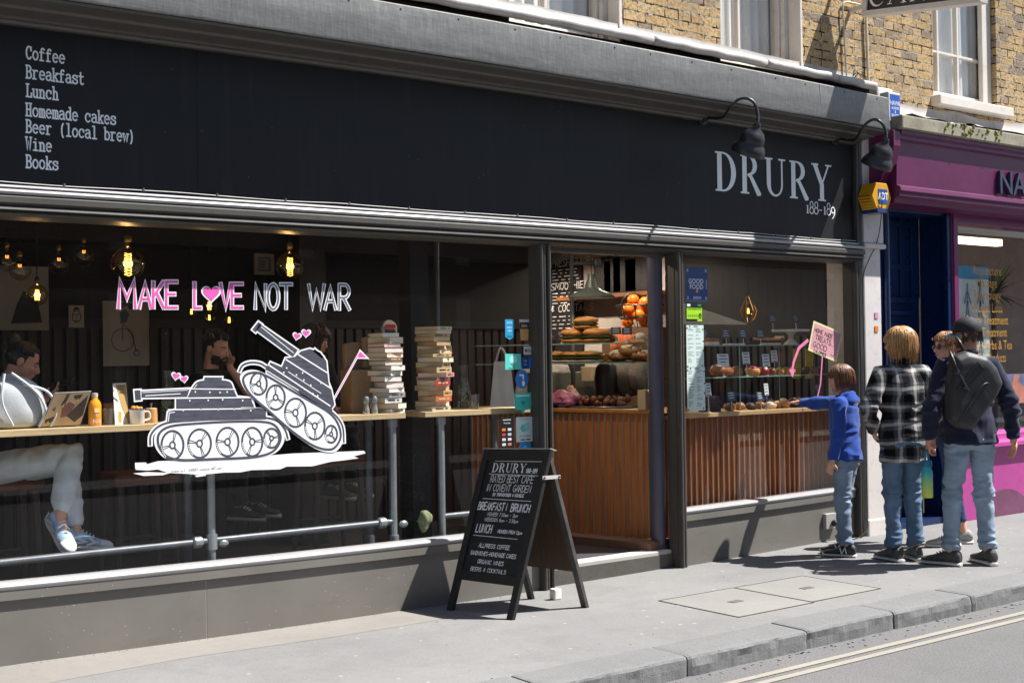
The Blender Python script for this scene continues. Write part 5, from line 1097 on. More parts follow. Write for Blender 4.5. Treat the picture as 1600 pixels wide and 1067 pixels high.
for px, py, q in ((11, 408, 'first from the left of the dim cluster'), (31, 422, 'lowest of the dim cluster at the left edge'), (92, 412, 'above the portrait sketch'), (131, 400, 'nearest the large spiral bulb')):
    bulb(px, py, 8.6, .07, 'unlit clear globe bulb, '+q, 'stub', False, grp='unlit clear globe bulbs')
bulb(1169, 486, 7.9, .05, 'amber bulb in a wire cage hanging over the cakes', 'cage', cap=M_BRASS, grp='caged bulbs over the cake display', ztop=2.75)
bulb(1251, 487, 8.3, .04, 'smaller amber caged bulb at the right over the cakes', 'cage', cap=M_BRASS, grp='caged bulbs over the cake display', ztop=2.75)
cg = at(1169, 486, 7.9); m = MB()
for k in range(7): t = 2*pi*k/7; m.tube([(cg.x+r*cos(t), 7.9+r*sin(t), cg.z+z) for r, z in ((.012, .13), (.05, .06), (.078, .0), (.06, -.06), (.02, -.11))], .0035, 4)
one(m, 'wire_cage', M_BRASS, 'gold wire cage round the bulb over the cakes', 'lamp cage')
# ------------------------------------------------------------------ pictures
def pic(px0, py0, px1, py1, Y, lab, col, frame=None, draw=None, name='poster', cat='poster'):
    a, b = at(px0, py0, Y), at(px1, py1, Y); x0, x1, z1, z0 = a.x, b.x, a.z, b.z; o = thing(name, lab, cat, ((x0+x1)/2, Y, z0), 'pictures on the dark cafe wall')
    MB().box(x0, x1, Y-.006, Y, z0, z1).build('sheet', pm('paper_%d' % col[0], S(*col), .85, var=.08, scale=3), o)
    if frame:
        m = MB(); t = frame
        for q in ((x0, x1, z0, z0+t), (x0, x1, z1-t, z1), (x0, x0+t, z0+t, z1-t), (x1-t, x1, z0+t, z1-t)): m.box(q[0], q[1], Y-.02, Y-.006, q[2], q[3])
        m.build('frame', pm('pale_frame', S(170, 160, 140), .5), o)
    if draw:
        m = MB(); draw(m, lambda u, v: Vector((x0+(x1-x0)*u, Y-.008, z0+(z1-z0)*v)), x1-x0); m.build('drawing', pm('ink_drawing', S(40, 40, 42), .8), o, recalc=False)
def d_bike(m, P, w):
    def circ(cx, cz, r, n=20): m.ribbon([P(cx, cz)+Vector((r*cos(t), 0, r*sin(t))) for t in rng(0, 2*pi*.95, n)], .006, NY, True)
    circ(.42, .40, w*.24); circ(.72, .20, w*.06); m.ribbon([P(.42, .4), P(.42, .66), P(.62, .5), P(.71, .22)], .008, NY); m.ribbon([P(.36, .66), P(.5, .7)], .008, NY)
    m.face([P(.38, .68), P(.5, .66), P(.56, .8), P(.48, .88), P(.36, .82)])
    for u, v in ((.4, .94), (.5, .97), (.6, .92)): m.face([P(u, v)+Vector((.02*cos(t), 0, .026*sin(t))) for t in rng(0, 5.6, 9)])
def d_face(m, P, w):
    m.ribbon([P(.5, .5)+Vector((w*.28*cos(t), 0, w*.4*sin(t))) for t in rng(0, 6, 18)], .006, NY, True)
    for u in (.38, .6): m.ribbon([P(u-.06, .58), P(u+.06, .6)], .008, NY)
    m.ribbon([P(.5, .55), P(.53, .42), P(.48, .42)], .005, NY); m.ribbon([P(.4, .32), P(.5, .28), P(.6, .33)], .006, NY); m.face([P(.28, .7), P(.34, .9), P(.62, .92), P(.74, .72), P(.6, .82), P(.4, .8)])
def d_abs(m, P, w): m.face([P(.55, .1), P(.92, .12), P(.86, .5), P(.7, .62), P(.62, .4)]); m.face([P(.1, .0), P(.4, .0), P(.42, .16), P(.28, .2)])
def d_txt(m, P, w):
    for i in range(4): m.quad(P(.3, .62-.09*i), P(.3+.3*(1-.12*i), .62-.09*i), P(.3+.3*(1-.12*i), .65-.09*i), P(.3, .65-.09*i))
    for q in (((.2, .2), (.8, .2)), ((.2, .82), (.8, .82)), ((.2, .2), (.2, .82)), ((.8, .2), (.8, .82))): m.ribbon([P(*q[0]), P(*q[1])], .008, NY)
pic(-60, 413, 76, 516, 9.5, 'large pale poster with a dark shape at the far left', (150, 146, 136), draw=d_abs)
pic(107, 477, 131, 512, 9.55, 'small grey portrait sketch without a frame', (176, 170, 158), draw=d_face)
pic(160, 470, 233, 571, 9.5, 'tall pale poster of a penny farthing bicycle', (160, 156, 144), draw=d_bike)
pic(396, 396, 427, 430, 9.45, 'small square picture in a pale frame beside the right globe bulb', (150, 146, 132), .03, d_txt, 'framed_picture', 'picture')
# unlit notices and a bar badge
bd = thing('round_badge', 'round white wall badge with a red and a black band behind the left book stack', 'sign', at(608, 527, 8.3)); c = at(608, 514, 8.3)
MB().lathe([(.062, 0), (.07, .01), (.066, .03), (0, .036)], c+Vector((0, .02, 0)), 24, (0, -1, 0)).build('disc', pm('badge_white', S(190, 190, 188), .4), bd, smooth=True)
MB().box(c.x-.045, c.x+.045, 8.3-.022, 8.3-.018, c.z+.006, c.z+.034).build('red_band', pm('badge_red', S(176, 40, 40), .4), bd); MB().box(c.x-.045, c.x+.045, 8.3-.022, 8.3-.018, c.z-.034, c.z-.006).build('black_band', M_CORD, bd)
MB().tube([(c.x, 8.33, c.z), (c.x, 8.33, .1)], .015, 8).build('stand', M_PIPED, bd)
# ------------------------------------------------------------------ things on the left bar
M_TUMB = glassmat('drinking_glass', refl=2.0, tint=(.86, .9, .9), dust=.03)
def on(px, Y=7.12): return Vector((X_(px, Y, 640), Y, ZS))
def tumbler(px, Y, h, lab):
    p = on(px, Y); m = MB(); R = h*.36
    m.lathe([(0, .004), (R*.82, .004), (R*.84, .0), (R, h), (R*.94, h), (R*.78, .016), (0, .016)], p, 18, caps=False); o = one(m, 'tumbler', M_TUMB, lab, 'glass', 'drinking glasses on the bars', smooth=True)
tumbler(169, 7.10, .095, 'clear tumbler beside the orange juice bottle'); tumbler(741, 7.12, .10, 'clear tumbler to the right of the right book stack')
# backpack
bp_ = thing('backpack', 'pale grey fabric backpack slumped on the far left of the bar', 'backpack', on(25, 7.2)); p = on(18, 7.17)
M_GFAB = pm('pale_grey_fabric', S(178, 182, 184), .85, var=.1, scale=9, bump=.3, bscale=90, sheen=.2)
m = MB(); prof = [(0.002, .0), (.10, .002), (.14, .015), (.155, .05), (.165, .09), (.163, .13), (.16, .17), (.15, .21), (.135, .235), (.11, .258), (.08, .272), (.04, .284), (.002, .288)]
kk = 0; seg = 26
for i, (r, z) in enumerate(prof):
    for j in range(seg):
        t = 2*pi*j/seg; w_ = 1+.03*sin(t*5+z*20)+.07*noise.noise(Vector((cos(t)*2.2, sin(t)*2.2, z*11)))+.05*(1-2*abs(noise.noise(Vector((cos(t)*3+z*6, sin(t)*3, z*5+4)))))
        m.v.append(p+Vector((cos(t)*r*1.25*w_-z*.18, sin(t)*r*.62*w_, z*(1+.05*cos(t)))))
for i in range(len(prof)-1):
    for j in range(seg): m.f.append((i*seg+j, i*seg+(j+1) % seg, (i+1)*seg+(j+1) % seg, (i+1)*seg+j))
o_b = m.build('bag', M_GFAB, bp_, smooth='all'); sb2 = o_b.modifiers.new('s', 'SUBSURF'); sb2.levels = sb2.render_levels = 2
for j, (xx, zz_) in enumerate(((.04, .305), (.10, .24))):
    m = MB(); m.tube(smooth_path([p+Vector((xx-.06, -.075, zz_)), p+Vector((xx+.06, -.10, .2)), p+Vector((xx+.11, -.10, .1)), p+Vector((xx+.08, -.08, .01))], 6), [(.018, .007)]*19, 8); m.build('strap', pm('pale_strap', S(206, 212, 218), .8), bp_, smooth=True)
m = MB().tube(smooth_path([p+Vector((-.06, -.09, .30)), p+Vector((-.08, -.115, .15)), p+Vector((-.02, -.10, .02))], 6), .006, 6); m.build('piping', pm('pale_strap', S(206, 212, 218), .8), bp_, smooth=True)
# laptop seen from behind its lid
lp = thing('laptop', 'open laptop whose lid back carries a collage of birds', 'laptop', on(95, 7.15))
c4 = [at(63, 667, 7.08), at(126, 664, 7.10), at(143, 611, 7.03), at(85, 614, 7.01)]; nn = (c4[1]-c4[0]).cross(c4[3]-c4[0]).normalized(); nn = nn if nn.y < 0 else -nn
MB().prism(c4, -nn*.007).build('lid', pm('laptop_grey', S(150, 146, 140), .35, metal=.4), lp, bevel=.002)
def lq(u, v, k=1): return c4[0]*(1-u)*(1-v)+c4[1]*u*(1-v)+c4[2]*u*v+c4[3]*(1-u)*v+nn*(.0006*k)
MB().face([lq(.02, .03), lq(.98, .03), lq(.98, .97), lq(.02, .97)]).build('cover_art', pm('collage_cream', S(190, 164, 128), .5, var=.2, scale=14), lp, recalc=False)
rk = random.Random(4)
for c_, lst, nm in (((60, 50, 46), (((.08, .1), (.3, .14), (.24, .3), (.05, .22)), ((.3, .62), (.36, .95), (.42, .96), (.4, .6)), ((.55, .9), (.8, .92), (.72, .75), (.6, .8)), ((.55, .3), (.95, .9), (.97, .3), (.8, .1))), 'dark_shapes'), ((122, 84, 78), (((.4, .25), (.62, .3), (.66, .62), (.5, .72), (.36, .55)), ((.1, .5), (.2, .45), (.18, .6))), 'brown_shapes'), ((206, 186, 60), (((.32, .6), (.4, .56), (.38, .7)), ((.66, .74), (.76, .72), (.7, .82)), ((.1, .08), (.18, .1), (.12, .18))), 'yellow_shapes'), ((206, 104, 74), (((.74, .3), (.84, .36), (.8, .5)),), 'red_shapes')):
    m = MB()
    for i, q in enumerate(lst): m.face([lq(u+rk.uniform(-.01, .01), v, 2+i*.4+(c_[0] == 206)) for u, v in q])
    m.build(nm, pm('collage_%d' % c_[1], S(*c_), .5), lp, recalc=False)
MB().prism([c4[0], c4[1], c4[1]+Vector((.02, .22, .0)), c4[0]+Vector((.02, .22, .0))], (0, 0, .014)).build('base', pm('laptop_grey', S(150, 146, 140), .35, metal=.4), lp)
# orange juice bottle
jb = thing('juice_bottle', 'bottle of orange juice with white cap on the bar', 'bottle', on(148, 7.08)); p = on(148, 7.08)
MB().lathe([(.0, .0), (.033, .0), (.036, .006), (.036, .115), (.030, .135), (.017, .15), (.016, .16), (0, .16)], p, 20).build('juice', pm('orange_juice', S(246, 160, 20), .15, coat=.8, var=.04), jb, smooth=True)
MB().lathe([(.0165, .16), (.0175, .163), (.0175, .182), (.0, .184)], p, 16).build('cap', M_WHITE, jb, smooth=True)
m = MB()
for txt, fz, sz in (('NAI', .018, .032), ('33', .055, .02)): sans(m, txt, (p.x, p.y-.0375, p.z+fz), UX, UZ, sz, 'CENTER', .9, bold=.015)
m.build('lettering', M_WHITE, jb, recalc=False); MB().box(p.x-.014, p.x+.014, p.y-.0372, p.y-.0368, p.z+.075, p.z+.1).build('label_panel', pm('juice_label', S(250, 214, 150), .5), jb)
# menu stand, mug, mill, kraft cup, carafe
ms = thing('menu_stand', 'clear upright menu stand with a white printed card', 'menu stand', on(190, 7.1)); a, b = on(178, 7.06), on(203, 7.12)
q = [at(180, 664, 7.06), at(202, 664, 7.10), at(197, 598, 7.16), at(176, 599, 7.12)]
MB().prism(q, (0, .003, 0)).build('card', pm('menu_card', S(226, 220, 208), .4, var=.05), ms)
def mq(u, v, k=1): return q[0]*(1-u)*(1-v)+q[1]*u*(1-v)+q[2]*u*v+q[3]*(1-u)*v+Vector((0, -.0012*k, 0))
MB().face([mq(.5, .45), mq(.97, .02), mq(.97, .97), mq(.2, .97)]).build('tan_panel', pm('menu_tan', S(176, 146, 86), .5), ms, recalc=False)
m = MB()
for v_, u0, u1 in ((.9, .35, .85), (.84, .4, .8), (.76, .45, .85)): m.quad(mq(u0, v_, 2), mq(u1, v_, 2), mq(u1, v_+.025, 2), mq(u0, v_+.025, 2))
m.build('print', pm('menu_brown_print', S(80, 60, 40), .6), ms, recalc=False)
MB().face([mq(.25, .08, 2), mq(.45, .06, 2), mq(.5, .3, 2), mq(.3, .34, 2)]).build('orange_spot', pm('menu_orange', S(226, 150, 60), .5), ms, recalc=False)
mg = thing('enamel_mug', 'white enamel mug with blue rim on the bar', 'mug', on(214, 7.08)); p = on(214, 7.08)
MB().lathe([(0, .0), (.036, 0), (.041, .006), (.043, .08), (.045, .083), (.041, .083), (.039, .01), (0, .01)], p, 22, caps=False).build('body', pm('white_enamel', S(226, 230, 232), .2, var=.03), mg, smooth=True)
MB().lathe([(.0455, .0822), (.0465, .085), (.0445, .087), (.0405, .085)], p, 22).build('rim', pm('blue_rim', S(36, 52, 110), .3), mg, smooth=True)
MB().tube(smooth_path([p+Vector((.042, 0, .068)), p+Vector((.07, 0, .066)), p+Vector((.075, 0, .03)), p+Vector((.042, 0, .018))], 5), .006, 8).build('handle', pm('white_enamel', S(226, 230, 232), .2), mg, smooth=True)
m = MB(); rk = random.Random(8)
for i in range(14): m.ball(p+Vector((rk.uniform(-.025, .025), rk.uniform(-.025, .025), .085+rk.uniform(0, .012))), rk.uniform(.007, .012), 7, 5)
m.build('sugar_sachets', pm('orange_sachets', S(226, 150, 40), .6, var=.4, scale=60), mg, smooth=True)
pml = thing('pepper_mill', 'pale wooden pepper mill behind the enamel mug', 'pepper mill', on(235, 7.16)); p = on(236, 7.16)
MB().lathe([(0, 0), (.034, 0), (.036, .004), (.036, .082), (.032, .086), (0, .086)], p, 20).build('body', pm('turned_beech', S(214, 164, 108), .45, var=.12, scale=5), pml, smooth=True)
MB().lathe([(.005, .086), (.005, .1), (.008, .103), (.008, .113), (0, .115)], p, 10).build('knob', M_PIPE, pml, smooth=True)
p = on(172, 7.25); m = MB().lathe([(.028, 0), (.038, .115), (.04, .117), (0, .117)], p, 18); m.v = [v+Vector((0, 0, .0)) for v in m.v]
one(m, 'paper_cup', pm('kraft_paper', S(176, 138, 100), .8), 'brown kraft paper cup behind the clear tumbler', 'cup', smooth=True)
def carafe(px, Y, lab, h=.30):
    p = on(px, Y); r = thing('carafe', lab, 'carafe', p, 'water carafes with mint')
    MB().lathe([(0, 0), (.045, .0), (.052, .01), (.05, .1), (.033, .17), (.026, .22), (.034, h), (.036, h)], p, 20, caps=False).build('glass', M_TUMB, r, smooth=True)
    m = MB(); rk = random.Random(px)
    for i in range(26):
        c = p+Vector((rk.uniform(-.032, .032), rk.uniform(-.03, .03), rk.uniform(.03, .17))); a = rk.uniform(0, 6.3); t = rk.uniform(-.6, .6); s = rk.uniform(.012, .02)
        u_ = Vector((cos(a), sin(a), t)).normalized()*s; v_ = u_.cross(Vector((sin(a*3), cos(a*2), .6))).normalized()*s*.6
        m.add([c-u_, c+v_*.8+Vector((0, 0, .003)), c+u_, c-v_*.8+Vector((0, 0, .003))], [(0, 1, 2, 3)])
    m.build('mint_leaves', pm('mint_leaf', S(86, 140, 50), .5, var=.35, scale=30), r, smooth='all', recalc=False)
carafe(264, 7.24, 'glass carafe with mint leaves behind the barrel of the lower tank'); carafe(725, 7.3, 'glass carafe with mint half hidden by the right book stack')
for px, lab in ((572, 'left of the two silver shakers'), (585, 'right of the two silver shakers')):
    p = on(px, 7.06); sh = thing('shaker', lab+' beside the left book stack', 'shaker', p, 'salt and pepper shakers')
    MB().lathe([(0, 0), (.022, 0), (.024, .006), (.022, .03), (.015, .055), (.016, .07)], p, 16).build('body', pm('shaker_glass', S(170, 168, 160), .12, metal=.5), sh, smooth=True)
    MB().lathe([(.017, .07), (.02, .074), (.02, .1), (.014, .112), (0, .114)], p, 16).build('top', M_PIPE, sh, smooth=True)
# ------------------------------------------------------------------ books
ORD = 'first second third fourth fifth sixth seventh eighth ninth tenth eleventh twelfth thirteenth fourteenth fifteenth sixteenth seventeenth eighteenth nineteenth twentieth'.split()
M_PAGE = [pm('book_pages_%d' % i, S(*c), .9, var=.12, scale=40, stretch=(1, 1, 14)) for i, c in enumerate(((222, 210, 184), (206, 186, 148), (232, 226, 214), (190, 160, 116)))]
BCOL = {'cream': (214, 200, 168), 'white': (226, 224, 218), 'red': (176, 58, 46), 'tan': (186, 146, 96), 'brown': (120, 86, 58), 'black': (44, 42, 42), 'grey': (150, 148, 142), 'orange': (206, 112, 60), 'buff': (200, 172, 126), 'olive': (140, 128, 70), 'pink': (196, 140, 130)}
def stack(pxc, Y, py_top, cols, where, seed, pages):
    rk = random.Random(seed); x = X_(pxc, Y, 600); top = at(pxc, py_top, Y).z; n = len(cols); hs = [rk.uniform(.7, 1.35) for _ in cols]; k = (top-ZS)/sum(hs); z = ZS
    for i, (c, hh) in enumerate(zip(cols, hs)):
        h = hh*k; w_, d_ = rk.uniform(.125, .15), rk.uniform(.19, .215); yaw = rk.uniform(-.16, .16)+(.35 if rk.random() < .15 else 0)+.12; cx = x+rk.uniform(-.012, .012); cy = Y+.11+rk.uniform(-.012, .012)
        o = thing('book', '%s paperback, %s from the bottom of the %s stack' % (c, ORD[i], where), 'book', (cx, cy, z), 'books in the two window stacks'); o.rotation_euler.z = yaw
        spine = rk.random() < .42; ct = .0022
        m = MB()
        for zz0, zz1 in ((.0003, ct), (h-ct, h-.0003)): m.box(-w_/2, w_/2, -d_/2, d_/2, zz0, zz1)
        m.box(-w_/2, w_/2, *((-d_/2, -d_/2+.002) if spine else (d_/2-.002, d_/2)), ct+.0001, h-ct-.0001); c_o = bpy.data.meshes.new('cover')
        def loc_build(mb, nm, mat):
            me = bpy.data.meshes.new(nm); me.from_pydata([tuple(v) for v in mb.v], [], mb.f); me.materials.append(mat); q = bpy.data.objects.new(nm, me); COL.objects.link(q); q.parent = o; return q
        loc_build(m, 'cover', pm('book_cover_'+c, S(*BCOL[c]), .55, var=.12, scale=12))
        loc_build(MB().box(-w_/2+.004, w_/2-.003, -d_/2+(.003 if spine else .001)+rk.uniform(0, .003), d_/2-.004, ct+.0002, h-ct-.0002), 'pages', M_PAGE[rk.choice(pages)])
        if spine:
            q = MB()
            for u0, u1 in ((-.32, .1), (.2, .34)): q.quad((w_*u0, -d_/2-.0006, h*.36), (w_*u1, -d_/2-.0006, h*.36), (w_*u1, -d_/2-.0006, h*.64), (w_*u0, -d_/2-.0006, h*.64))
            loc_build(q, 'spine_title', pm('spine_ink_light', S(206, 190, 150), .6) if sum(BCOL[c]) < 400 else pm('spine_ink_dark', S(60, 44, 40), .6))
        z += h
stack(617, 7.02, 520, ['white', 'black', 'white', 'grey', 'white', 'red', 'black', 'cream', 'grey', 'tan', 'brown', 'white', 'orange', 'red', 'cream', 'cream'], 'left', 21, (0, 2, 2))
stack(692, 7.02, 510, ['cream', 'buff', 'orange', 'tan', 'cream', 'red', 'white', 'pink', 'buff', 'cream', 'olive', 'buff', 'tan', 'cream', 'brown', 'tan', 'buff', 'tan', 'cream'], 'right', 5, (0, 1, 3))
M_KRAFT = pm('old_brown_paper', S(150, 122, 88), .9, var=.2, scale=6, bump=.4, bscale=10)
for i, (x0, y0, x1, y1, Y, lab) in enumerate(((538, 536, 570, 650, 7.28, 'upright old book wrapped in brown paper, leftmost behind the left stack'), (568, 526, 602, 574, 7.22, 'crumpled brown paper book propped at the top behind the left stack'), (566, 580, 592, 648, 7.2, 'small brown paper wrapped book standing behind the silver shakers'))):
    a, b = at(x0, y0, Y), at(x1, y1, Y); m = MB(); 
    rk = random.Random(i); z0 = ZS if i != 1 else b.z
    pts = [(a.x, z0), (b.x, z0), (b.x+rk.uniform(-.01, .01), (a.z+z0)/2), (b.x, a.z), ((a.x+b.x)/2, a.z+.006), (a.x, a.z-.006), (a.x+.008, (a.z+z0)/2)]
    m.prism([(x, Y, z) for x, z in pts], (0, .035, 0)); o = one(m, 'old_book', M_KRAFT, lab, 'book', bevel=.004)
p0 = at(556, 575, 7.2); m = MB().box(p0.x-.04, p0.x+.13, 7.19, 7.34, ZS, at(568, 577, 7.2).z-.002); one(m, 'book_box', M_KRAFT, 'brown card box standing under the propped paper book', 'box', bevel=.006)
# tote bag
tb = thing('tote_bag', 'white canvas tote bag hanging by its loop at the end of the right bar', 'bag', on(785, 7.5)); a, b = at(764, 565, 7.5), at(806, 640, 7.5)
m = MB(); n = 10; kk = 0
for side in (0, 1):
    for i in range(n+1):
        for j in range(n+1):
            u_, v_ = i/n, j/n; w_ = 1-.38*v_; m.v.append(Vector((a.x+(b.x-a.x)*(.5+(u_-.5)*w_), 7.5+side*.09*sin(pi*u_)*(1-.5*v_)-.03*sin(pi*u_)*sin(u_*11+v_*3)*.4, b.z+(a.z-b.z)*v_)))
for side in (0, 1):
    o_ = side*(n+1)**2
    for i in range(n):
        for j in range(n): m.f.append((o_+i*(n+1)+j, o_+(i+1)*(n+1)+j, o_+(i+1)*(n+1)+j+1, o_+i*(n+1)+j+1))
m.build('bag', pm('white_canvas', S(196, 190, 178), .9), tb, smooth='all'); m = MB().tube(smooth_path([Vector((a.x+.06, 7.5, a.z)), Vector(((a.x+b.x)/2-.01, 7.5, a.z+.10)), Vector((b.x-.06, 7.5, a.z))], 6), .008, 6); m.build('handle', pm('white_canvas', S(196, 190, 178), .9), tb)
gv = at(664, 812, 6.99); m = MB(); m.ball((0, 0, 0), 1, 22, 16)
for q in m.v:
    nz_ = noise.noise(Vector((q.x*2.2, q.y*2.2, q.z*.9)))+.5*noise.noise(Vector((q.x*5, q.y*5, q.z*2))); w_ = (.034+.016*(q.z > 0))*(1+.55*nz_); q.x, q.y, q.z = gv.x+q.x*w_+.012*q.z, gv.y+q.y*w_*.8, gv.z-.01+q.z*.072+.012*nz_
one(m, 'rag', pm('sage_cloth', S(120, 126, 92), .9, var=.2), 'sage green rag tied low by the pipe leg', 'rag', smooth='all')
# ------------------------------------------------------------------ serving counter: one side seen through the door, one behind the cake window
CK = .249; CC = 6.687+CK*7.106
def cp(px, py, back=0.0): d = ray(px, py); return O+d*((CC+back)/(d.x+CK*d.y))
CU = Vector((CK, -1, 0)).normalized()                # along the counter side, towards the street
CN = Vector((-1, -CK, 0)).normalized()               # out of it, towards the customer
ctr = thing('serving_counter', 'orange wooden serving counter with vertical metal strips inside the doorway', 'counter', (7.2, 7.5, .1))
M_OWOOD = pm('orange_varnished_board', S(192, 112, 52), .32, var=.28, scale=3, stretch=(9, 9, .7), bump=.08, coat=.3)
M_RWOOD = pm('brown_varnished_board', S(150, 94, 54), .32, var=.35, scale=3, stretch=(9, 9, .6), bump=.08, coat=.3)
M_STRIP = pm('steel_strip', S(176, 168, 156), .35, metal=.5, var=.1)
zt = cp(950, 639).z; A0 = Vector((6.718, 6.98, 0)); A1 = A0-CU*1.9
def cw(s, z, o=0): p = A0-CU*s+CN*o; return Vector((p.x, p.y, z))
m = MB(); s = 0.0; rk = random.Random(2); st = MB()
while s < 1.88:
    m.add([cw(a, z, o) for o in (-.02, 0) for z in (.17, zt-.032) for a in (s+.001, s+.055)], BX)
    w0 = s+.0565; dv_ = rk.uniform(-.004, .004)
    st.add([cw(w0+a+(dv_ if z > .5 else 0), z, o) for o in (-.006, .010) for z in (.175, zt-.034) for a in (-.0055, .0055)], BX); s += .057
m.build('side_boards', M_OWOOD, ctr); st.build('side_strips', M_STRIP, ctr)
MB().add([cw(a, z, o) for o in (-.45, .022) for z in (zt-.03, zt) for a in (.0, 1.9)], BX).build('side_top', pm('oak_counter_top', S(186, 124, 62), .4, var=.2, scale=4, stretch=(3, 3, 3)), ctr, bevel=.004)
MB().add([cw(a, z, o) for o in (-.3, .17) for z in (.1, .163) for a in (.0, 1.9)], BX).build('plinth', pm('worn_plinth', S(126, 94, 74), .6, grime=.5), ctr)
zt2 = at(1180, 641, 7.03).z; x0, x1 = 6.80, 8.98
m = MB(); st = MB(); x = x0
while x < x1-.05: m.box(x+.001, x+.058, 7.07+.004*(int(x*50) % 3), 7.09, .1, zt2-.036); st.box(x+.0595-.004, x+.0595+.004, 7.056, 7.09, .1, zt2-.038); x += .061
m.build('window_boards', M_RWOOD, ctr); st.build('window_strips', pm('copper_strip', S(196, 140, 100), .35, metal=.4), ctr)
MB().box(x0, 8.98, 7.0, 7.5, zt2-.034, zt2).build('window_top', pm('pale_counter_edge', S(196, 160, 112), .5, var=.2, scale=5, stretch=(1, 6, 6)), ctr, bevel=.004)
# glass display
M_SHG = glassmat('display_glass', refl=1.2, tint=(.86, .95, .91), dust=.01); M_GEDGE = pm('green_glass_edge', S(130, 166, 152), .2)
dc = thing('display_case', 'glass shelved display case on the counter inside the doorway', 'display case', (7.0, 7.8, zt))
z1, z2 = cp(930, 567).z, cp(930, 536).z
for z in (z1, z2):
    MB().add([cw(a, zz_, o) for o in (-.36, -.02) for zz_ in (z-.007, z) for a in (.30, 1.85)], BX).build('shelf', M_SHG, dc); MB().add([cw(a, zz_, o) for o in (-.018, -.016) for zz_ in (z-.008, z+.001) for a in (.30, 1.85)], BX).build('shelf_edge', M_GEDGE, dc)
m = MB()
for px in (1009,):
    p = cp(px, 600); m.tube([(p.x+.03, p.y, zt), (p.x+.03, p.y, z2)], .005, 6)
m.build('post', M_GEDGE, dc)
dw = thing('display_case', 'glass shelved cake display behind the right window', 'display case', (7.9, 7.25, zt2))
Y1 = 7.08; y1z, y2z = at(1165, 588, Y1).z, at(1165, 539, Y1).z
for z in (y1z, y2z):
    MB().box(6.98, 8.9, Y1, 7.42, z-.007, z).build('shelf', M_SHG, dw); MB().box(6.98, 8.9, Y1-.003, Y1-.001, z-.008, z+.001).build('shelf_edge', M_GEDGE, dw)
m = MB()
for px in (1156, 1218): x = X_(px, Y1+.01, 600); m.tube([(x, Y1+.01, zt2), (x, Y1+.01, y2z)], .004, 6)
m.build('post', M_GEDGE, dw)
M_CRUST = pm('golden_crust', S(206, 140, 72), .55, var=.3, scale=18, bump=.3, bscale=70); M_CRUST2 = pm('brown_crust', S(150, 92, 46), .5, var=.35, scale=18, bump=.3, bscale=60)
M_CHOC = pm('dark_chocolate_sponge', S(66, 40, 30), .6, var=.4, scale=40, bump=.5, bscale=90); M_CREAM = pm('pale_icing', S(226, 206, 180), .5, var=.1, scale=20); M_BERRY = pm('berry_red', S(150, 24, 46), .3, var=.3, scale=30, coat=.5)
M_CARD = pm('slate_price_card', S(58, 66, 76), .5, var=.15); M_WCARD = pm('white_price_card', S(214, 216, 214), .7); M_FILL = pm('green_filling', S(70, 84, 36), .7, var=.5, scale=70, bump=.6); M_PINKF = pm('pink_slaw', S(176, 96, 120), .5, var=.45, scale=45, bump=.5)
def lump(mb, c, r, seed, amp=.12, seg=16, rings=10, flat=.0):
    k = len(mb.v); mb.ball(c, r, seg, rings); c = Vector(c)
    for i in range(k, len(mb.v)):
        d = mb.v[i]-c; q = noise.noise(Vector((d.x*22+seed, d.y*22, d.z*22))); mb.v[i] = c+d*(1+amp*q)
        if flat and mb.v[i].z < c.z-r[2]*flat: mb.v[i].z = c.z-r[2]*flat
def food(name, lab, base, parts, grp):
    o = thing(name, lab, name.replace('_', ' '), base, grp)
    for nm, mb, mat in parts: mb.build(nm, mat, o, smooth='all')
def roll(px, pyb, w, h, lab, back=.12, seeds=True, grp='filled rolls in the doorway display'):
    b = cp(px, pyb, back); b.z = pyb if pyb < 10 else b.z
    d = CU; a = MB(); f_ = MB(); t = MB()
    def el(mb, z, rx, ry, rz, sd, amp=.08): lump(mb, b+Vector((0, 0, z)), (rx, ry, rz), sd, amp)
    el(a, h*.2, w*.42, w*.5, h*.2, px); el(f_, h*.42, w*.43, w*.52, h*.13, px+3, .35); el(t, h*.7, w*.44, w*.52, h*.34, px+7)
    food('sandwich_roll', lab, b, [('lower_half', a, M_CRUST), ('filling', f_, M_FILL), ('upper_half', t, M_CRUST)], grp)
Z1, Z2 = z1+.001, z2+.001
def rollz(px, z, w, h, lab): 
    b = cp(px, 540, .14); b = Vector((b.x, b.y, z)); a, f_, t = MB(), MB(), MB()
    lump(a, b+Vector((0, 0, h*.2)), (w*.42, w*.5, h*.2), px, .08); lump(f_, b+Vector((0, 0, h*.42)), (w*.43, w*.52, h*.13), px+3, .35); lump(t, b+Vector((0, 0, h*.7)), (w*.44, w*.52, h*.34), px+7, .08)
    food('sandwich_roll', lab, b, [('lower_half', a, M_CRUST), ('filling', f_, M_FILL), ('upper_half', t, M_CRUST)], 'filled rolls in the doorway display')
rollz(897, Z2, .24, .12, 'filled roll, left of the two lower rolls on the top glass shelf');
rollz(932, Z2, .24, .12, 'filled roll, right of the two lower rolls on the top glass shelf')
rollz(916, Z2+.112, .22, .10, 'filled roll sitting on top of two others')
def onshelf(px, z, back=.14): b = cp(px, 560, back); return Vector((b.x, b.y, z))
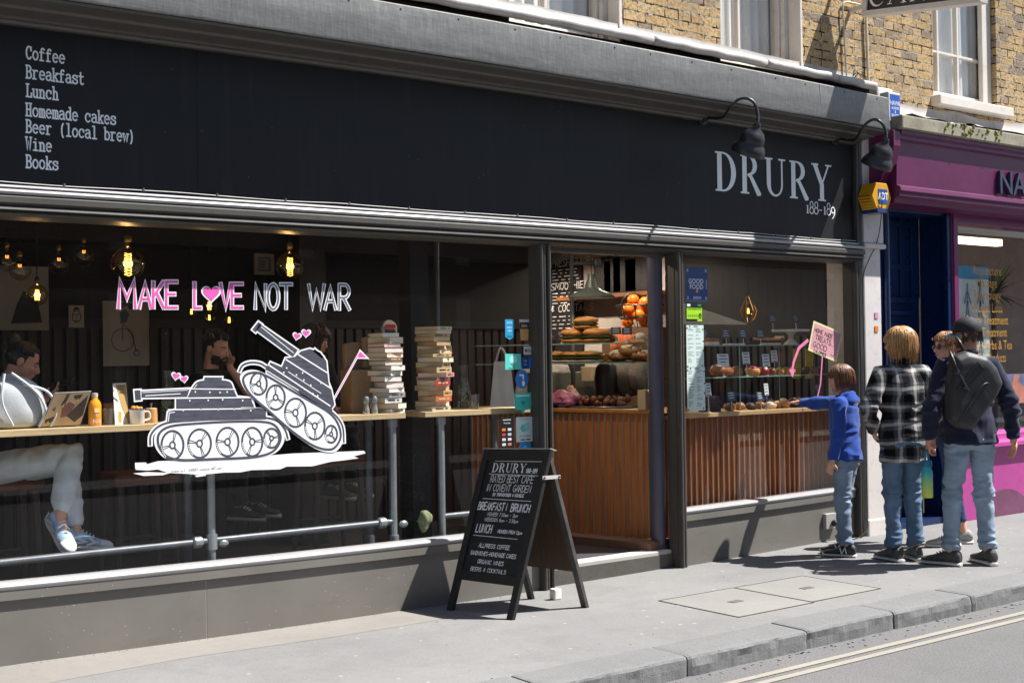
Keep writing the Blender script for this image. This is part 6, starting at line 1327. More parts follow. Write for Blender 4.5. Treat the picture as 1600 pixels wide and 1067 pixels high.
for px, lab in ((896, 'long filled flatbread, left one on the lower glass shelf'), (921, 'long filled flatbread, right one on the lower glass shelf'), (868, 'cut sandwich at the far left of the lower glass shelf')):
    b = onshelf(px, Z1); a, f_, t = MB(), MB(), MB()
    for mb, z0, z1_, k in ((a, .002, .022, 1), (f_, .023, .036, 1.05), (t, .037, .066, 1)): lump(mb, b+Vector((0, 0, (z0+z1_)/2*1.4)), (.10*k, .13*k, (z1_-z0)*.85), px, .12)
    food('flatbread_sandwich', lab, b, [('lower_half', a, M_CREAM), ('filling', f_, M_FILL), ('upper_half', t, M_CRUST)], 'sandwiches on the lower glass shelf')
for i, (px, py_, bk_) in enumerate(((870, 0, .2), (884, .0, .3), (900, .0, .32), (918, 0, .3), (938, 0, .3), (952, 0, .24), (964, 0, .32))):
    b = cp(px, 540, bk_); b = Vector((b.x, b.y, Z2 if i % 2 else Z1)); a = MB(); lump(a, b+Vector((0, 0, .035)), (.05, .075, .036), i+70, .2); t = MB(); lump(t, b+Vector((0, 0, .055)), (.042, .06, .024), i+80, .35)
    food('bun', ('seeded', 'glazed', 'floury', 'golden', 'dark', 'round', 'flat')[i]+' bun towards the back of the '+('top' if i % 2 else 'lower')+' glass shelf', b, [('crust', a, (M_CRUST, M_CRUST2)[i % 2]), ('topping', t, (M_CREAM, M_FILL, M_CRUST)[i % 3])], 'buns at the back of the doorway display')
tr_ = onshelf(985, Z1); m = MB().obox(tr_+Vector((0, 0, .006)), CU*.16, CN*.1, (0, 0, .005)); one(m, 'tray', pm('dark_tray', S(40, 38, 38), .4), 'dark tray under the pastries on the lower glass shelf', 'tray', bevel=.003)
for i, (px, dz, lab) in enumerate(((967, 0, 'sugared pastry at the left of the tray'), (985, .035, 'sugared pastry heaped in the middle of the tray'), (1001, 0, 'sugared pastry at the right of the tray'))):
    b = onshelf(px, Z1+.012+dz); a = MB(); lump(a, b+Vector((0, 0, .036)), (.075, .13, .042), px, .35); s_ = MB(); lump(s_, b+Vector((0, 0, .055)), (.06, .105, .032), px+2, .5); food('pastry', lab, b, [('crust', a, M_CRUST2), ('sugar', s_, M_CREAM)], 'pastries in the doorway display')
for px, lab in ((1000, 'small round loaf on the top glass shelf by the iron column'), ):
    b = onshelf(px, Z2); a = MB(); lump(a, b+Vector((0, 0, .04)), (.05, .06, .035), 4, .2); food('bread_roll', lab, b, [('crust', a, M_CREAM)], 'bread by the column'); m = MB().obox(b+Vector((0, 0, .012)), CU*.08, CN*.06, (0, 0, .011)); one(m, 'bread_board', M_PLANK, 'pale board under the small loaf', 'board')
def tagc(c, u, v, wdt, hgt, lab, mat=M_CARD, lines=3, stand=.05, grp='price cards', seed=1, pin=True):
    o = thing('price_card', lab, 'price card', c, grp); n_ = u.cross(v).normalized(); q = c+Vector((0, 0, stand))
    MB().prism([q-u*wdt/2, q+u*wdt/2, q+u*wdt/2+v*hgt, q-u*wdt/2+v*hgt], -n_*.002).build('card', mat, o); rk = random.Random(seed)
    m = MB()
    for i in range(lines):
        l_ = wdt*rk.uniform(.45, .8); z = hgt*(.8-.26*i); z0 = q-u*l_/2+v*z+n_*.0006; m.quad(z0, z0+u*l_, z0+u*l_+v*hgt*.07, z0+v*hgt*.07)
    m.build('writing', pm('card_white_ink', S(206, 212, 214), .7) if mat is M_CARD else pm('card_dark_ink', S(70, 72, 76), .7), o, recalc=False)
    if pin: MB().tube([c, q+v*hgt*.2-n_*.004], .0035, 6).lathe([(.016, 0), (.014, .006), (0, .008)], c, 10).build('stand', pm('card_clip', S(196, 198, 196), .3, metal=.3), o, smooth=True)
CUp = (CU*.6+Vector((.796, -.605, 0))*.4).normalized()
tagc(onshelf(878, Z2, .06), CUp, Vector((0, 0, 1)), .07, .055, 'dark price card left of the filled rolls', seed=2, stand=.045); tagc(onshelf(963, Z2, .06), CUp, Vector((0, 0, 1)), .085, .055, 'dark price card on the top glass shelf, left of the adjoining pair', seed=3, stand=.065)
tagc(onshelf(980, Z2, .06), CUp, Vector((0, 0, 1)), .085, .055, 'dark price card on the top glass shelf, right of the adjoining pair', seed=4, stand=.06); tagc(cp(878, 640, .03), CUp, Vector((0, 0, 1)), .075, .04, 'small black price card in front of the pink slaw', seed=5, stand=.003, pin=False)
b = cp(884, 640, .16); b.z = zt; a = MB(); lump(a, b+Vector((0, 0, .055)), (.12, .15, .085), 9, .35, 24, 14, .5); bw_ = MB().lathe([(0, .002), (.10, .002), (.16, .045), (.155, .047), (.1, .008), (0, .008)], b, 24); food('salad_bowl', 'bowl heaped with pink slaw on the counter', b, [('bowl', bw_, pm('plum_bowl', S(96, 52, 84), .4)), ('slaw', a, M_PINKF)], 'salads on the counter')
b = cp(945, 640, .2); b.z = zt; m = MB(); rk = random.Random(6)
for i in range(46): lump(m, b+CU*rk.uniform(-.2, .2)+CN*rk.uniform(-.09, .09)+Vector((0, 0, rk.uniform(.02, .075))), (rk.uniform(.018, .035),)*3, i, .4, 8, 6)
pl = MB().obox(b+Vector((0, 0, .008)), CU*.28, CN*.14, (0, 0, .007)); food('salad_tray', 'long tray of dark roast vegetables on the counter', b, [('tray', pl, pm('pewter_tray', S(120, 118, 118), .35, metal=.4)), ('roast', m, pm('roast_brown', S(116, 66, 34), .45, var=.6, scale=40))], 'salads on the counter')
for i, px in enumerate((1005, 1011)):
    p = cp(px, 640, .02); m = MB().obox(Vector((p.x, p.y, zt+.075)), CU*.018, CN*.05, (0, 0, .075)); one(m, 'wood_block', pm('pale_ply', S(196, 164, 124), .6), ('left' if not i else 'right')+' of two pale upright boards beside the iron column', 'board', 'upright boards', bevel=.002)
for i, (px, py, s_) in enumerate(((978, 590, .17), (1003, 588, .16))):
    b = cp(px, 640, .75); c = cp(px, py, .75); m = MB(); lump(m, (c.x, c.y, c.z), (s_*.75, s_*.75, s_), i+3, .15, 20, 14)
    one(m, 'fabric_sack', pm('speckled_tweed', S(120, 114, 108), .95, var=.7, scale=160), ('left' if not i else 'right')+' of the two speckled fabric sacks behind the counter', 'sack', 'speckled sacks', smooth='all')
c = cp(947, 600, .6); m = MB().lathe([(0, -.16), (.09, -.16), (.1, .05), (.085, .14), (.06, .17), (0, .17)], c, 18); one(m, 'dark_urn', pm('dark_urn_glaze', S(58, 50, 46), .35), 'dark rounded urn behind the roast vegetables', 'urn', smooth=True)
c = cp(905, 590, .9); m = MB().box(c.x-.35, c.x+.5, c.y, c.y+.3, .1, c.z+.05); one(m, 'counter_unit', pm('green_grey_unit', S(84, 88, 80), .6), 'grey green unit behind the counter', 'cabinet', bevel=.01)
c = cp(925, 583, .85); m = MB().box(c.x-.09, c.x+.09, c.y-.1, c.y+.05, c.z-.07, c.z+.06); one(m, 'till_box', pm('beige_box', S(190, 172, 140), .6), 'beige box with yellow label behind the lower glass shelf', 'box', bevel=.008)
# side wall seen through the door: chalk menu, shelf, coffee bags, oranges, lamp
WX = 9.045
def wq(px, py, o=0): return atx(px, py, WX-o)
cm = thing('wall_chalkboard', 'tall chalk menu board of juices and smoothies on the far wall', 'chalkboard', wq(888, 520)); p0, p1 = wq(855, 410), wq(914, 600); 
MB().box(WX-.03, WX-.004, p1.y, p0.y+.5, p1.z, p0.z).build('board', pm('wall_chalk', S(30, 26, 30), .7), cm)
m = MB(); UY = Vector((0, -1, 0))
for txt, px, py, h, cw_ in (('FRESH JUICES', 862, 418, .075, .05), ('SMOOTHIES', 861, 454, .075, .058), ('& COCKTAILS', 861, 488, .075, .055)): stroke_text(m, txt, atx(px, py, WX-.033), UY, UZ, h, cw_, .009, .3, HAND, .05, .1)
rk = random.Random(3)
for py in list(range(424, 446, 5))+list(range(460, 480, 5))+list(range(496, 520, 6)):
    p = atx(863, py, WX-.033); y = p.y
    while y > p1.y+.08: l_ = rk.uniform(.03, .12); m.quad((WX-.033, y, p.z), (WX-.033, y-l_, p.z), (WX-.033, y-l_, p.z+.008), (WX-.033, y, p.z+.008)); y -= l_+.05
m.build('chalk_writing', M_CHALK, cm, recalc=False)
ws = wq(960, 461); m = MB().box(WX-.28, WX-.01, wq(1018, 458).y-.3, wq(900, 470).y, ws.z-.04, ws.z); one(m, 'wall_shelf', pm('amber_shelf', S(128, 78, 40), .5, var=.2, scale=4), 'amber wooden wall shelf under the coffee bags', 'shelf')
for i, (px, w_) in enumerate(((947, .2), (962, .2), (980, .26), (999, .26))):
    p = atx(px, 458, WX-.12); m = MB(); m.box(WX-.2, WX-.05, p.y-w_*.9, p.y+w_*.55, ws.z+.001, ws.z+.36+.03*(i % 3)); m.box(WX-.15, WX-.09, p.y-w_*.85, p.y+w_*.5, ws.z+.361+.03*(i % 3), ws.z+.40+.03*(i % 3)); one(m, 'coffee_bag', pm('black_foil_bag', S(36, 34, 36), .35, bump=.4, bscale=14), ('leftmost', 'second from the left', 'third from the left', 'rightmost')[i]+' of the four black coffee bags on the amber shelf', 'coffee bag', 'coffee bags on the shelf', bevel=.03)
ob = thing('fruit_basket', 'wire basket of oranges beside the iron column', 'basket', atx(1000, 514, 8.7)); b = atx(1000, 512, 8.7)
m = MB()
for r_, z in ((.1, .0), (.2, .1), (.24, .22)): m.tube([(b.x+r_*cos(t), b.y+r_*sin(t), b.z+z) for t in rng(0, 2*pi, 22)], .007, 5)
for k in range(10): t = 2*pi*k/10; m.tube([(b.x+r_*cos(t), b.y+r_*sin(t), b.z+z) for r_, z in ((.1, 0), (.2, .1), (.24, .22))], .005, 5)
m.tube(smooth_path([(b.x-.2, b.y+.1, b.z+.2), (b.x-.1, b.y+.05, b.z+.34), (b.x+.06, b.y-.04, b.z+.3)], 6), .007, 5); m.build('wire', pm('black_wire', S(34, 32, 32), .4), ob)
rk = random.Random(5); n = 0
for q in ((-.12, .05, .06), (.0, -.1, .06), (.1, .04, .06), (-.1, -.1, .12), (.08, -.12, .14), (-.02, .1, .14), (-.14, .02, .18), (.02, -.02, .2), (.12, .06, .2), (-.06, -.14, .24), (.08, -.08, .27), (-.04, .05, .28)):
    c = b+Vector(q); o = MB().ball(c, .062, 14, 9).build('orange', pm('orange_peel', S(222, 124, 30), .45, var=.15, scale=12, bump=.15, bscale=120), loc=c, smooth='all'); tag(o, 'orange heaped in the wire basket', 'orange', 'oranges in the wire basket'); n += 1
m = MB().box(8.5, 9.03, b.y-.35, b.y+.35, .1, b.z-.003); one(m, 'side_unit', pm('tan_unit', S(120, 92, 66), .6), 'tan wooden unit carrying the basket of oranges', 'cabinet')
b2 = atx(974, 545, 8.45); m = MB(); lump(m, b2, (.12, .14, .2), 3, .25, 18, 12); m.v = [v for v in m.v]; one(m, 'produce_bag', pm('orange_net', S(196, 96, 40), .6, var=.3, scale=50), 'orange net bag behind the price cards', 'bag', smooth='all')
PX_ = at(924, 445, 8.0); pl = thing('pendant_lamp', 'grey green enamel pendant lamp over the doorway counter', 'pendant lamp', PX_); zc = at(924, 466, 8.0).z
MB().lathe([(.19, 0), (.192, .012), (.17, .035), (.10, .06), (.06, .085), (.045, .13), (.03, .17), (.03, .2), (0, .2)], (PX_.x, 8.0, zc), 28).build('shade', pm('sage_enamel', S(88, 98, 92), .4), pl, smooth=True)
MB().lathe([(.188, .001), (.165, .028), (.1, .05), (.055, .08), (0, .09)], (PX_.x, 8.0, zc), 28, caps=False).build('inner', pm('warm_enamel_inside', S(216, 120, 86), .4), pl, smooth='all')
MB().tube([(PX_.x, 8, zc+.2), (PX_.x, 8, 2.75)], .004, 5).build('cord', M_CORD, pl); MB().ball((PX_.x, 8, zc+.055), .03, 10, 7).build('bulb', em('pendant_bulb_glow', (1, .75, .45), 12), pl)
ld = bpy.data.lights.new('pendant_light', 'SPOT'); ld.energy = 22; ld.color = (1, .78, .52); ld.spot_size = radians(150); ld.spot_blend = .6; ld.shadow_soft_size = .05; lo_ = bpy.data.objects.new('pendant_light', ld); COL.objects.link(lo_); lo_.parent = pl; lo_.location = Vector((0, 0, zc-PX_.z+.01))
p0 = at(893, 412, 8.3); m = MB().tube(smooth_path([(p0.x, 8.3, zt), (p0.x, 8.3, p0.z-.03), (p0.x+.02, 8.29, p0.z), (p0.x+.2, 8.2, p0.z+.005)], 6), .018, 8); m.lathe([(.03, 0), (.04, .02), (.04, .06), (.03, .08)], (p0.x+.2, 8.2, p0.z-.035), 12); one(m, 'lamp_stand', M_PIPED, 'grey pipe stand with a knuckle joint behind the pendant lamp', 'stand', smooth=True)
a = at(870, 388, 7.6); m = MB().box(a.x-.05, a.x+.05, 7.5, 7.68, 2.742, 2.749); one(m, 'ceiling_light', em('ceiling_strip_glow', (1, .82, .62), 6.0), 'small lit strip light on the doorway ceiling', 'light')
for i, (lx, ly, en) in enumerate(((8.0, 10.6, 90), (8.35, 9.1, 40), (8.0, 7.55, 8), (6.0, 7.7, 30))):  # lamps added to brighten doorway, food and far wall; last backs the strip light
    dl = thing('ceiling_fill_lamp', 'added unseen warm ceiling downlight over the serving area', 'light', (lx, ly, 2.74), 'added ceiling fill lights'); MB().lathe([(.05, 0), (.05, .008), (.04, .008), (0, .007)], (lx, ly, 2.74), 16, (0, 0, -1)).build('lens', em('fill_glow', (1, .84, .64), 8), dl)
    ld = bpy.data.lights.new('fill', 'SPOT'); ld.energy = en; ld.color = (1, .84, .66); ld.spot_size = radians(165); ld.spot_blend = .5; ld.shadow_soft_size = .05; lo_ = bpy.data.objects.new('fill', ld); COL.objects.link(lo_); lo_.parent = dl; lo_.location = (0, 0, -.02)
# ------------------------------------------------------------------ cakes behind the right window
CG = 'cakes in the window display'
def cz(px, z, Y): return Vector((X_(px, Y, 590), Y, z))
def lumps(name, lab, px, z, Y, r, mat, top=None, seed=1, amp=.15):
    b = cz(px, z, Y); a = MB(); lump(a, b+Vector((0, 0, r[2]*.85)), r, seed, amp, flat=.85); P_ = [('cake' if top else 'crust', a, mat)]
    if top: t = MB(); lump(t, b+Vector((0, 0, r[2]*1.45)), (r[0]*.8, r[1]*.8, r[2]*.42), seed+3, .4); P_.append(('topping', t, top))
    food(name, lab, b, P_, CG)
def slab(name, lab, px0, px1, z, Y, h, mats):
    x0, x1 = X_(px0, Y, 590), X_(px1, Y, 590); zz_ = z; P_ = []
    for nm, f_, mt in mats: m = MB().box(x0, x1, Y, Y+.1, zz_+.0005, zz_+h*f_); P_.append((nm, m, mt)); zz_ += h*f_
    o = thing(name, lab, name.replace('_', ' '), ((x0+x1)/2, Y+.05, z), CG)
    for nm, mb, mt in P_: mb.build(nm, mt, o, bevel=.004)
T3 = y2z+.001; T2 = y1z+.001; T1 = zt2+.001
slab('cake_slice', 'nutty slice on a pale base, left end of the top cake shelf', 1108, 1125, T3, 7.12, .055, (('base', .5, M_CREAM), ('nuts', .5, M_CRUST2)))
slab('cake_slice', 'crumble topped chocolate slab at the right of the top cake shelf', 1192, 1221, T3, 7.12, .06, (('base', .25, M_CREAM), ('sponge', .4, M_CHOC), ('crumble', .35, M_CRUST)))
slab('flapjack', 'thin dark tray slice in the middle of the top cake shelf', 1172, 1190, T3, 7.14, .03, (('oats', 1, M_CHOC),))
slab('cake_plate', 'flat pale plate on the top cake shelf', 1144, 1165, T3, 7.14, .012, (('plate', 1, M_WCARD),))
lumps('loaf_cake', 'long brown loaf at the left of the middle cake shelf', 1128, T2, 7.16, (.12, .07, .06), M_CRUST2, seed=2); lumps('loaf_cake', 'small brown loaf beside the longer one', 1151, T2, 7.18, (.06, .05, .045), M_CRUST2, seed=5)
lumps('berry_cake', 'round tart piled with red berries on the middle cake shelf', 1176, T2, 7.12, (.065, .06, .045), M_CRUST, M_BERRY, 3); lumps('berry_cake', 'smaller glazed red bun beside the berry tart', 1194, T2, 7.12, (.045, .045, .04), M_BERRY, M_CREAM, 4)
for i, (px, mt) in enumerate(((1207, M_CRUST2), (1219, M_CRUST), (1229, M_CRUST), (1239, M_CRUST), (1260, M_CHOC), (1272, M_CRUST2), (1284, M_CHOC))): lumps('muffin', ('round brown bun left of the golden muffins', 'golden muffin nearest the brown bun', 'golden muffin in the middle of its row of three', 'golden muffin under the pink arrow', 'dark muffin right of the pink arrow', 'brown muffin behind the yellow strip', 'dark muffin at the right end of the middle shelf')[i], px, T2, 7.13, (.034, .034, .038), mt, seed=i+11)
for i in range(4): slab('brownie', 'dark brownie, %s of the stack at the left of the counter' % ('bottom', 'second from the bottom', 'third from the bottom', 'top')[i], 1104, 1126-(i % 2)*2, T1+.032*i, 7.08, .031, (('sponge', .8, M_CHOC), ('icing', .2, pm('brownie_glaze', S(40, 26, 22), .3))))
for i, (px, mt, tp) in enumerate(((1139, M_CRUST2, M_CHOC), (1155, M_CRUST2, None), (1173, M_CHOC, None), (1187, M_CRUST2, None), (1203, M_CREAM, None), (1216, M_CRUST, None), (1224, M_CRUST, M_CREAM), (1239, M_CHOC, M_CREAM), (1250, M_CHOC, M_CRUST), (1262, M_CHOC, None), (1278, M_CRUST2, M_BERRY))): lumps('cookie_cake', ('chocolate topped', 'small brown', 'dark round', 'shiny brown', 'pale flour dusted', 'golden crusty', 'cream topped golden', 'cream swirled dark', 'crumble topped dark', 'plain dark', 'berry topped brown')[i]+' bun on the counter behind the right window', px, T1, 7.12+(i % 2)*.05, (.05 if i < 6 else .036, .05, .034 if i < 6 else .045), mt, tp, i+31)
for px, Y, z, lab, py0 in ((1101, 7.10, T3, 'slate price card at the left end of the top shelf', 515), (1136, 7.10, T3, 'slate price card, second from the left on the top shelf', 515), (1163, 7.10, T3, 'slate price card, third from the left on the top shelf', 515), (1190, 7.10, T3, 'slate price card above the crumble slab', 515), (1143, 7.05, T1, 'slate price card low down, left of the boy hand', 612), (1189, 7.06, T1, 'slate price card low down beside a white one', 612), (1278, 7.10, T1, 'slate price card low down at the right end', 600)):
    hh = at(px, py0+8, Y).z-z; tagc(cz(px, z, Y), UX, Vector((.12, .3, .95)).normalized(), .085, .075, lab, M_CARD, 3, max(.01, hh-.03), 'slate price cards in the cake window', int(px))
for px, lab in ((1208, 'slate price card on a tall pin, left of the upper pair'), (1244, 'slate price card on a tall pin, right of the upper pair')):
    z0 = at(px, 516, 7.25).z; tagc(Vector((X_(px, 7.25, 500), 7.25, z0)), UX, Vector((.12, .3, .95)).normalized(), .085, .07, lab, M_CARD, 3, .065, 'slate price cards in the cake window', int(px))
for px, Y, z, lab, w_, py0 in ((1131, 7.1, T2, 'wide white hand written card over the long loaf', .13, 566), (1167, 7.1, T2, 'white hand written card over the berry tart', .085, 563), (1198, 7.1, T2, 'white hand written card, lower of the overlapping pair', .085, 566), (1211, 7.12, T2, 'white hand written card, higher of the overlapping pair', .075, 560), (1107, 7.05, T1, 'narrow white card above the brownies', .06, 612), (1198, 7.05, T1, 'narrow white card on a silver clip beside the slate one', .05, 612)):
    hh = at(px, py0, Y).z-z; tagc(cz(px, z, Y), UX, Vector((.1, .2, .97)).normalized(), w_, .1, lab, M_WCARD, 4, max(.01, hh-.03), 'white hand written cards in the cake window', int(px)+1)
cs = thing('cake_stand', 'white pedestal cake stand above the top cake shelf', 'cake stand', (X_(1235, 7.25, 540), 7.25, T3)); c = Vector((X_(1236, 7.25, 540), 7.25, T3)); zc = at(1236, 517, 7.25).z-T3
MB().lathe([(0, 0), (.07, 0), (.06, .01), (.025, .05), (.025, zc*.7), (.05, zc-.012), (.16, zc-.008), (.165, zc+.012), (.155, zc), (0, zc)], c, 28).build('stand', pm('white_ceramic', S(216, 214, 208), .25), cs, smooth=True)
for px, lab in ((1246, 'tall yellow strip standing in for a reflection, left of the two behind the pink arrow'), (1265, 'tall yellow strip standing in for a reflection, right of the two behind the pink board')):
    a, b = at(px-6, 545, 7.3), at(px+6, 591, 7.3); m = MB().box(a.x, b.x, 7.3, 7.31, b.z, a.z); one(m, 'yellow_reflection', pm('reflection_yellow', S(220, 196, 20), .4), lab, 'notice', 'yellow reflection strips in the cake window')  # solid yellow panels built in place of a reflection in the pane
# ------------------------------------------------------------------ neighbour's window
a, b = at(1494, 415, 7.0), at(1547, 572, 7.0); po = thing('poster', 'pale acupuncture chart with a blue heading in the neighbour window', 'poster', ((a.x+b.x)/2, 7.0, b.z))
MB().box(a.x, b.x, 7.0, 7.004, b.z, a.z).build('sheet', pm('chart_paper', S(206, 214, 208), .8), po); MB().box(a.x, b.x, 6.9965, 6.9995, a.z-.12, a.z).build('heading', pm('chart_blue', S(60, 150, 186), .6), po)
m = MB()
for cx in (.32, .72):
    for cz_ in (.62, .22):
        x = a.x+(b.x-a.x)*cx; z = b.z+(a.z-b.z)*cz_; k = (a.z-b.z)*.13
        for q in ([(0, 1.25), (0, .2)], [(0, .2), (-.2, -1)], [(0, .2), (.2, -1)], [(-.1, .9), (-.4, .1)], [(.1, .9), (.4, .1)], [(.0, 1.3), (.08, 1.45), (0, 1.6), (-.08, 1.45), (0, 1.3)]): m.ribbon([(x+u_*k, 6.996, z+v_*k) for u_, v_ in q], .02 if len(q) == 2 else .01, NY)
m.build('figures', pm('chart_lines', S(120, 150, 160), .8), po, recalc=False)
a, b = at(1512, 372, 7.6), at(1558, 384, 7.6); m = MB().box(a.x-.2, b.x+.1, 7.6, 7.68, b.z, b.z+.07); one(m, 'strip_light', em('warm_tube_glow', (1, .86, .5), 1.6), 'lit warm strip light in the neighbour window', 'light')
pt = thing('palm_plant', 'spiky palm plant behind the neighbour window', 'plant', at(1550, 470, 7.6)); c = at(1552, 460, 7.6); m = MB(); rk = random.Random(4)
for i in range(70):
    t = rk.uniform(0, 6.3); e = rk.uniform(-.3, 1.1); l_ = rk.uniform(.3, .6); d = Vector((cos(t)*cos(e), sin(t)*cos(e)*.5, sin(e))); pth = [c+d*l_*k-Vector((0, 0, .35*(l_*k)**2)) for k in (0, .35, .7, 1)]
    sd = d.cross(Vector((0, 0, 1))).normalized()
    for k in range(3): w0, w1 = (.012, .014, .009, .001)[k], (.012, .014, .009, .001)[k+1]; m.quad(pth[k]-sd*w0, pth[k]+sd*w0, pth[k+1]+sd*w1, pth[k+1]-sd*w1)
m.build('fronds', pm('palm_green', S(70, 84, 60), .5), pt, recalc=False); MB().tube([(c.x, c.y, .6), (c.x, c.y, c.z)], .03, 8).build('trunk', M_DWOOD, pt)
a, b = at(1560, 585, 7.0), at(1594, 630, 7.0); mp = thing('poster', 'massage photograph poster low in the neighbour window', 'poster', ((a.x+b.x)/2, 7.0, b.z)); MB().box(a.x, b.x+.5, 7.0, 7.004, b.z, a.z).build('sheet', pm('massage_blue', S(120, 126, 160), .7, var=.4, scale=7), mp)
MB().face([Vector((a.x+(b.x-a.x)*u_, 6.9985, b.z+(a.z-b.z)*v_)) for u_, v_ in ((.2, .05), (1.3, .0), (1.4, .4), (.9, .75), (1.0, .95), (.75, .98), (.6, .6), (.3, .35))]).build('figure', pm('massage_skin', S(206, 132, 108), .7, var=.2, scale=8), mp, recalc=False)
# ------------------------------------------------------------------ people
def loft(mb, rings, seg=20):
    k = len(mb.v)
    for c, ax, ay in rings:
        for j in range(seg): t = 2*pi*j/seg; mb.v.append(Vector(c)+Vector(ax)*cos(t)+Vector(ay)*sin(t))
    for i in range(len(rings)-1):
        for j in range(seg): mb.f.append((k+i*seg+j, k+i*seg+(j+1) % seg, k+(i+1)*seg+(j+1) % seg, k+(i+1)*seg+j))
    mb.f.append(tuple(k+j for j in range(seg-1, -1, -1))); mb.f.append(tuple(k+(len(rings)-1)*seg+j for j in range(seg)))
def fuse(mb, voxel=.006, it=4, disp=None):
    """Merge overlapping volumes into one continuous skin, relax it, then push folds along the normals."""
    me = bpy.data.meshes.new('tmp'); me.from_pydata([tuple(v) for v in mb.v], [], mb.f)
    b = bmesh.new(); b.from_mesh(me); bmesh.ops.remove_doubles(b, verts=b.verts, dist=1e-5); bmesh.ops.dissolve_degenerate(b, edges=b.edges, dist=1e-6); bmesh.ops.recalc_face_normals(b, faces=b.faces); b.to_mesh(me); b.free()
    o = bpy.data.objects.new('tmp', me); COL.objects.link(o)
    r = o.modifiers.new('r', 'REMESH'); r.mode = 'VOXEL'; r.voxel_size = voxel; r.adaptivity = 0
    s = o.modifiers.new('s', 'SMOOTH'); s.factor = .5; s.iterations = it
    bpy.context.view_layer.update(); ev = o.evaluated_get(bpy.context.evaluated_depsgraph_get()); m2 = ev.to_mesh()
    out = MB(); out.v = [v.co.copy() for v in m2.vertices]; out.f = [tuple(p.vertices) for p in m2.polygons]
    if disp:
        nr = [v.normal.copy() for v in m2.vertices]; out.v = [p+n*disp(p, n) for p, n in zip(out.v, nr)]
    ev.to_mesh_clear(); bpy.data.objects.remove(o); bpy.data.meshes.remove(me); return out
def skin_mat(nm, c): return pm('skin_'+nm, S(*c), .5, var=.1, scale=14, bump=.05, bscale=120, spec=.35)
SK = skin_mat('warm', (214, 160, 134)); SK2 = skin_mat('tan', (206, 152, 120)); SK3 = skin_mat('dim', (214, 160, 132))
def denim(nm, c):
    t = NT(nm); v = t.coord(); c = S(*c); n1 = t.noise(v, 5, 4); n2 = t.noise(t.coord((1, 1, .15)), 260, 2); n3 = t.noise(v, 420, 2)
    cc = t.ramp(n1, [(.3, tuple(x*.72 for x in c[:3])), (.7, tuple(min(1, x*1.3) for x in c[:3]))]); cc = t.mix(t.math('MULTIPLY', n2, .45), cc, (c[0]*.4, c[1]*.45, c[2]*.55, 1)); t.col(cc); t.set(Roughness=.9); t.b.inputs['Specular IOR Level'].default_value = .15
    t.bump(n3, .25, .002); return t.m
D_LIGHT = denim('light_wash_denim', (150, 166, 182)); D_MID = denim('mid_blue_denim', (106, 128, 152)); D_BOY = denim('faded_denim', (134, 150, 168)); D_NAVY = denim('navy_denim', (52, 70, 104))
def cloth(nm, c, sheen=.15): return pm(nm, S(*c), .9, var=.1, scale=7, bump=.2, bscale=220, spec=.15, sheen=sheen)
def plaid(nm, ang):
    t = NT(nm); tc = t.n('ShaderNodeTexCoord'); mp = t.n('ShaderNodeMapping'); mp.inputs['Rotation'].default_value = (0, 0, ang); t.l(tc.outputs['Object'], mp.inputs[0])
    wn = t.n('ShaderNodeTexNoise'); wn.inputs['Scale'].default_value = 5; t.l(mp.outputs[0], wn.inputs['Vector']); sb = t.n('ShaderNodeVectorMath', operation='SUBTRACT'); t.l(wn.outputs['Color'], sb.inputs[0]); sb.inputs[1].default_value = (.5, .5, .5)
    sc = t.n('ShaderNodeVectorMath', operation='SCALE'); sc.inputs['Scale'].default_value = .05; t.l(sb.outputs[0], sc.inputs[0]); ad = t.n('ShaderNodeVectorMath', operation='ADD'); t.l(mp.outputs[0], ad.inputs[0]); t.l(sc.outputs[0], ad.inputs[1])
    sx = t.n('ShaderNodeSeparateXYZ'); t.l(ad.outputs[0], sx.inputs[0])
    def band(o, per, off):
        f = t.math('FRACT', t.math('ADD', t.math('DIVIDE', o, per), off))
        return t.ramp(f, [(0, (0, 0, 0)), (.34, (0, 0, 0)), (.42, (.32, .32, .32)), (.56, (.34, .34, .34)), (.62, (.9, .9, .9)), (.74, (1, 1, 1)), (.8, (.34, .34, .34)), (.92, (.3, .3, .3)), (.98, (0, 0, 0)), (1, (0, 0, 0))])
    a, b = band(sx.outputs[0], .125, .35), band(sx.outputs[2], .135, .1)
    m = t.mix(.5, a, b); cc = t.ramp(m, [(0, (.008, .008, .010)), (.16, (.045, .045, .05)), (.34, (.11, .11, .115)), (.48, (.27, .262, .25)), (.75, (.42, .41, .39)), (1, (.62, .6, .57))])
    n3 = t.noise(mp.outputs[0], 300, 2); t.col(cc); t.set(Roughness=.95); t.b.inputs['Specular IOR Level'].default_value = .1; t.bump(n3, .3, .002); return t.m
M_SHOEK = pm('black_trainer', S(44, 44, 46), .6, var=.3, scale=30); M_SOLE = pm('pale_sole', S(206, 202, 194), .6, var=.08, grime=.4); M_SHOEG = pm('grey_trainer', S(150, 148, 146), .7, var=.15, scale=30); M_LACE = pm('white_lace', S(222, 222, 220), .7)
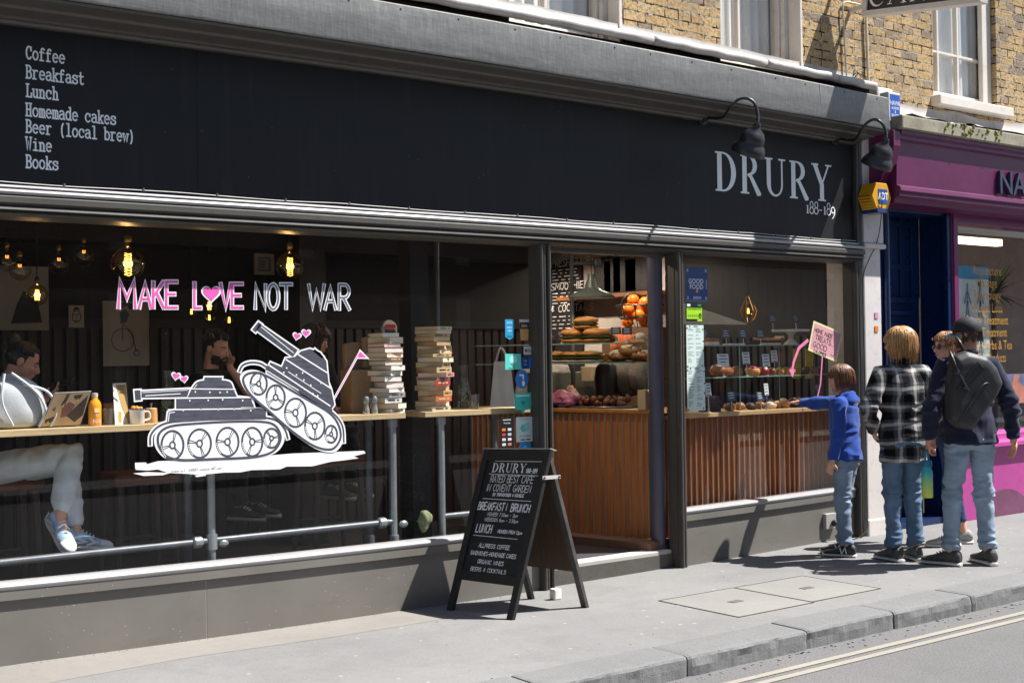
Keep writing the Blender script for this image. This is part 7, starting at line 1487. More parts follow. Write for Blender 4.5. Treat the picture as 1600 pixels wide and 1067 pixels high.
def hand(mb, wr, d, palm, curl=.35, side=1, k=1.0, point=False):
    """Five-finger hand: wr wrist, d finger direction, palm normal, side +1 right / -1 left."""
    d = Vector(d).normalized(); pn = Vector(palm); pn = (pn-d*pn.dot(d)).normalized(); sd = d.cross(pn)*side
    R3 = Matrix((sd, d, pn)).transposed()
    mb.ball(wr+d*.045*k, (.036*k, .050*k, .0145*k), 14, 9, R3); mb.tube([wr-d*.02*k, wr+d*.03*k], [.024*k, .026*k], 10)
    for i, (off, ln, r) in enumerate(((-.027, .062, .0085), (-.009, .072, .0090), (.009, .068, .0088), (.026, .052, .0078))):
        c = curl if not (point and i == 0) else .05; c = c*(1+.12*i) if not point else (c if i == 0 else curl*1.5)
        p = wr+d*.082*k+sd*(off*k); pts = [p-d*.02*k, p]; a = 0
        for f_ in (.45, .33, .24): a += c; dd = d*cos(a)+pn*sin(a); p = p+dd*ln*f_*k; pts.append(p.copy())
        mb.tube(pts, [r*k*1.05, r*k, r*k*.95, r*k*.88, r*k*.7], 8)
    b = wr+d*.03*k-sd*.026*k; t1 = (d*.55-sd*.75+pn*.35).normalized(); t2 = (d*.85-sd*.3+pn*.45).normalized()
    mb.tube([b+sd*.015*k, b, b+t1*.034*k, b+t1*.034*k+t2*.03*k], [.014*k, .0125*k, .0105*k, .008*k], 8)
def head_shape(mb, hc, F, U, k, jaw=1.0):
    F, U = Vector(F).normalized(), Vector(U); U = (U-F*U.dot(F)).normalized(); R = F.cross(U); M3 = Matrix((R, F, U)).transposed()
    def P(x, y, z): return hc+(R*x+F*y+U*z)*k
    mb.ball(P(0, -.012, .03), (.074*k, .092*k, .085*k), 20, 14, M3); mb.ball(P(0, .022, -.02), (.062*k*jaw, .068*k, .075*k), 18, 12, M3); mb.ball(P(0, .045, -.072), (.038*k*jaw, .04*k, .032*k), 14, 9, M3)
    mb.ball(P(0, .062, .026), (.05*k, .022*k, .014*k), 12, 7, M3)                                  # brow
    for s in (-1, 1):
        mb.ball(P(.034*s, .062, -.018), (.022*k, .02*k, .02*k), 10, 7, M3)                          # cheeks
        mb.ball(P(.076*s, -.012, -.004), (.009*k, .020*k, .030*k), 10, 7, M3)                       # ears
    mb.tube([P(0, .082, .018), P(0, .098, -.012), P(0, .106, -.026)], [.008*k, .011*k, .0125*k], 8); mb.ball(P(0, .097, -.030), (.016*k, .012*k, .009*k), 10, 6, M3)
    mb.ball(P(0, .083, -.052), (.022*k, .012*k, .0055*k), 10, 6, M3); mb.ball(P(0, .081, -.062), (.020*k, .012*k, .0055*k), 10, 6, M3)
    return P, R, F, U, M3
def locks(mb, P, k, n, z_end, seed, face=1.0, crown=(0, -.03, .115), vol=1.0, part=0.0, wave=.006, fringe=.02):
    rk = random.Random(seed)
    for i in range(n):
        ph = rk.uniform(-pi, pi)                                                  # 0 = front
        fr = abs(ph) < face
        top = rk.uniform(.15, .85); pts = []; zend = (fringe if fr else z_end)+(rk.uniform(-.02, .03) if fr else rk.gauss(0, .032))
        for j in range(8):
            u = j/7; th = (.12+top*.3)*(1-u)+u*1.75                                # polar angle from the crown
            rx, ry, rz = .088*vol, .106*vol, .098*vol; x = sin(ph)*sin(min(th, 1.6))*rx; y = cos(ph)*sin(min(th, 1.6))*ry-.012; z = .03+cos(th)*rz
            if th > 1.5: z = .03+(zend-.03)*((u-.82)/.18 if u > .82 else 0)
            zz_ = .03+rz*cos(min(th, 1.57)); zz_ = zz_ if u < .7 else (zz_*(1-(u-.7)/.3)+zend*((u-.7)/.3))
            x += part*(1-u)*.01+wave*sin(u*5+i); x *= 1-.55*max(0, u-.72); y *= 1-.35*max(0, u-.75)
            pts.append(P(x, y, max(zz_, zend) if not fr else max(zz_, fringe)))
        r = rk.uniform(.0028, .0058)*k; jx, jy = rk.gauss(0, .004), rk.gauss(0, .004)
        pts = [p+Vector((jx*(j/7)**2*2.2, jy*(j/7)**2*2.2, 0))+(p-P(0, -.01, .02))*.02*rk.random() for j, p in enumerate(pts)]
        mb.tube(pts, [r*.7, r, r, r, r*.95, r*.85, r*.6, r*.15], 4)
def fold(seed, a=.004, fz=22, fx=7, knees=()):
    def f(p, n):
        w = .35+sum(exp(-((p.z-z)/s)**2) for z, s in knees)
        q = noise.noise(Vector((p.x*fx+seed, p.y*fx, p.z*fz))); q2 = noise.noise(Vector((p.x*fx*2.3, p.y*fx*2.3+seed, p.z*fz*.6)))
        return a*w*(1.2*(1-abs(q)*2)*.6+q2*.7)
    return f
def shoe(root, an, d, k, upper, sole=None, name='shoe', high=.0, lace=True, zg=None):
    d = Vector((d[0], d[1], 0)).normalized() if zg is not None or abs(d[2]) < .01 else Vector(d).normalized()
    up = Vector((0, 0, 1)) if abs(d.z) < .9 else Vector((0, -1, 0)); up = (up-d*up.dot(d)).normalized(); s = d.cross(up); b = Vector(an); b = Vector((b.x, b.y, zg)) if zg is not None else b-up*.085*k
    def Q(y, x, z): return b+d*(y*k)+s*(x*k)+up*(z*k)
    o = thing_part(name, root); m = MB()
    rings = []
    for y, w_, zb, zt_ in ((-.075, .012, .028, .07), (-.07, .03, .022, .095), (-.045, .038, .02, .118), (0, .040, .02, .115), (.04, .042, .02, .10), (.09, .046, .02, .078), (.14, .046, .02, .062), (.175, .042, .02, .056), (.198, .026, .02, .046), (.206, .010, .022, .036)):
        zc = (zb+zt_)/2; rings.append((Q(y, 0, zc), s*(w_*k), up*((zt_-zb)/2*k)))
    loft(m, rings, 16); m = fuse(m, .005*k, 3); m.build('upper', upper, o, smooth='all')
    m = MB(); loft(m, [(Q(y, 0, .014), s*(w_*k), up*(.015*k)) for y, w_ in ((-.08, .01), (-.074, .034), (-.03, .043), (.04, .043), (.1, .05), (.15, .050), (.185, .043), (.206, .028), (.214, .010))], 16); m.build('sole', sole or M_SOLE, o, smooth=True)
    if lace:
        m = MB()
        for y in (.03, .05, .07, .09): zz_ = .118-.5*(y-.01)*.9; m.tube([Q(y, -.022, zz_-.012), Q(y+.006, 0, zz_+.002), Q(y, .022, zz_-.012)], .0035*k, 5)
        m.build('laces', M_LACE, o)
    return o, Q
def eyes(root, P, k, brows=None, M3=None):
    m, m2, m3 = MB(), MB(), MB()
    for s in (-1, 1):
        m.ball(P(.031*s, .077, .008), (.0125*k, .006*k, .0055*k), 10, 6, M3); m2.ball(P(.031*s, .0815, .008), .0048*k, 8, 5); m3.tube([P(.016*s, .085, .025), P(.033*s, .084, .031), P(.05*s, .072, .026)], [.0032*k, .0042*k, .002*k], 5)
    m.build('eye_whites', pm('eye_white', S(214, 206, 200), .3), root, smooth='all'); m2.build('irises', pm('iris_dark', S(40, 28, 20), .2), root, smooth='all'); m3.build('eyebrows', brows or pm('brow_brown', S(74, 52, 38), .8), root)
    m = MB(); m.ball(P(0, .0935, -.0565), (.019*k, .004*k, .0045*k), 10, 6, M3); m.build('lips', pm('lips', S(168, 92, 84), .45), root, smooth='all')
def J_std(loc, ang, H, hyaw, hpitch=0.0, feet=None, lean=0.0, toes=(0, 0)):
    k = H/1.75; L = Vector(loc); F = Vector((cos(ang), sin(ang), 0)); R = Vector((sin(ang), -cos(ang), 0)); U = Vector((0, 0, 1)); J = {'k': k, 'F': F, 'R': R, 'U': U, 'L': L}
    J['pt'] = lambda x, y, z: L+(R*x+F*y+U*z)*k
    p = J['pt']; J['pelvis'] = p(0, 0, .94); J['chest'] = p(0, .0+lean, 1.30); J['neck'] = p(0, .005+lean, 1.475); J['head'] = p(0, .025+lean*1.2, 1.635)
    ha = ang+hyaw; J['HF'] = Vector((cos(ha)*cos(hpitch), sin(ha)*cos(hpitch), sin(hpitch))); J['HU'] = Vector((0, 0, 1))
    fx = feet or ((-.10, 0), (.10, .0))
    for s, (x, y), tt in (('l', fx[0], toes[0]), ('r', fx[1], toes[1])):
        J['hip'+s] = p(-.085 if s == 'l' else .085, 0, .88); J['an'+s] = p(x, y, .09); J['kn'+s] = (J['hip'+s]+J['an'+s])/2+F*.025*k+U*.03*k; ta = ang+tt; J['toe'+s] = Vector((cos(ta), sin(ta), 0))
        J['sh'+s] = p(-.175 if s == 'l' else .175, lean, 1.42)
    return J
def body(root, J, arms, skin, voxel=.0055, seated=False, jaw=1.0):
    """One continuous body: head, neck, trunk, arms with hands, legs."""
    k = J['k']; m = MB(); P = head_shape(m, J['head'], J['HF'], J['HU'], k, jaw)
    R, F = J['R'], J['F']; ne = J['neck']
    m.tube([P[0](0, -.02, -.03), P[0](0, -.02, -.08), ne, (ne+J['chest'])/2], [.055*k, .052*k, .058*k, .08*k], 14)
    ch, pe = J['chest'], J['pelvis']
    loft(m, [(ne-Vector((0, 0, .03*k)), R*.08*k, F*.055*k), (ne.lerp(ch, .4), R*.15*k, F*.085*k), (ch, R*.145*k, F*.10*k), (ch.lerp(pe, .5), R*.12*k, F*.09*k), (pe, R*.14*k, F*.095*k), (pe-J['U']*.09*k, R*.12*k, F*.09*k)])
    for s, sg in (('l', -1), ('r', 1)):
        sh, el, wr = J['sh'+s], arms[s]['el'], arms[s]['wr']
        m.tube([ne.lerp(sh, .5)-Vector((0, 0, .03*k)), sh, sh.lerp(el, .5), el, el.lerp(wr, .35), wr], [.045*k, .05*k, .043*k, .037*k, .036*k, .025*k], 12)
        hand(m, wr, arms[s]['d'], arms[s]['palm'], arms[s].get('curl', .35), sg, k*1.0, arms[s].get('point', False))
        m.tube([J['hip'+s], J['hip'+s].lerp(J['kn'+s], .5), J['kn'+s], J['kn'+s].lerp(J['an'+s], .3), J['an'+s]], [.078*k, .065*k, .048*k, .05*k, .034*k], 12); m.tube([J['an'+s], J['an'+s]-J['U']*.045*k+J['toe'+s]*.06*k], [.034*k, .03*k], 10)
    fuse(m, voxel, 3).build('body', skin, root, smooth='all'); return P
def top(root, J, arms, mat, name='sweater', hem=.86, ease=1.0, wrist=.95, sleeve_end='wr', seed=1, hood=False, a=.006, cuff=True, arm_r=1.0, flare=0.0, collar=True):
    k = J['k']; R, F, U = J['R'], J['F'], J['U']; ne, ch, pe = J['neck'], J['chest'], J['pelvis']; m = MB(); e = ease
    up = (ne-pe).normalized(); lo = pe+up*((hem-.94)*k)
    loft(m, [(ne+up*.012*k, R*.062*k, F*.062*k), (ne-up*.02*k, R*.085*k, F*.075*k), (ne-up*.055*k, R*.155*k*e**.5, F*.09*k*e), (ch+up*.04*k, R*.185*k*e, F*.118*k*e), (ch-up*.06*k, R*.175*k*e, F*.125*k*e), (ch.lerp(pe, .5), R*.165*k*e, F*.118*k*e), (pe+up*.03*k, R*.168*k*(e+flare), F*.125*k*(e+flare)), (lo, R*.168*k*(e+flare*1.4), F*.125*k*(e+flare*1.4))], 26)
    for s in ('l', 'r'):
        sh, el, wr = J['sh'+s], arms[s]['el'], arms[s]['wr']; w2 = el.lerp(wr, wrist)
        m.tube([ne.lerp(sh, .45)-up*.03*k, sh-up*.01*k, sh.lerp(el, .35), sh.lerp(el, .75), el, el.lerp(w2, .3), el.lerp(w2, .75), w2], [.06*k*arm_r, .070*k*arm_r, .064*k*arm_r, .058*k*arm_r, .056*k*arm_r, .054*k*arm_r, .046*k*arm_r, .040*k*arm_r], 14)
    if hood:
        b = ne-F*.075*k-up*.05*k; m.ball(b, (.11*k, .06*k, .075*k), 14, 9, Matrix((R, F, U)).transposed()); m.tube(smooth_path([ne-R*.09*k-up*.0*k+F*.01*k, ne-F*.085*k+up*.015*k, ne+R*.09*k+F*.01*k], 6), .032*k, 10)
    elif collar: m.tube(smooth_path([ne-R*.055*k+F*.035*k+up*.015*k, ne-R*.062*k-F*.02*k+up*.035*k, ne-F*.062*k+up*.04*k, ne+R*.062*k-F*.02*k+up*.035*k, ne+R*.055*k+F*.035*k+up*.015*k], 5), .014*k, 8)
    els = [(arms[s]['el'].z, .09*k) for s in 'lr']+[(pe.z, .08*k), (lo.z+.02, .05)]
    fuse(m, .0075, 3, fold(seed, a, 15, 6, els)).build(name, mat, root, smooth='all')
def jeans(root, J, mat, name='jeans', ease=1.0, seed=3, a=.006, knees=True, hi=.99, seat=1.0, cut=.03):
    k = J['k']; R, F, U = J['R'], J['F'], J['U']; pe = J['pelvis']; m = MB(); e = ease
    loft(m, [(pe+U*(hi-.94)*k, R*.145*k, F*.105*k), (pe+U*.0*k, R*.16*k, F*.12*k-F*.0), (pe-U*.06*k-F*.012*k, R*.168*k, F*.125*k*seat), (pe-U*.12*k, R*.15*k, F*.105*k)], 22)
    for s in ('l', 'r'):
        h_, kn, an = J['hip'+s], J['kn'+s], J['an'+s]; an2 = an+(kn-an).normalized()*cut*k
        m.tube([h_+U*.02*k, h_.lerp(kn, .3), h_.lerp(kn, .7), kn, kn.lerp(an2, .3), kn.lerp(an2, .7), an2], [.092*k, .088*k*e, .073*k*e, .065*k*e, .064*k*e, .058*k*e, .055*k*e], 16)
    kz = [((J['kn'+s]).z, .10*k) for s in 'lr']+[((J['an'+s]).z+.06, .09*k) for s in 'lr']+[(pe.z-.1*k, .07*k)]
    fuse(m, .0075, 3, fold(seed, a, 20, 7, kz)).build(name, mat, root, smooth='all')
def person(lab, loc, grp=None): return thing('person', lab, 'person', loc, grp)
def hang(J, s, fx=.0, fy=.04, elx=.03, ely=-.03, dz=.0, curl=.4):
    sg = -1 if s == 'l' else 1; k = J['k']; sh = J['sh'+s]; R, F, U = J['R'], J['F'], J['U']
    el = sh+(R*sg*(.05+elx)+F*ely-U*.285)*k; wr = el+(R*sg*(.02+fx)+F*(fy+.03)-U*(.245+dz))*k
    return {'el': el, 'wr': wr, 'd': (wr-el).normalized()*.8+F*.15-U*.3, 'palm': -R*sg, 'curl': curl}
HAIRB = pm('light_brown_hair', S(150, 106, 66), .45, var=.5, scale=26, stretch=(4, 4, 1), spec=.6); HAIRBL = pm('blond_hair', S(186, 142, 92), .42, var=.4, scale=26, stretch=(4, 4, 1), spec=.6); HAIRD = pm('dark_brown_hair', S(66, 46, 34), .5, var=.5, scale=26, stretch=(4, 4, 1)); HAIRK = pm('near_black_hair', S(34, 28, 26), .55, var=.4, scale=30)
def scalp(mb, P, k, M3, vol=1.0, zmin=None): mb.ball(P(0, -.022, .032), (.078*k*vol, .094*k*vol, .088*k*vol), 18, 12, M3)

# --- boy in blue pointing at the cakes
g = gnd(1324, 868); A = radians(112); bo = person('child in a bright blue hoodie and faded jeans pointing at the cake window', (g.x, g.y, 0)); J = J_std((g.x, g.y, 0), A, 1.46, radians(30), -.12, ((-.07, -.02), (.07, .06)), .01, (.1, -.1)); k = J['k']
tgt = at(1244, 629, 6.79); shr = J['shr']; dv_ = (tgt-shr).normalized(); armlen = .30*k+.26*k
elr = shr+dv_*.29*k-J['U']*.012; wrr = elr+(tgt-elr).normalized()*.25*k
tgt = wrr+(tgt-elr).normalized()*.1
arms = {'r': {'el': elr, 'wr': wrr, 'd': (tgt-elr), 'palm': Vector((0, 0, -1)), 'curl': .35, 'point': True}, 'l': hang(J, 'l', .0, .03, .0, -.02)}
P, R, F_, U_, M3 = body(bo, J, arms, SK); top(bo, J, arms, cloth('royal_blue_fleece', (40, 72, 150)), 'hoodie', .89, 1.04, .93, seed=5, hood=True, a=.012, flare=.05); jeans(bo, J, D_BOY, seed=7, ease=1.0, a=.010, hi=.94)
m = MB(); scalp(m, P, k, M3, 1.03); locks(m, P, k, 850, -.075, 4, .75, vol=1.04, fringe=.015); m.build('hair', pm('brown_bob_hair', S(112, 74, 48), .45, var=.5, scale=26, stretch=(4, 4, 1), spec=.6), bo, smooth='all', recalc=False); eyes(bo, P, k, None, M3)
for s in 'lr':
    o, Q = shoe(bo, J['an'+s], J['toe'+s], k*1.06, M_SHOEK, zg=0.0); m = MB()
    for sd in (-1, 1): m.ribbon([Q(.0, sd*.0455, .035), Q(.012, sd*.0445, .085), Q(.04, sd*.047, .03), Q(.055, sd*.046, .08)], .009, J['toe'+s].cross(J['U'])*sd)
    m.build('emblem', M_LACE, o, recalc=False)
# --- blond child in the checked overshirt
g = gnd(1414, 876); A = radians(66); pb = person('blond child in a black and white checked overshirt and blue jeans', (g.x, g.y, 0)); J = J_std((g.x, g.y, 0), A, 1.735, radians(50), -.05, ((-.085, 0), (.085, -.01)), .0, (.2, -.15)); k = J['k']
arms = {}
for s, sg in (('l', -1), ('r', 1)):
    el = J['sh'+s]+(J['R']*sg*.13-J['F']*.05-J['U']*.27)*k; wr = el+(-J['R']*sg*.10+J['F']*.12-J['U']*.17)*k; arms[s] = {'el': el, 'wr': wr, 'd': (wr-el), 'palm': -J['R']*sg, 'curl': .5}
P, R, F_, U_, M3 = body(pb, J, arms, SK); top(pb, J, arms, plaid('checked_flannel', -(A-pi/2)), 'overshirt', .75, 1.0, .97, seed=9, a=.011, arm_r=1.06, flare=.05); jeans(pb, J, D_MID, seed=11, ease=.95, a=.011)
m = MB(); scalp(m, P, k, M3, 1.05); locks(m, P, k, 1000, -.095, 14, .7, vol=1.07, fringe=.01, wave=.015); m.build('hair', HAIRBL, pb, smooth='all', recalc=False); eyes(pb, P, k, None, M3)
for s in 'lr':
    o, Q = shoe(pb, J['an'+s], J['toe'+s], k*1.02, pm('grey_black_trainer', S(84, 82, 80), .65, var=.6, scale=22), zg=0.0)
    m = MB(); m.obox(Q(-.074, 0, .085), J['R']*.016*k, J['U']*.026*k, J['F']*.004); m.build('heel_tab', pm('black_heel', S(30, 30, 32), .6), o)
# --- man with cap and backpack
g = gnd(1519, 883); A = radians(60); mn = person('man in navy sweater, light jeans and dark cap seen from behind', (g.x, g.y, 0)); J = J_std((g.x, g.y, 0), A, 1.80, radians(58), -.06, ((-.15, .02), (.12, -.01)), .01, (.75, .05)); k = J['k']
arms = {'l': hang(J, 'l', -.02, .02, .06, -.02, curl=.75), 'r': hang(J, 'r', .02, -.0, .06, -.05, curl=.35)}
P, R, F_, U_, M3 = body(mn, J, arms, SK2); top(mn, J, arms, cloth('navy_knit', (36, 39, 60)), 'sweater', .87, 1.06, .93, seed=15, a=.011, flare=.06, arm_r=1.05); jeans(mn, J, D_LIGHT, seed=17, ease=.93, a=.012, hi=.93)
m = MB()
for i in range(150):
    rk = random.Random(i); ph = rk.uniform(1.2, 2*pi-1.2); z0 = rk.uniform(-.055, .03); p0 = P(sin(ph)*.078, cos(ph)*.094-.015, z0+.03); p1 = P(sin(ph)*.082, cos(ph)*.098-.015, z0-.012); m.tube([p0, p1], [.007, .003], 4)
m.build('hair', HAIRD, mn, recalc=False)
m = MB()
for i in range(190):
    rk = random.Random(i+900); ph = rk.uniform(-1.55, 1.55); z0 = rk.uniform(-.088, -.035); rr_ = 1-.28*max(0, (-z0-.04)/.05); p0 = P(sin(ph)*.064*rr_, .018+cos(ph)*.066*rr_, z0+.01); m.tube([p0, p0+(P(sin(ph)*.008, cos(ph)*.006, -.014)-P(0, 0, 0))], [.0045, .002], 4)
m.build('beard', pm('ginger_beard', S(140, 92, 60), .7, var=.4, scale=60), mn, recalc=False); eyes(mn, P, k, None, M3)
cp_ = thing_part('cap', mn); m = MB(); kk = 0
for i in range(11):
    th = (pi/2+.16)*i/10
    for j in range(24): t = 2*pi*j/24; m.v.append(P(sin(t)*.087*sin(th), cos(t)*.103*sin(th)-.014, .032+.098*cos(th)))
for i in range(10):
    for j in range(24): m.f.append((i*24+j, (i+1)*24+j, (i+1)*24+(j+1) % 24, i*24+(j+1) % 24))
m.build('crown', pm('dark_navy_cap', S(28, 30, 37), .75, var=.2, scale=20, bump=.15, bscale=150), cp_, smooth='all'); m = MB()
nb = 12
for i in range(nb+1):
    t = -1.0+2.0*i/nb
    for j in range(4): q = j/3; m.v.append(P(sin(t)*.083, cos(t)*(.09+.078*q*cos(t*.9))-.012, (.022-.016*q-.034*t*t)))
for i in range(nb):
    for j in range(3): m.f.append((i*4+j, (i+1)*4+j, (i+1)*4+j+1, i*4+j+1))
o = m.build('peak', pm('pale_cap_peak', S(148, 158, 166), .7), cp_, smooth='all'); sdm = o.modifiers.new('t', 'SOLIDIFY'); sdm.thickness = .008
m = MB().ball(P(0, -.014, .132), .007, 8, 5); m.build('button', M_CORD, cp_)
gl_ = MB()
for s in (-1, 1): gl_.ribbon([P(.033*s+.021*cos(t), .094, .006+.016*sin(t)) for t in rng(0, 5.8, 14)], .004, J['HF'], True); gl_.tube([P(.054*s, .09, .008), P(.076*s, .03, .008), P(.08*s, -.02, .004)], .002, 5)
gl_.build('glasses', M_CORD, mn)
for s in 'lr': shoe(mn, J['an'+s], J['toe'+s], k*1.04, pm('charcoal_trainer', S(66, 64, 62), .75, var=.3, scale=60), zg=0.0)
# his backpack, slung askew
bk = thing('backpack', 'black roll top backpack slung across the man in navy', 'backpack', J['chest']-J['F']*.2*k); n_ = -J['F']; p0_ = J['chest']-J['F']*.135*k
def hp(px, py, off=0): d = ray(px, py); q = p0_+n_*off; return O+d*((q-O).dot(n_)/d.dot(n_))
out = [(1481, 556), (1500, 548), (1532, 556), (1548, 574), (1557, 598), (1548, 618), (1528, 645), (1508, 672), (1488, 668), (1474, 655), (1473, 620), (1476, 585)]
m = MB(); b0 = [hp(*q, -.01) for q in out]; c0 = sum(b0, Vector())/len(b0); k_ = len(m.v)
for off, sc_ in ((-.02, .92), (.03, 1.0), (.09, .98), (.125, .86), (.135, .7)):
    for q in b0: m.v.append(c0+(q-c0)*sc_+n_*(off+.01))
n0 = len(b0)
for i in range(4):
    for j in range(n0): m.f.append((i*n0+j, i*n0+(j+1) % n0, (i+1)*n0+(j+1) % n0, (i+1)*n0+j))
m.f.append(tuple(range(n0-1, -1, -1))); m.f.append(tuple(4*n0+j for j in range(n0)))
M_NYL = pm('black_nylon', S(38, 38, 40), .55, var=.15, scale=12, bump=.25, bscale=18)
fuse(m, .008, 12, fold(3, .005, 9, 7)).build('bag', M_NYL, bk, smooth='all')
m = MB().tube([hp(1494, 610, .135), hp(1528, 566, .145), hp(1546, 585, .12), hp(1553, 600, .10)], [.006]*4, 6); m.tube(smooth_path([hp(1497, 660, .12), hp(1520, 622, .15), hp(1538, 600, .15), hp(1552, 600, .10)], 5), .005, 6); m.build('flap_seam', pm('black_webbing', S(24, 24, 26), .5), bk)
m = MB(); sh_ = J['shl']
for w0, pts in ((.013, [hp(1512, 610, .14), hp(1497, 580, .12), hp(1485, 552, .05), J['shl']+J['R']*.05+Vector((0, 0, .068*k)), J['shl']+J['R']*.06+J['F']*.10+Vector((0, 0, .0))]), (.014, [hp(1510, 556, .03), hp(1500, 536, .02), hp(1494, 528, -.04)])): m.tube(smooth_path(pts, 6), [(w0, .012)]*(len(pts)*6-5), 8)
m.build('strap', pm('black_webbing', S(24, 24, 26), .5), bk)
m = MB()
for q in ((1497, 583), (1509, 606)): m.obox(hp(*q, .145), J['R']*.018, J['U']*.01, n_*.006)
m.build('buckle', pm('dark_buckle', S(60, 60, 62), .3), bk)
# drinks bottle in his left hand
wl = arms['l']['wr']+arms['l']['d'].normalized()*.085*k; bt = thing('drinks_bottle', 'teal to yellow sports bottle hanging from the man left hand', 'bottle', wl-Vector((0, 0, .34))); bc_ = wl+Vector((0, 0, -.335))-J['F']*.02-J['R']*.02
t = NT('teal_yellow_plastic'); v = t.coord(); sx = t.n('ShaderNodeSeparateXYZ'); t.l(v, sx.inputs[0]); t.col(t.ramp(t.math('DIVIDE', sx.outputs[2], .25), [(0, S(206, 206, 60)), (.4, S(150, 196, 110)), (.75, S(60, 176, 176)), (1, S(40, 160, 180))])); t.set(Roughness=.25)
MB().lathe([(0, 0), (.034, 0), (.04, .008), (.041, .17), (.038, .195), (.03, .21), (.03, .225), (0, .225)], bc_, 22).build('body', t.m, bt, smooth=True); MB().lathe([(.036, .226), (.037, .262), (.03, .272), (0, .274)], bc_, 20).build('lid', pm('teal_lid', S(36, 120, 150), .35), bt, smooth=True)
MB().tube(smooth_path([bc_+Vector((-.02, 0, .27)), bc_+Vector((-.016, 0, .325)), bc_+Vector((.0, 0, .345)), bc_+Vector((.016, 0, .325)), bc_+Vector((.02, 0, .27))], 6), .007, 8).build('loop', pm('teal_lid', S(36, 120, 150), .35), bt, smooth=True)
# --- woman mostly hidden behind him
g = gnd(1488, 852); A = radians(140); wn = person('person in sunglasses and navy jeans half hidden behind the man', (g.x, g.y, 0)); J = J_std((g.x, g.y, 0), A, 1.71, radians(18), -.08, ((-.07, .03), (.1, -.12)), .0, (.0, -.1)); k = J['k']
arms = {'l': hang(J, 'l'), 'r': hang(J, 'r')}; P, R, F_, U_, M3 = body(wn, J, arms, SK); top(wn, J, arms, cloth('dark_navy_jersey', (34, 38, 58)), 'sweater', .88, .95, .95, seed=25); jeans(wn, J, D_NAVY, seed=27, ease=.86, cut=.10)
m = MB(); scalp(m, P, k, M3, 1.02); locks(m, P, k, 200, -.03, 24, .95, vol=1.0, fringe=.06); m.ball(P(0, -.115, .02), (.035, .035, .04), 10, 7); m.build('hair', HAIRB, wn, smooth='all', recalc=False); eyes(wn, P, k, None, M3)
m = MB()
for s in (-1, 1): m.ball(P(.033*s, .088, .004), (.026*k, .008*k, .019*k), 12, 7, M3); m.tube([P(.056*s, .08, .01), P(.078*s, .02, .012), P(.08*s, -.02, .008)], .003, 5)
m.tube([P(-.012, .098, .008), P(.012, .098, .008)], .003, 5); m.build('sunglasses', pm('black_lens', S(14, 13, 14), .12, coat=.5), wn, smooth='all')
for s in 'lr': shoe(wn, J['an'+s], J['toe'+s], k, M_SHOEG, zg=0.0)
# --- seated people inside
def J_seat(hd, F, R, k, HF, drop=.66, pelz=None, lean=.06):
    U = Vector((0, 0, 1)); J = {'k': k, 'F': F, 'R': R, 'U': U}; J['head'] = hd; J['HF'] = Vector(HF).normalized(); J['HU'] = U
    J['neck'] = hd-U*.155*k-F*.05*k; J['chest'] = J['neck']-U*.17*k-F*.02*k; J['pelvis'] = J['neck']-U*.52*k-F*(lean+.06)*k
    for s, sg in (('l', -1), ('r', 1)): J['sh'+s] = J['neck']+R*sg*.17*k-U*.055*k; J['hip'+s] = J['pelvis']+R*sg*.085*k-U*.04*k+F*.02*k; J['kn'+s] = J['hip'+s]+F*.40*k+R*sg*.02; J['an'+s] = J['kn'+s]-U*.40*k-F*.02*k; J['toe'+s] = F
    return J
# person at the far left with phone and pale trousers
hd = at(36, 566, 7.72); Fv = Vector((.75, -.66, 0)).normalized(); Rv = Vector((Fv.y, -Fv.x, 0)); J = J_seat(hd, Fv, Rv, .98, (.86, -.32, -.42))
J['knr'] = at(110, 712, 7.34); J['anr'] = at(93, 812, 7.24); J['toer'] = Vector((.12, -.55, -.45)).normalized(); J['knl'] = at(100, 722, 7.42); J['anl'] = at(119, 834, 7.26); J['toel'] = Vector((.97, -.2, -.12)).normalized()
J['pelvis'] = at(-30, 736, 7.72); J['chest'] = at(-8, 640, 7.75); J['neck'] = at(8, 604, 7.76)
for s, sg in (('l', -1), ('r', 1)): J['sh'+s] = J['neck']+Rv*sg*.17-Vector((0, 0, .06)); J['hip'+s] = J['pelvis']+Rv*sg*.09+Fv*.02
sw = person('person in pale trousers and blue trainers on a stool, looking at a phone', J['pelvis'])
ph_ = at(92, 606, 7.5); arms = {'r': {'el': at(20, 650, 7.5), 'wr': at(52, 622, 7.56), 'd': at(48, 598, 7.60)-at(52, 622, 7.56), 'palm': Vector((-.7, .5, .2)), 'curl': .7}, 'l': {'el': at(40, 668, 7.6), 'wr': at(66, 626, 7.52), 'd': at(88, 612, 7.5)-at(66, 626, 7.52), 'palm': Vector((.1, .3, 1)), 'curl': .35}}
P, R, F_, U_, M3 = body(sw, J, arms, SK3); top(sw, J, arms, cloth('black_jersey', (30, 29, 30)), 'sweater', .9, .95, .4, seed=31)
k = .98; m = MB(); U = J['U']
loft(m, [(J['pelvis']+U*.08, Rv*.15, Fv*.11), (J['pelvis'], Rv*.17, Fv*.14), (J['pelvis']-U*.09, Rv*.15, Fv*.13)], 22)
for s in 'lr':
    h_, kn, an = J['hip'+s], J['kn'+s], J['an'+s]; an2 = an+(kn-an).normalized()*.045; m.tube([h_, h_.lerp(kn, .4), h_.lerp(kn, .85), kn+(kn-an).normalized()*.015, kn.lerp(an2, .25), kn.lerp(an2, .65), kn.lerp(an2, .9), an2], [.092, .088, .078, .074, .070, .064, .056, .042], 16)
fuse(m, .008, 3, fold(33, .009, 12, 9, [(J['knr'].z, .1), (J['anr'].z+.09, .08)])).build('trousers', cloth('pale_blue_grey_cotton', (206, 214, 216)), sw, smooth='all')
m = MB(); scalp(m, P, k, M3, 1.0); rk = random.Random(3)
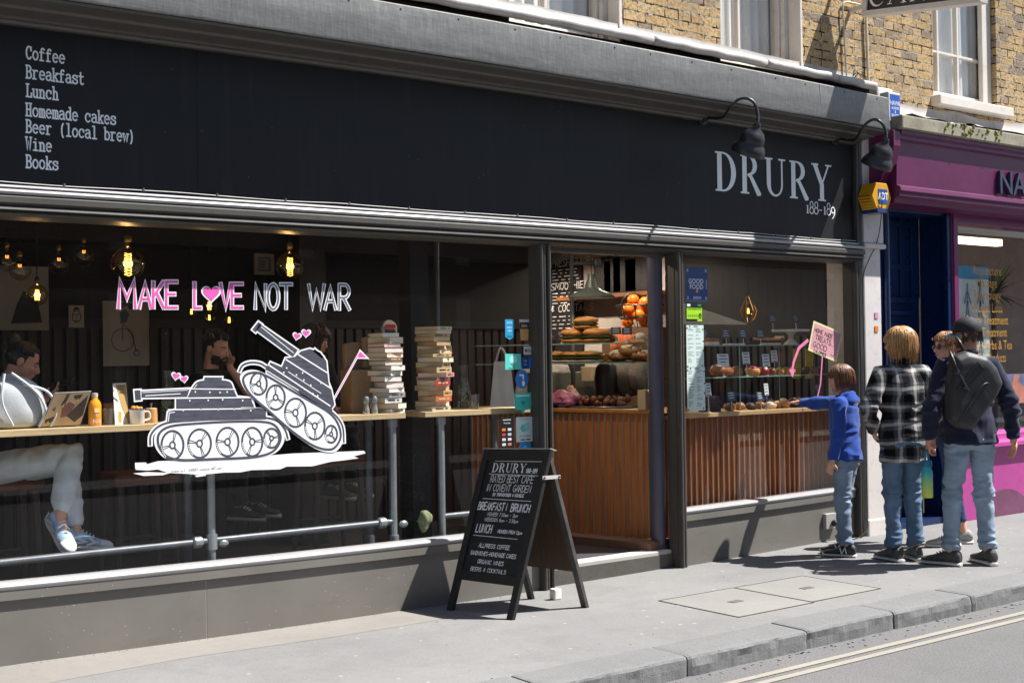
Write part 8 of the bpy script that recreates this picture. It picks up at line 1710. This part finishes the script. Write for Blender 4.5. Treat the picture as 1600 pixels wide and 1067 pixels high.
for i in range(160):
    ph = rk.uniform(-pi, pi); pts = [P(sin(ph)*.083*sin(t), .07*cos(ph)*0+cos(ph)*.10*sin(t)-.016, .032+.09*cos(t)) for t in rng(1.35 if abs(ph) > .9 else .95, .1, 5)]; m.tube(pts, .006, 4)
m.ball(P(0, -.10, .10), (.045, .045, .042), 12, 8); m.build('hair', HAIRK, sw, smooth='all', recalc=False); eyes(sw, P, k, HAIRK, M3)
M_SHB = pm('pale_blue_trainer', S(150, 180, 204), .6, var=.45, scale=16); 
for s in 'lr':
    o, Q = shoe(sw, J['an'+s], J['toe'+s], 1.0, M_SHB); m = MB(); dn = J['toe'+s].normalized()
    for sd in (-1, 1):
        w_ = (Q(0, sd, 0)-Q(0, 0, 0)).normalized()
        for pts in ([(-.05, .044, .05), (0, .046, .07), (.05, .047, .05), (.0, .046, .04)], [(.06, .05, .03), (.10, .051, .05), (.07, .048, .07)], [(-.07, .038, .03), (-.06, .04, .09)]): m.ribbon([Q(y, sd*x, z) for y, x, z in pts], .014, w_)
    m.build('white_panels', M_LACE, o, recalc=False); m = MB(); loft(m, [(Q(y, 0, z), (Q(0, 1, 0)-Q(0, 0, 0))*w_, (Q(0, 0, 1)-Q(0, 0, 0))*h_) for y, w_, z, h_ in ((.135, .047, .040, .024), (.165, .045, .039, .021), (.19, .034, .036, .017), (.207, .014, .032, .010))], 16); m.build('toe_cap', M_LACE, o, smooth='all')
pn = thing('phone', 'dark phone held by the person at the far left of the bar', 'phone', ph_); MB().obox(ph_+Vector((.01, -.01, .025)), Vector((.055, -.045, .02)), Vector((.02, .02, .018)), Vector((-.002, .0, .004))).build('case', pm('black_phone', S(26, 26, 28), .25), pn, bevel=.003)
# bearded person with cheek in hand
hd = at(338, 545, 8.4); Fv = Vector((.55, -.83, 0)).normalized(); Rv = Vector((Fv.y, -Fv.x, 0)); J = J_seat(hd, Fv, Rv, .99, (.50, -.80, -.24)); sb_ = person('bearded person in a black top resting one cheek on a hand', J['pelvis'])
hp_ = hd+Rv*-.085*1+Fv*.03-Vector((0, 0, .12)); arms = {'l': {'el': hd+Fv*.22-Rv*.20-Vector((0, 0, .42)), 'wr': hd+Fv*.05-Rv*.095-Vector((0, 0, .135)), 'd': Vector((0, 0, 1))-Fv*.2+Rv*.05, 'palm': Rv, 'curl': .15}, 'r': {'el': J['shr']+Fv*.1-Vector((0, 0, .28)), 'wr': J['shr']+Fv*.32-Vector((0, 0, .32)), 'd': Fv-Rv*.6, 'palm': Vector((0, 0, -1)), 'curl': .3}}
P, R, F_, U_, M3 = body(sb_, J, arms, SK3); top(sb_, J, arms, cloth('black_jersey', (30, 29, 30)), 't_shirt', .88, 1.0, .05, seed=41, collar=False); [shoe(sb_, J['an'+s_], J['toe'+s_], 1.0, M_SHOEK) for s_ in 'lr']; jeans(sb_, J, cloth('black_cotton', (26, 26, 28)), seed=43); k = .99
m = MB(); scalp(m, P, k, M3, 1.0); rk = random.Random(7)
for i in range(260): ph = rk.uniform(-pi, pi); th = rk.uniform(.1, 1.15 if abs(ph) < 1 else 1.75); p0 = P(sin(ph)*.08*sin(th), cos(ph)*.097*sin(th)-.016, .036+.09*cos(th)); m.tube([p0, p0+(p0-P(0, -.016, .03))*.14+Vector((0, 0, .006))], [.008, .003], 4)
m.build('hair', HAIRK, sb_, recalc=False); m = MB()
for i in range(330): ph = rk.uniform(-1.6, 1.6); z0 = rk.uniform(-.10, -.05 if abs(ph) > .7 else -.070); rr_ = 1-.3*max(0, (-z0-.05)/.05); p0 = P(sin(ph)*.066*rr_, .018+cos(ph)*.072*rr_, z0+.01); m.tube([p0, p0+(P(sin(ph)*.010, cos(ph)*.008, -.018)-P(0, 0, 0))], [.006, .002], 4)
for s in (-1, 1): m.tube([P(.003*s, .098, -.044), P(.02*s, .092, -.048), P(.03*s, .08, -.062)], [.005, .006, .004], 5)
m.build('beard', HAIRK, sb_, recalc=False); eyes(sb_, P, k, HAIRK, M3)
# long haired person behind the raised tank
hd = at(494, 532, 8.4); Fv = Vector((.35, -.93, 0)).normalized(); Rv = Vector((Fv.y, -Fv.x, 0)); J = J_seat(hd, Fv, Rv, .96, (.45, -.80, -.3)); sl_ = person('person with long dark hair seated behind the raised tank drawing', J['pelvis']); arms = {s: {'el': J['sh'+s]+Rv*sg*.06+Fv*.06-Vector((0, 0, .27)), 'wr': J['sh'+s]-Rv*sg*.06+Fv*.28-Vector((0, 0, .30)), 'd': Fv-Rv*sg*.5, 'palm': Vector((0, 0, -1)), 'curl': .3} for s, sg in (('l', -1), ('r', 1))}
P, R, F_, U_, M3 = body(sl_, J, arms, SK3); top(sl_, J, arms, cloth('black_jersey', (30, 29, 30)), 'sweater', .88, 1.0, .95, seed=51); [shoe(sl_, J['an'+s_], J['toe'+s_], 1.0, M_SHOEK) for s_ in 'lr']; jeans(sl_, J, cloth('black_cotton', (26, 26, 28)), seed=53); m = MB(); scalp(m, P, .96, M3, 1.04); locks(m, P, .96, 420, -.26, 54, .62, vol=1.06, fringe=.05, wave=.012); m.build('hair', HAIRD, sl_, smooth='all', recalc=False); eyes(sl_, P, .96, HAIRK, M3)
# staff member in white behind the doorway counter
b = cp(852, 640, 1.0); A = radians(235); st_ = person('staff member in a white shirt behind the doorway counter', (b.x, b.y, .1)); J = J_std((b.x, b.y, .1), A, 1.66, 0, -.3, None, .05); tg = cp(893, 606, .55); arms = {'l': {'el': J['shl']+J['R']*-.05-Vector((0, 0, .27)), 'wr': Vector((tg.x, tg.y, tg.z)), 'd': Vector((-.5, -.5, -.5)), 'palm': Vector((0, 0, -1)), 'curl': .4}, 'r': hang(J, 'r')}
P, R, F_, U_, M3 = body(st_, J, arms, SK3); top(st_, J, arms, cloth('white_cotton', (206, 200, 196)), 'shirt', .8, 1.05, .9, seed=61); jeans(st_, J, D_NAVY, seed=63); m = MB(); scalp(m, P, J['k'], M3, 1.04); locks(m, P, J['k'], 160, -.05, 64, .8, vol=1.03); m.build('hair', HAIRD, st_, smooth='all', recalc=False); eyes(st_, P, J['k'], None, M3)
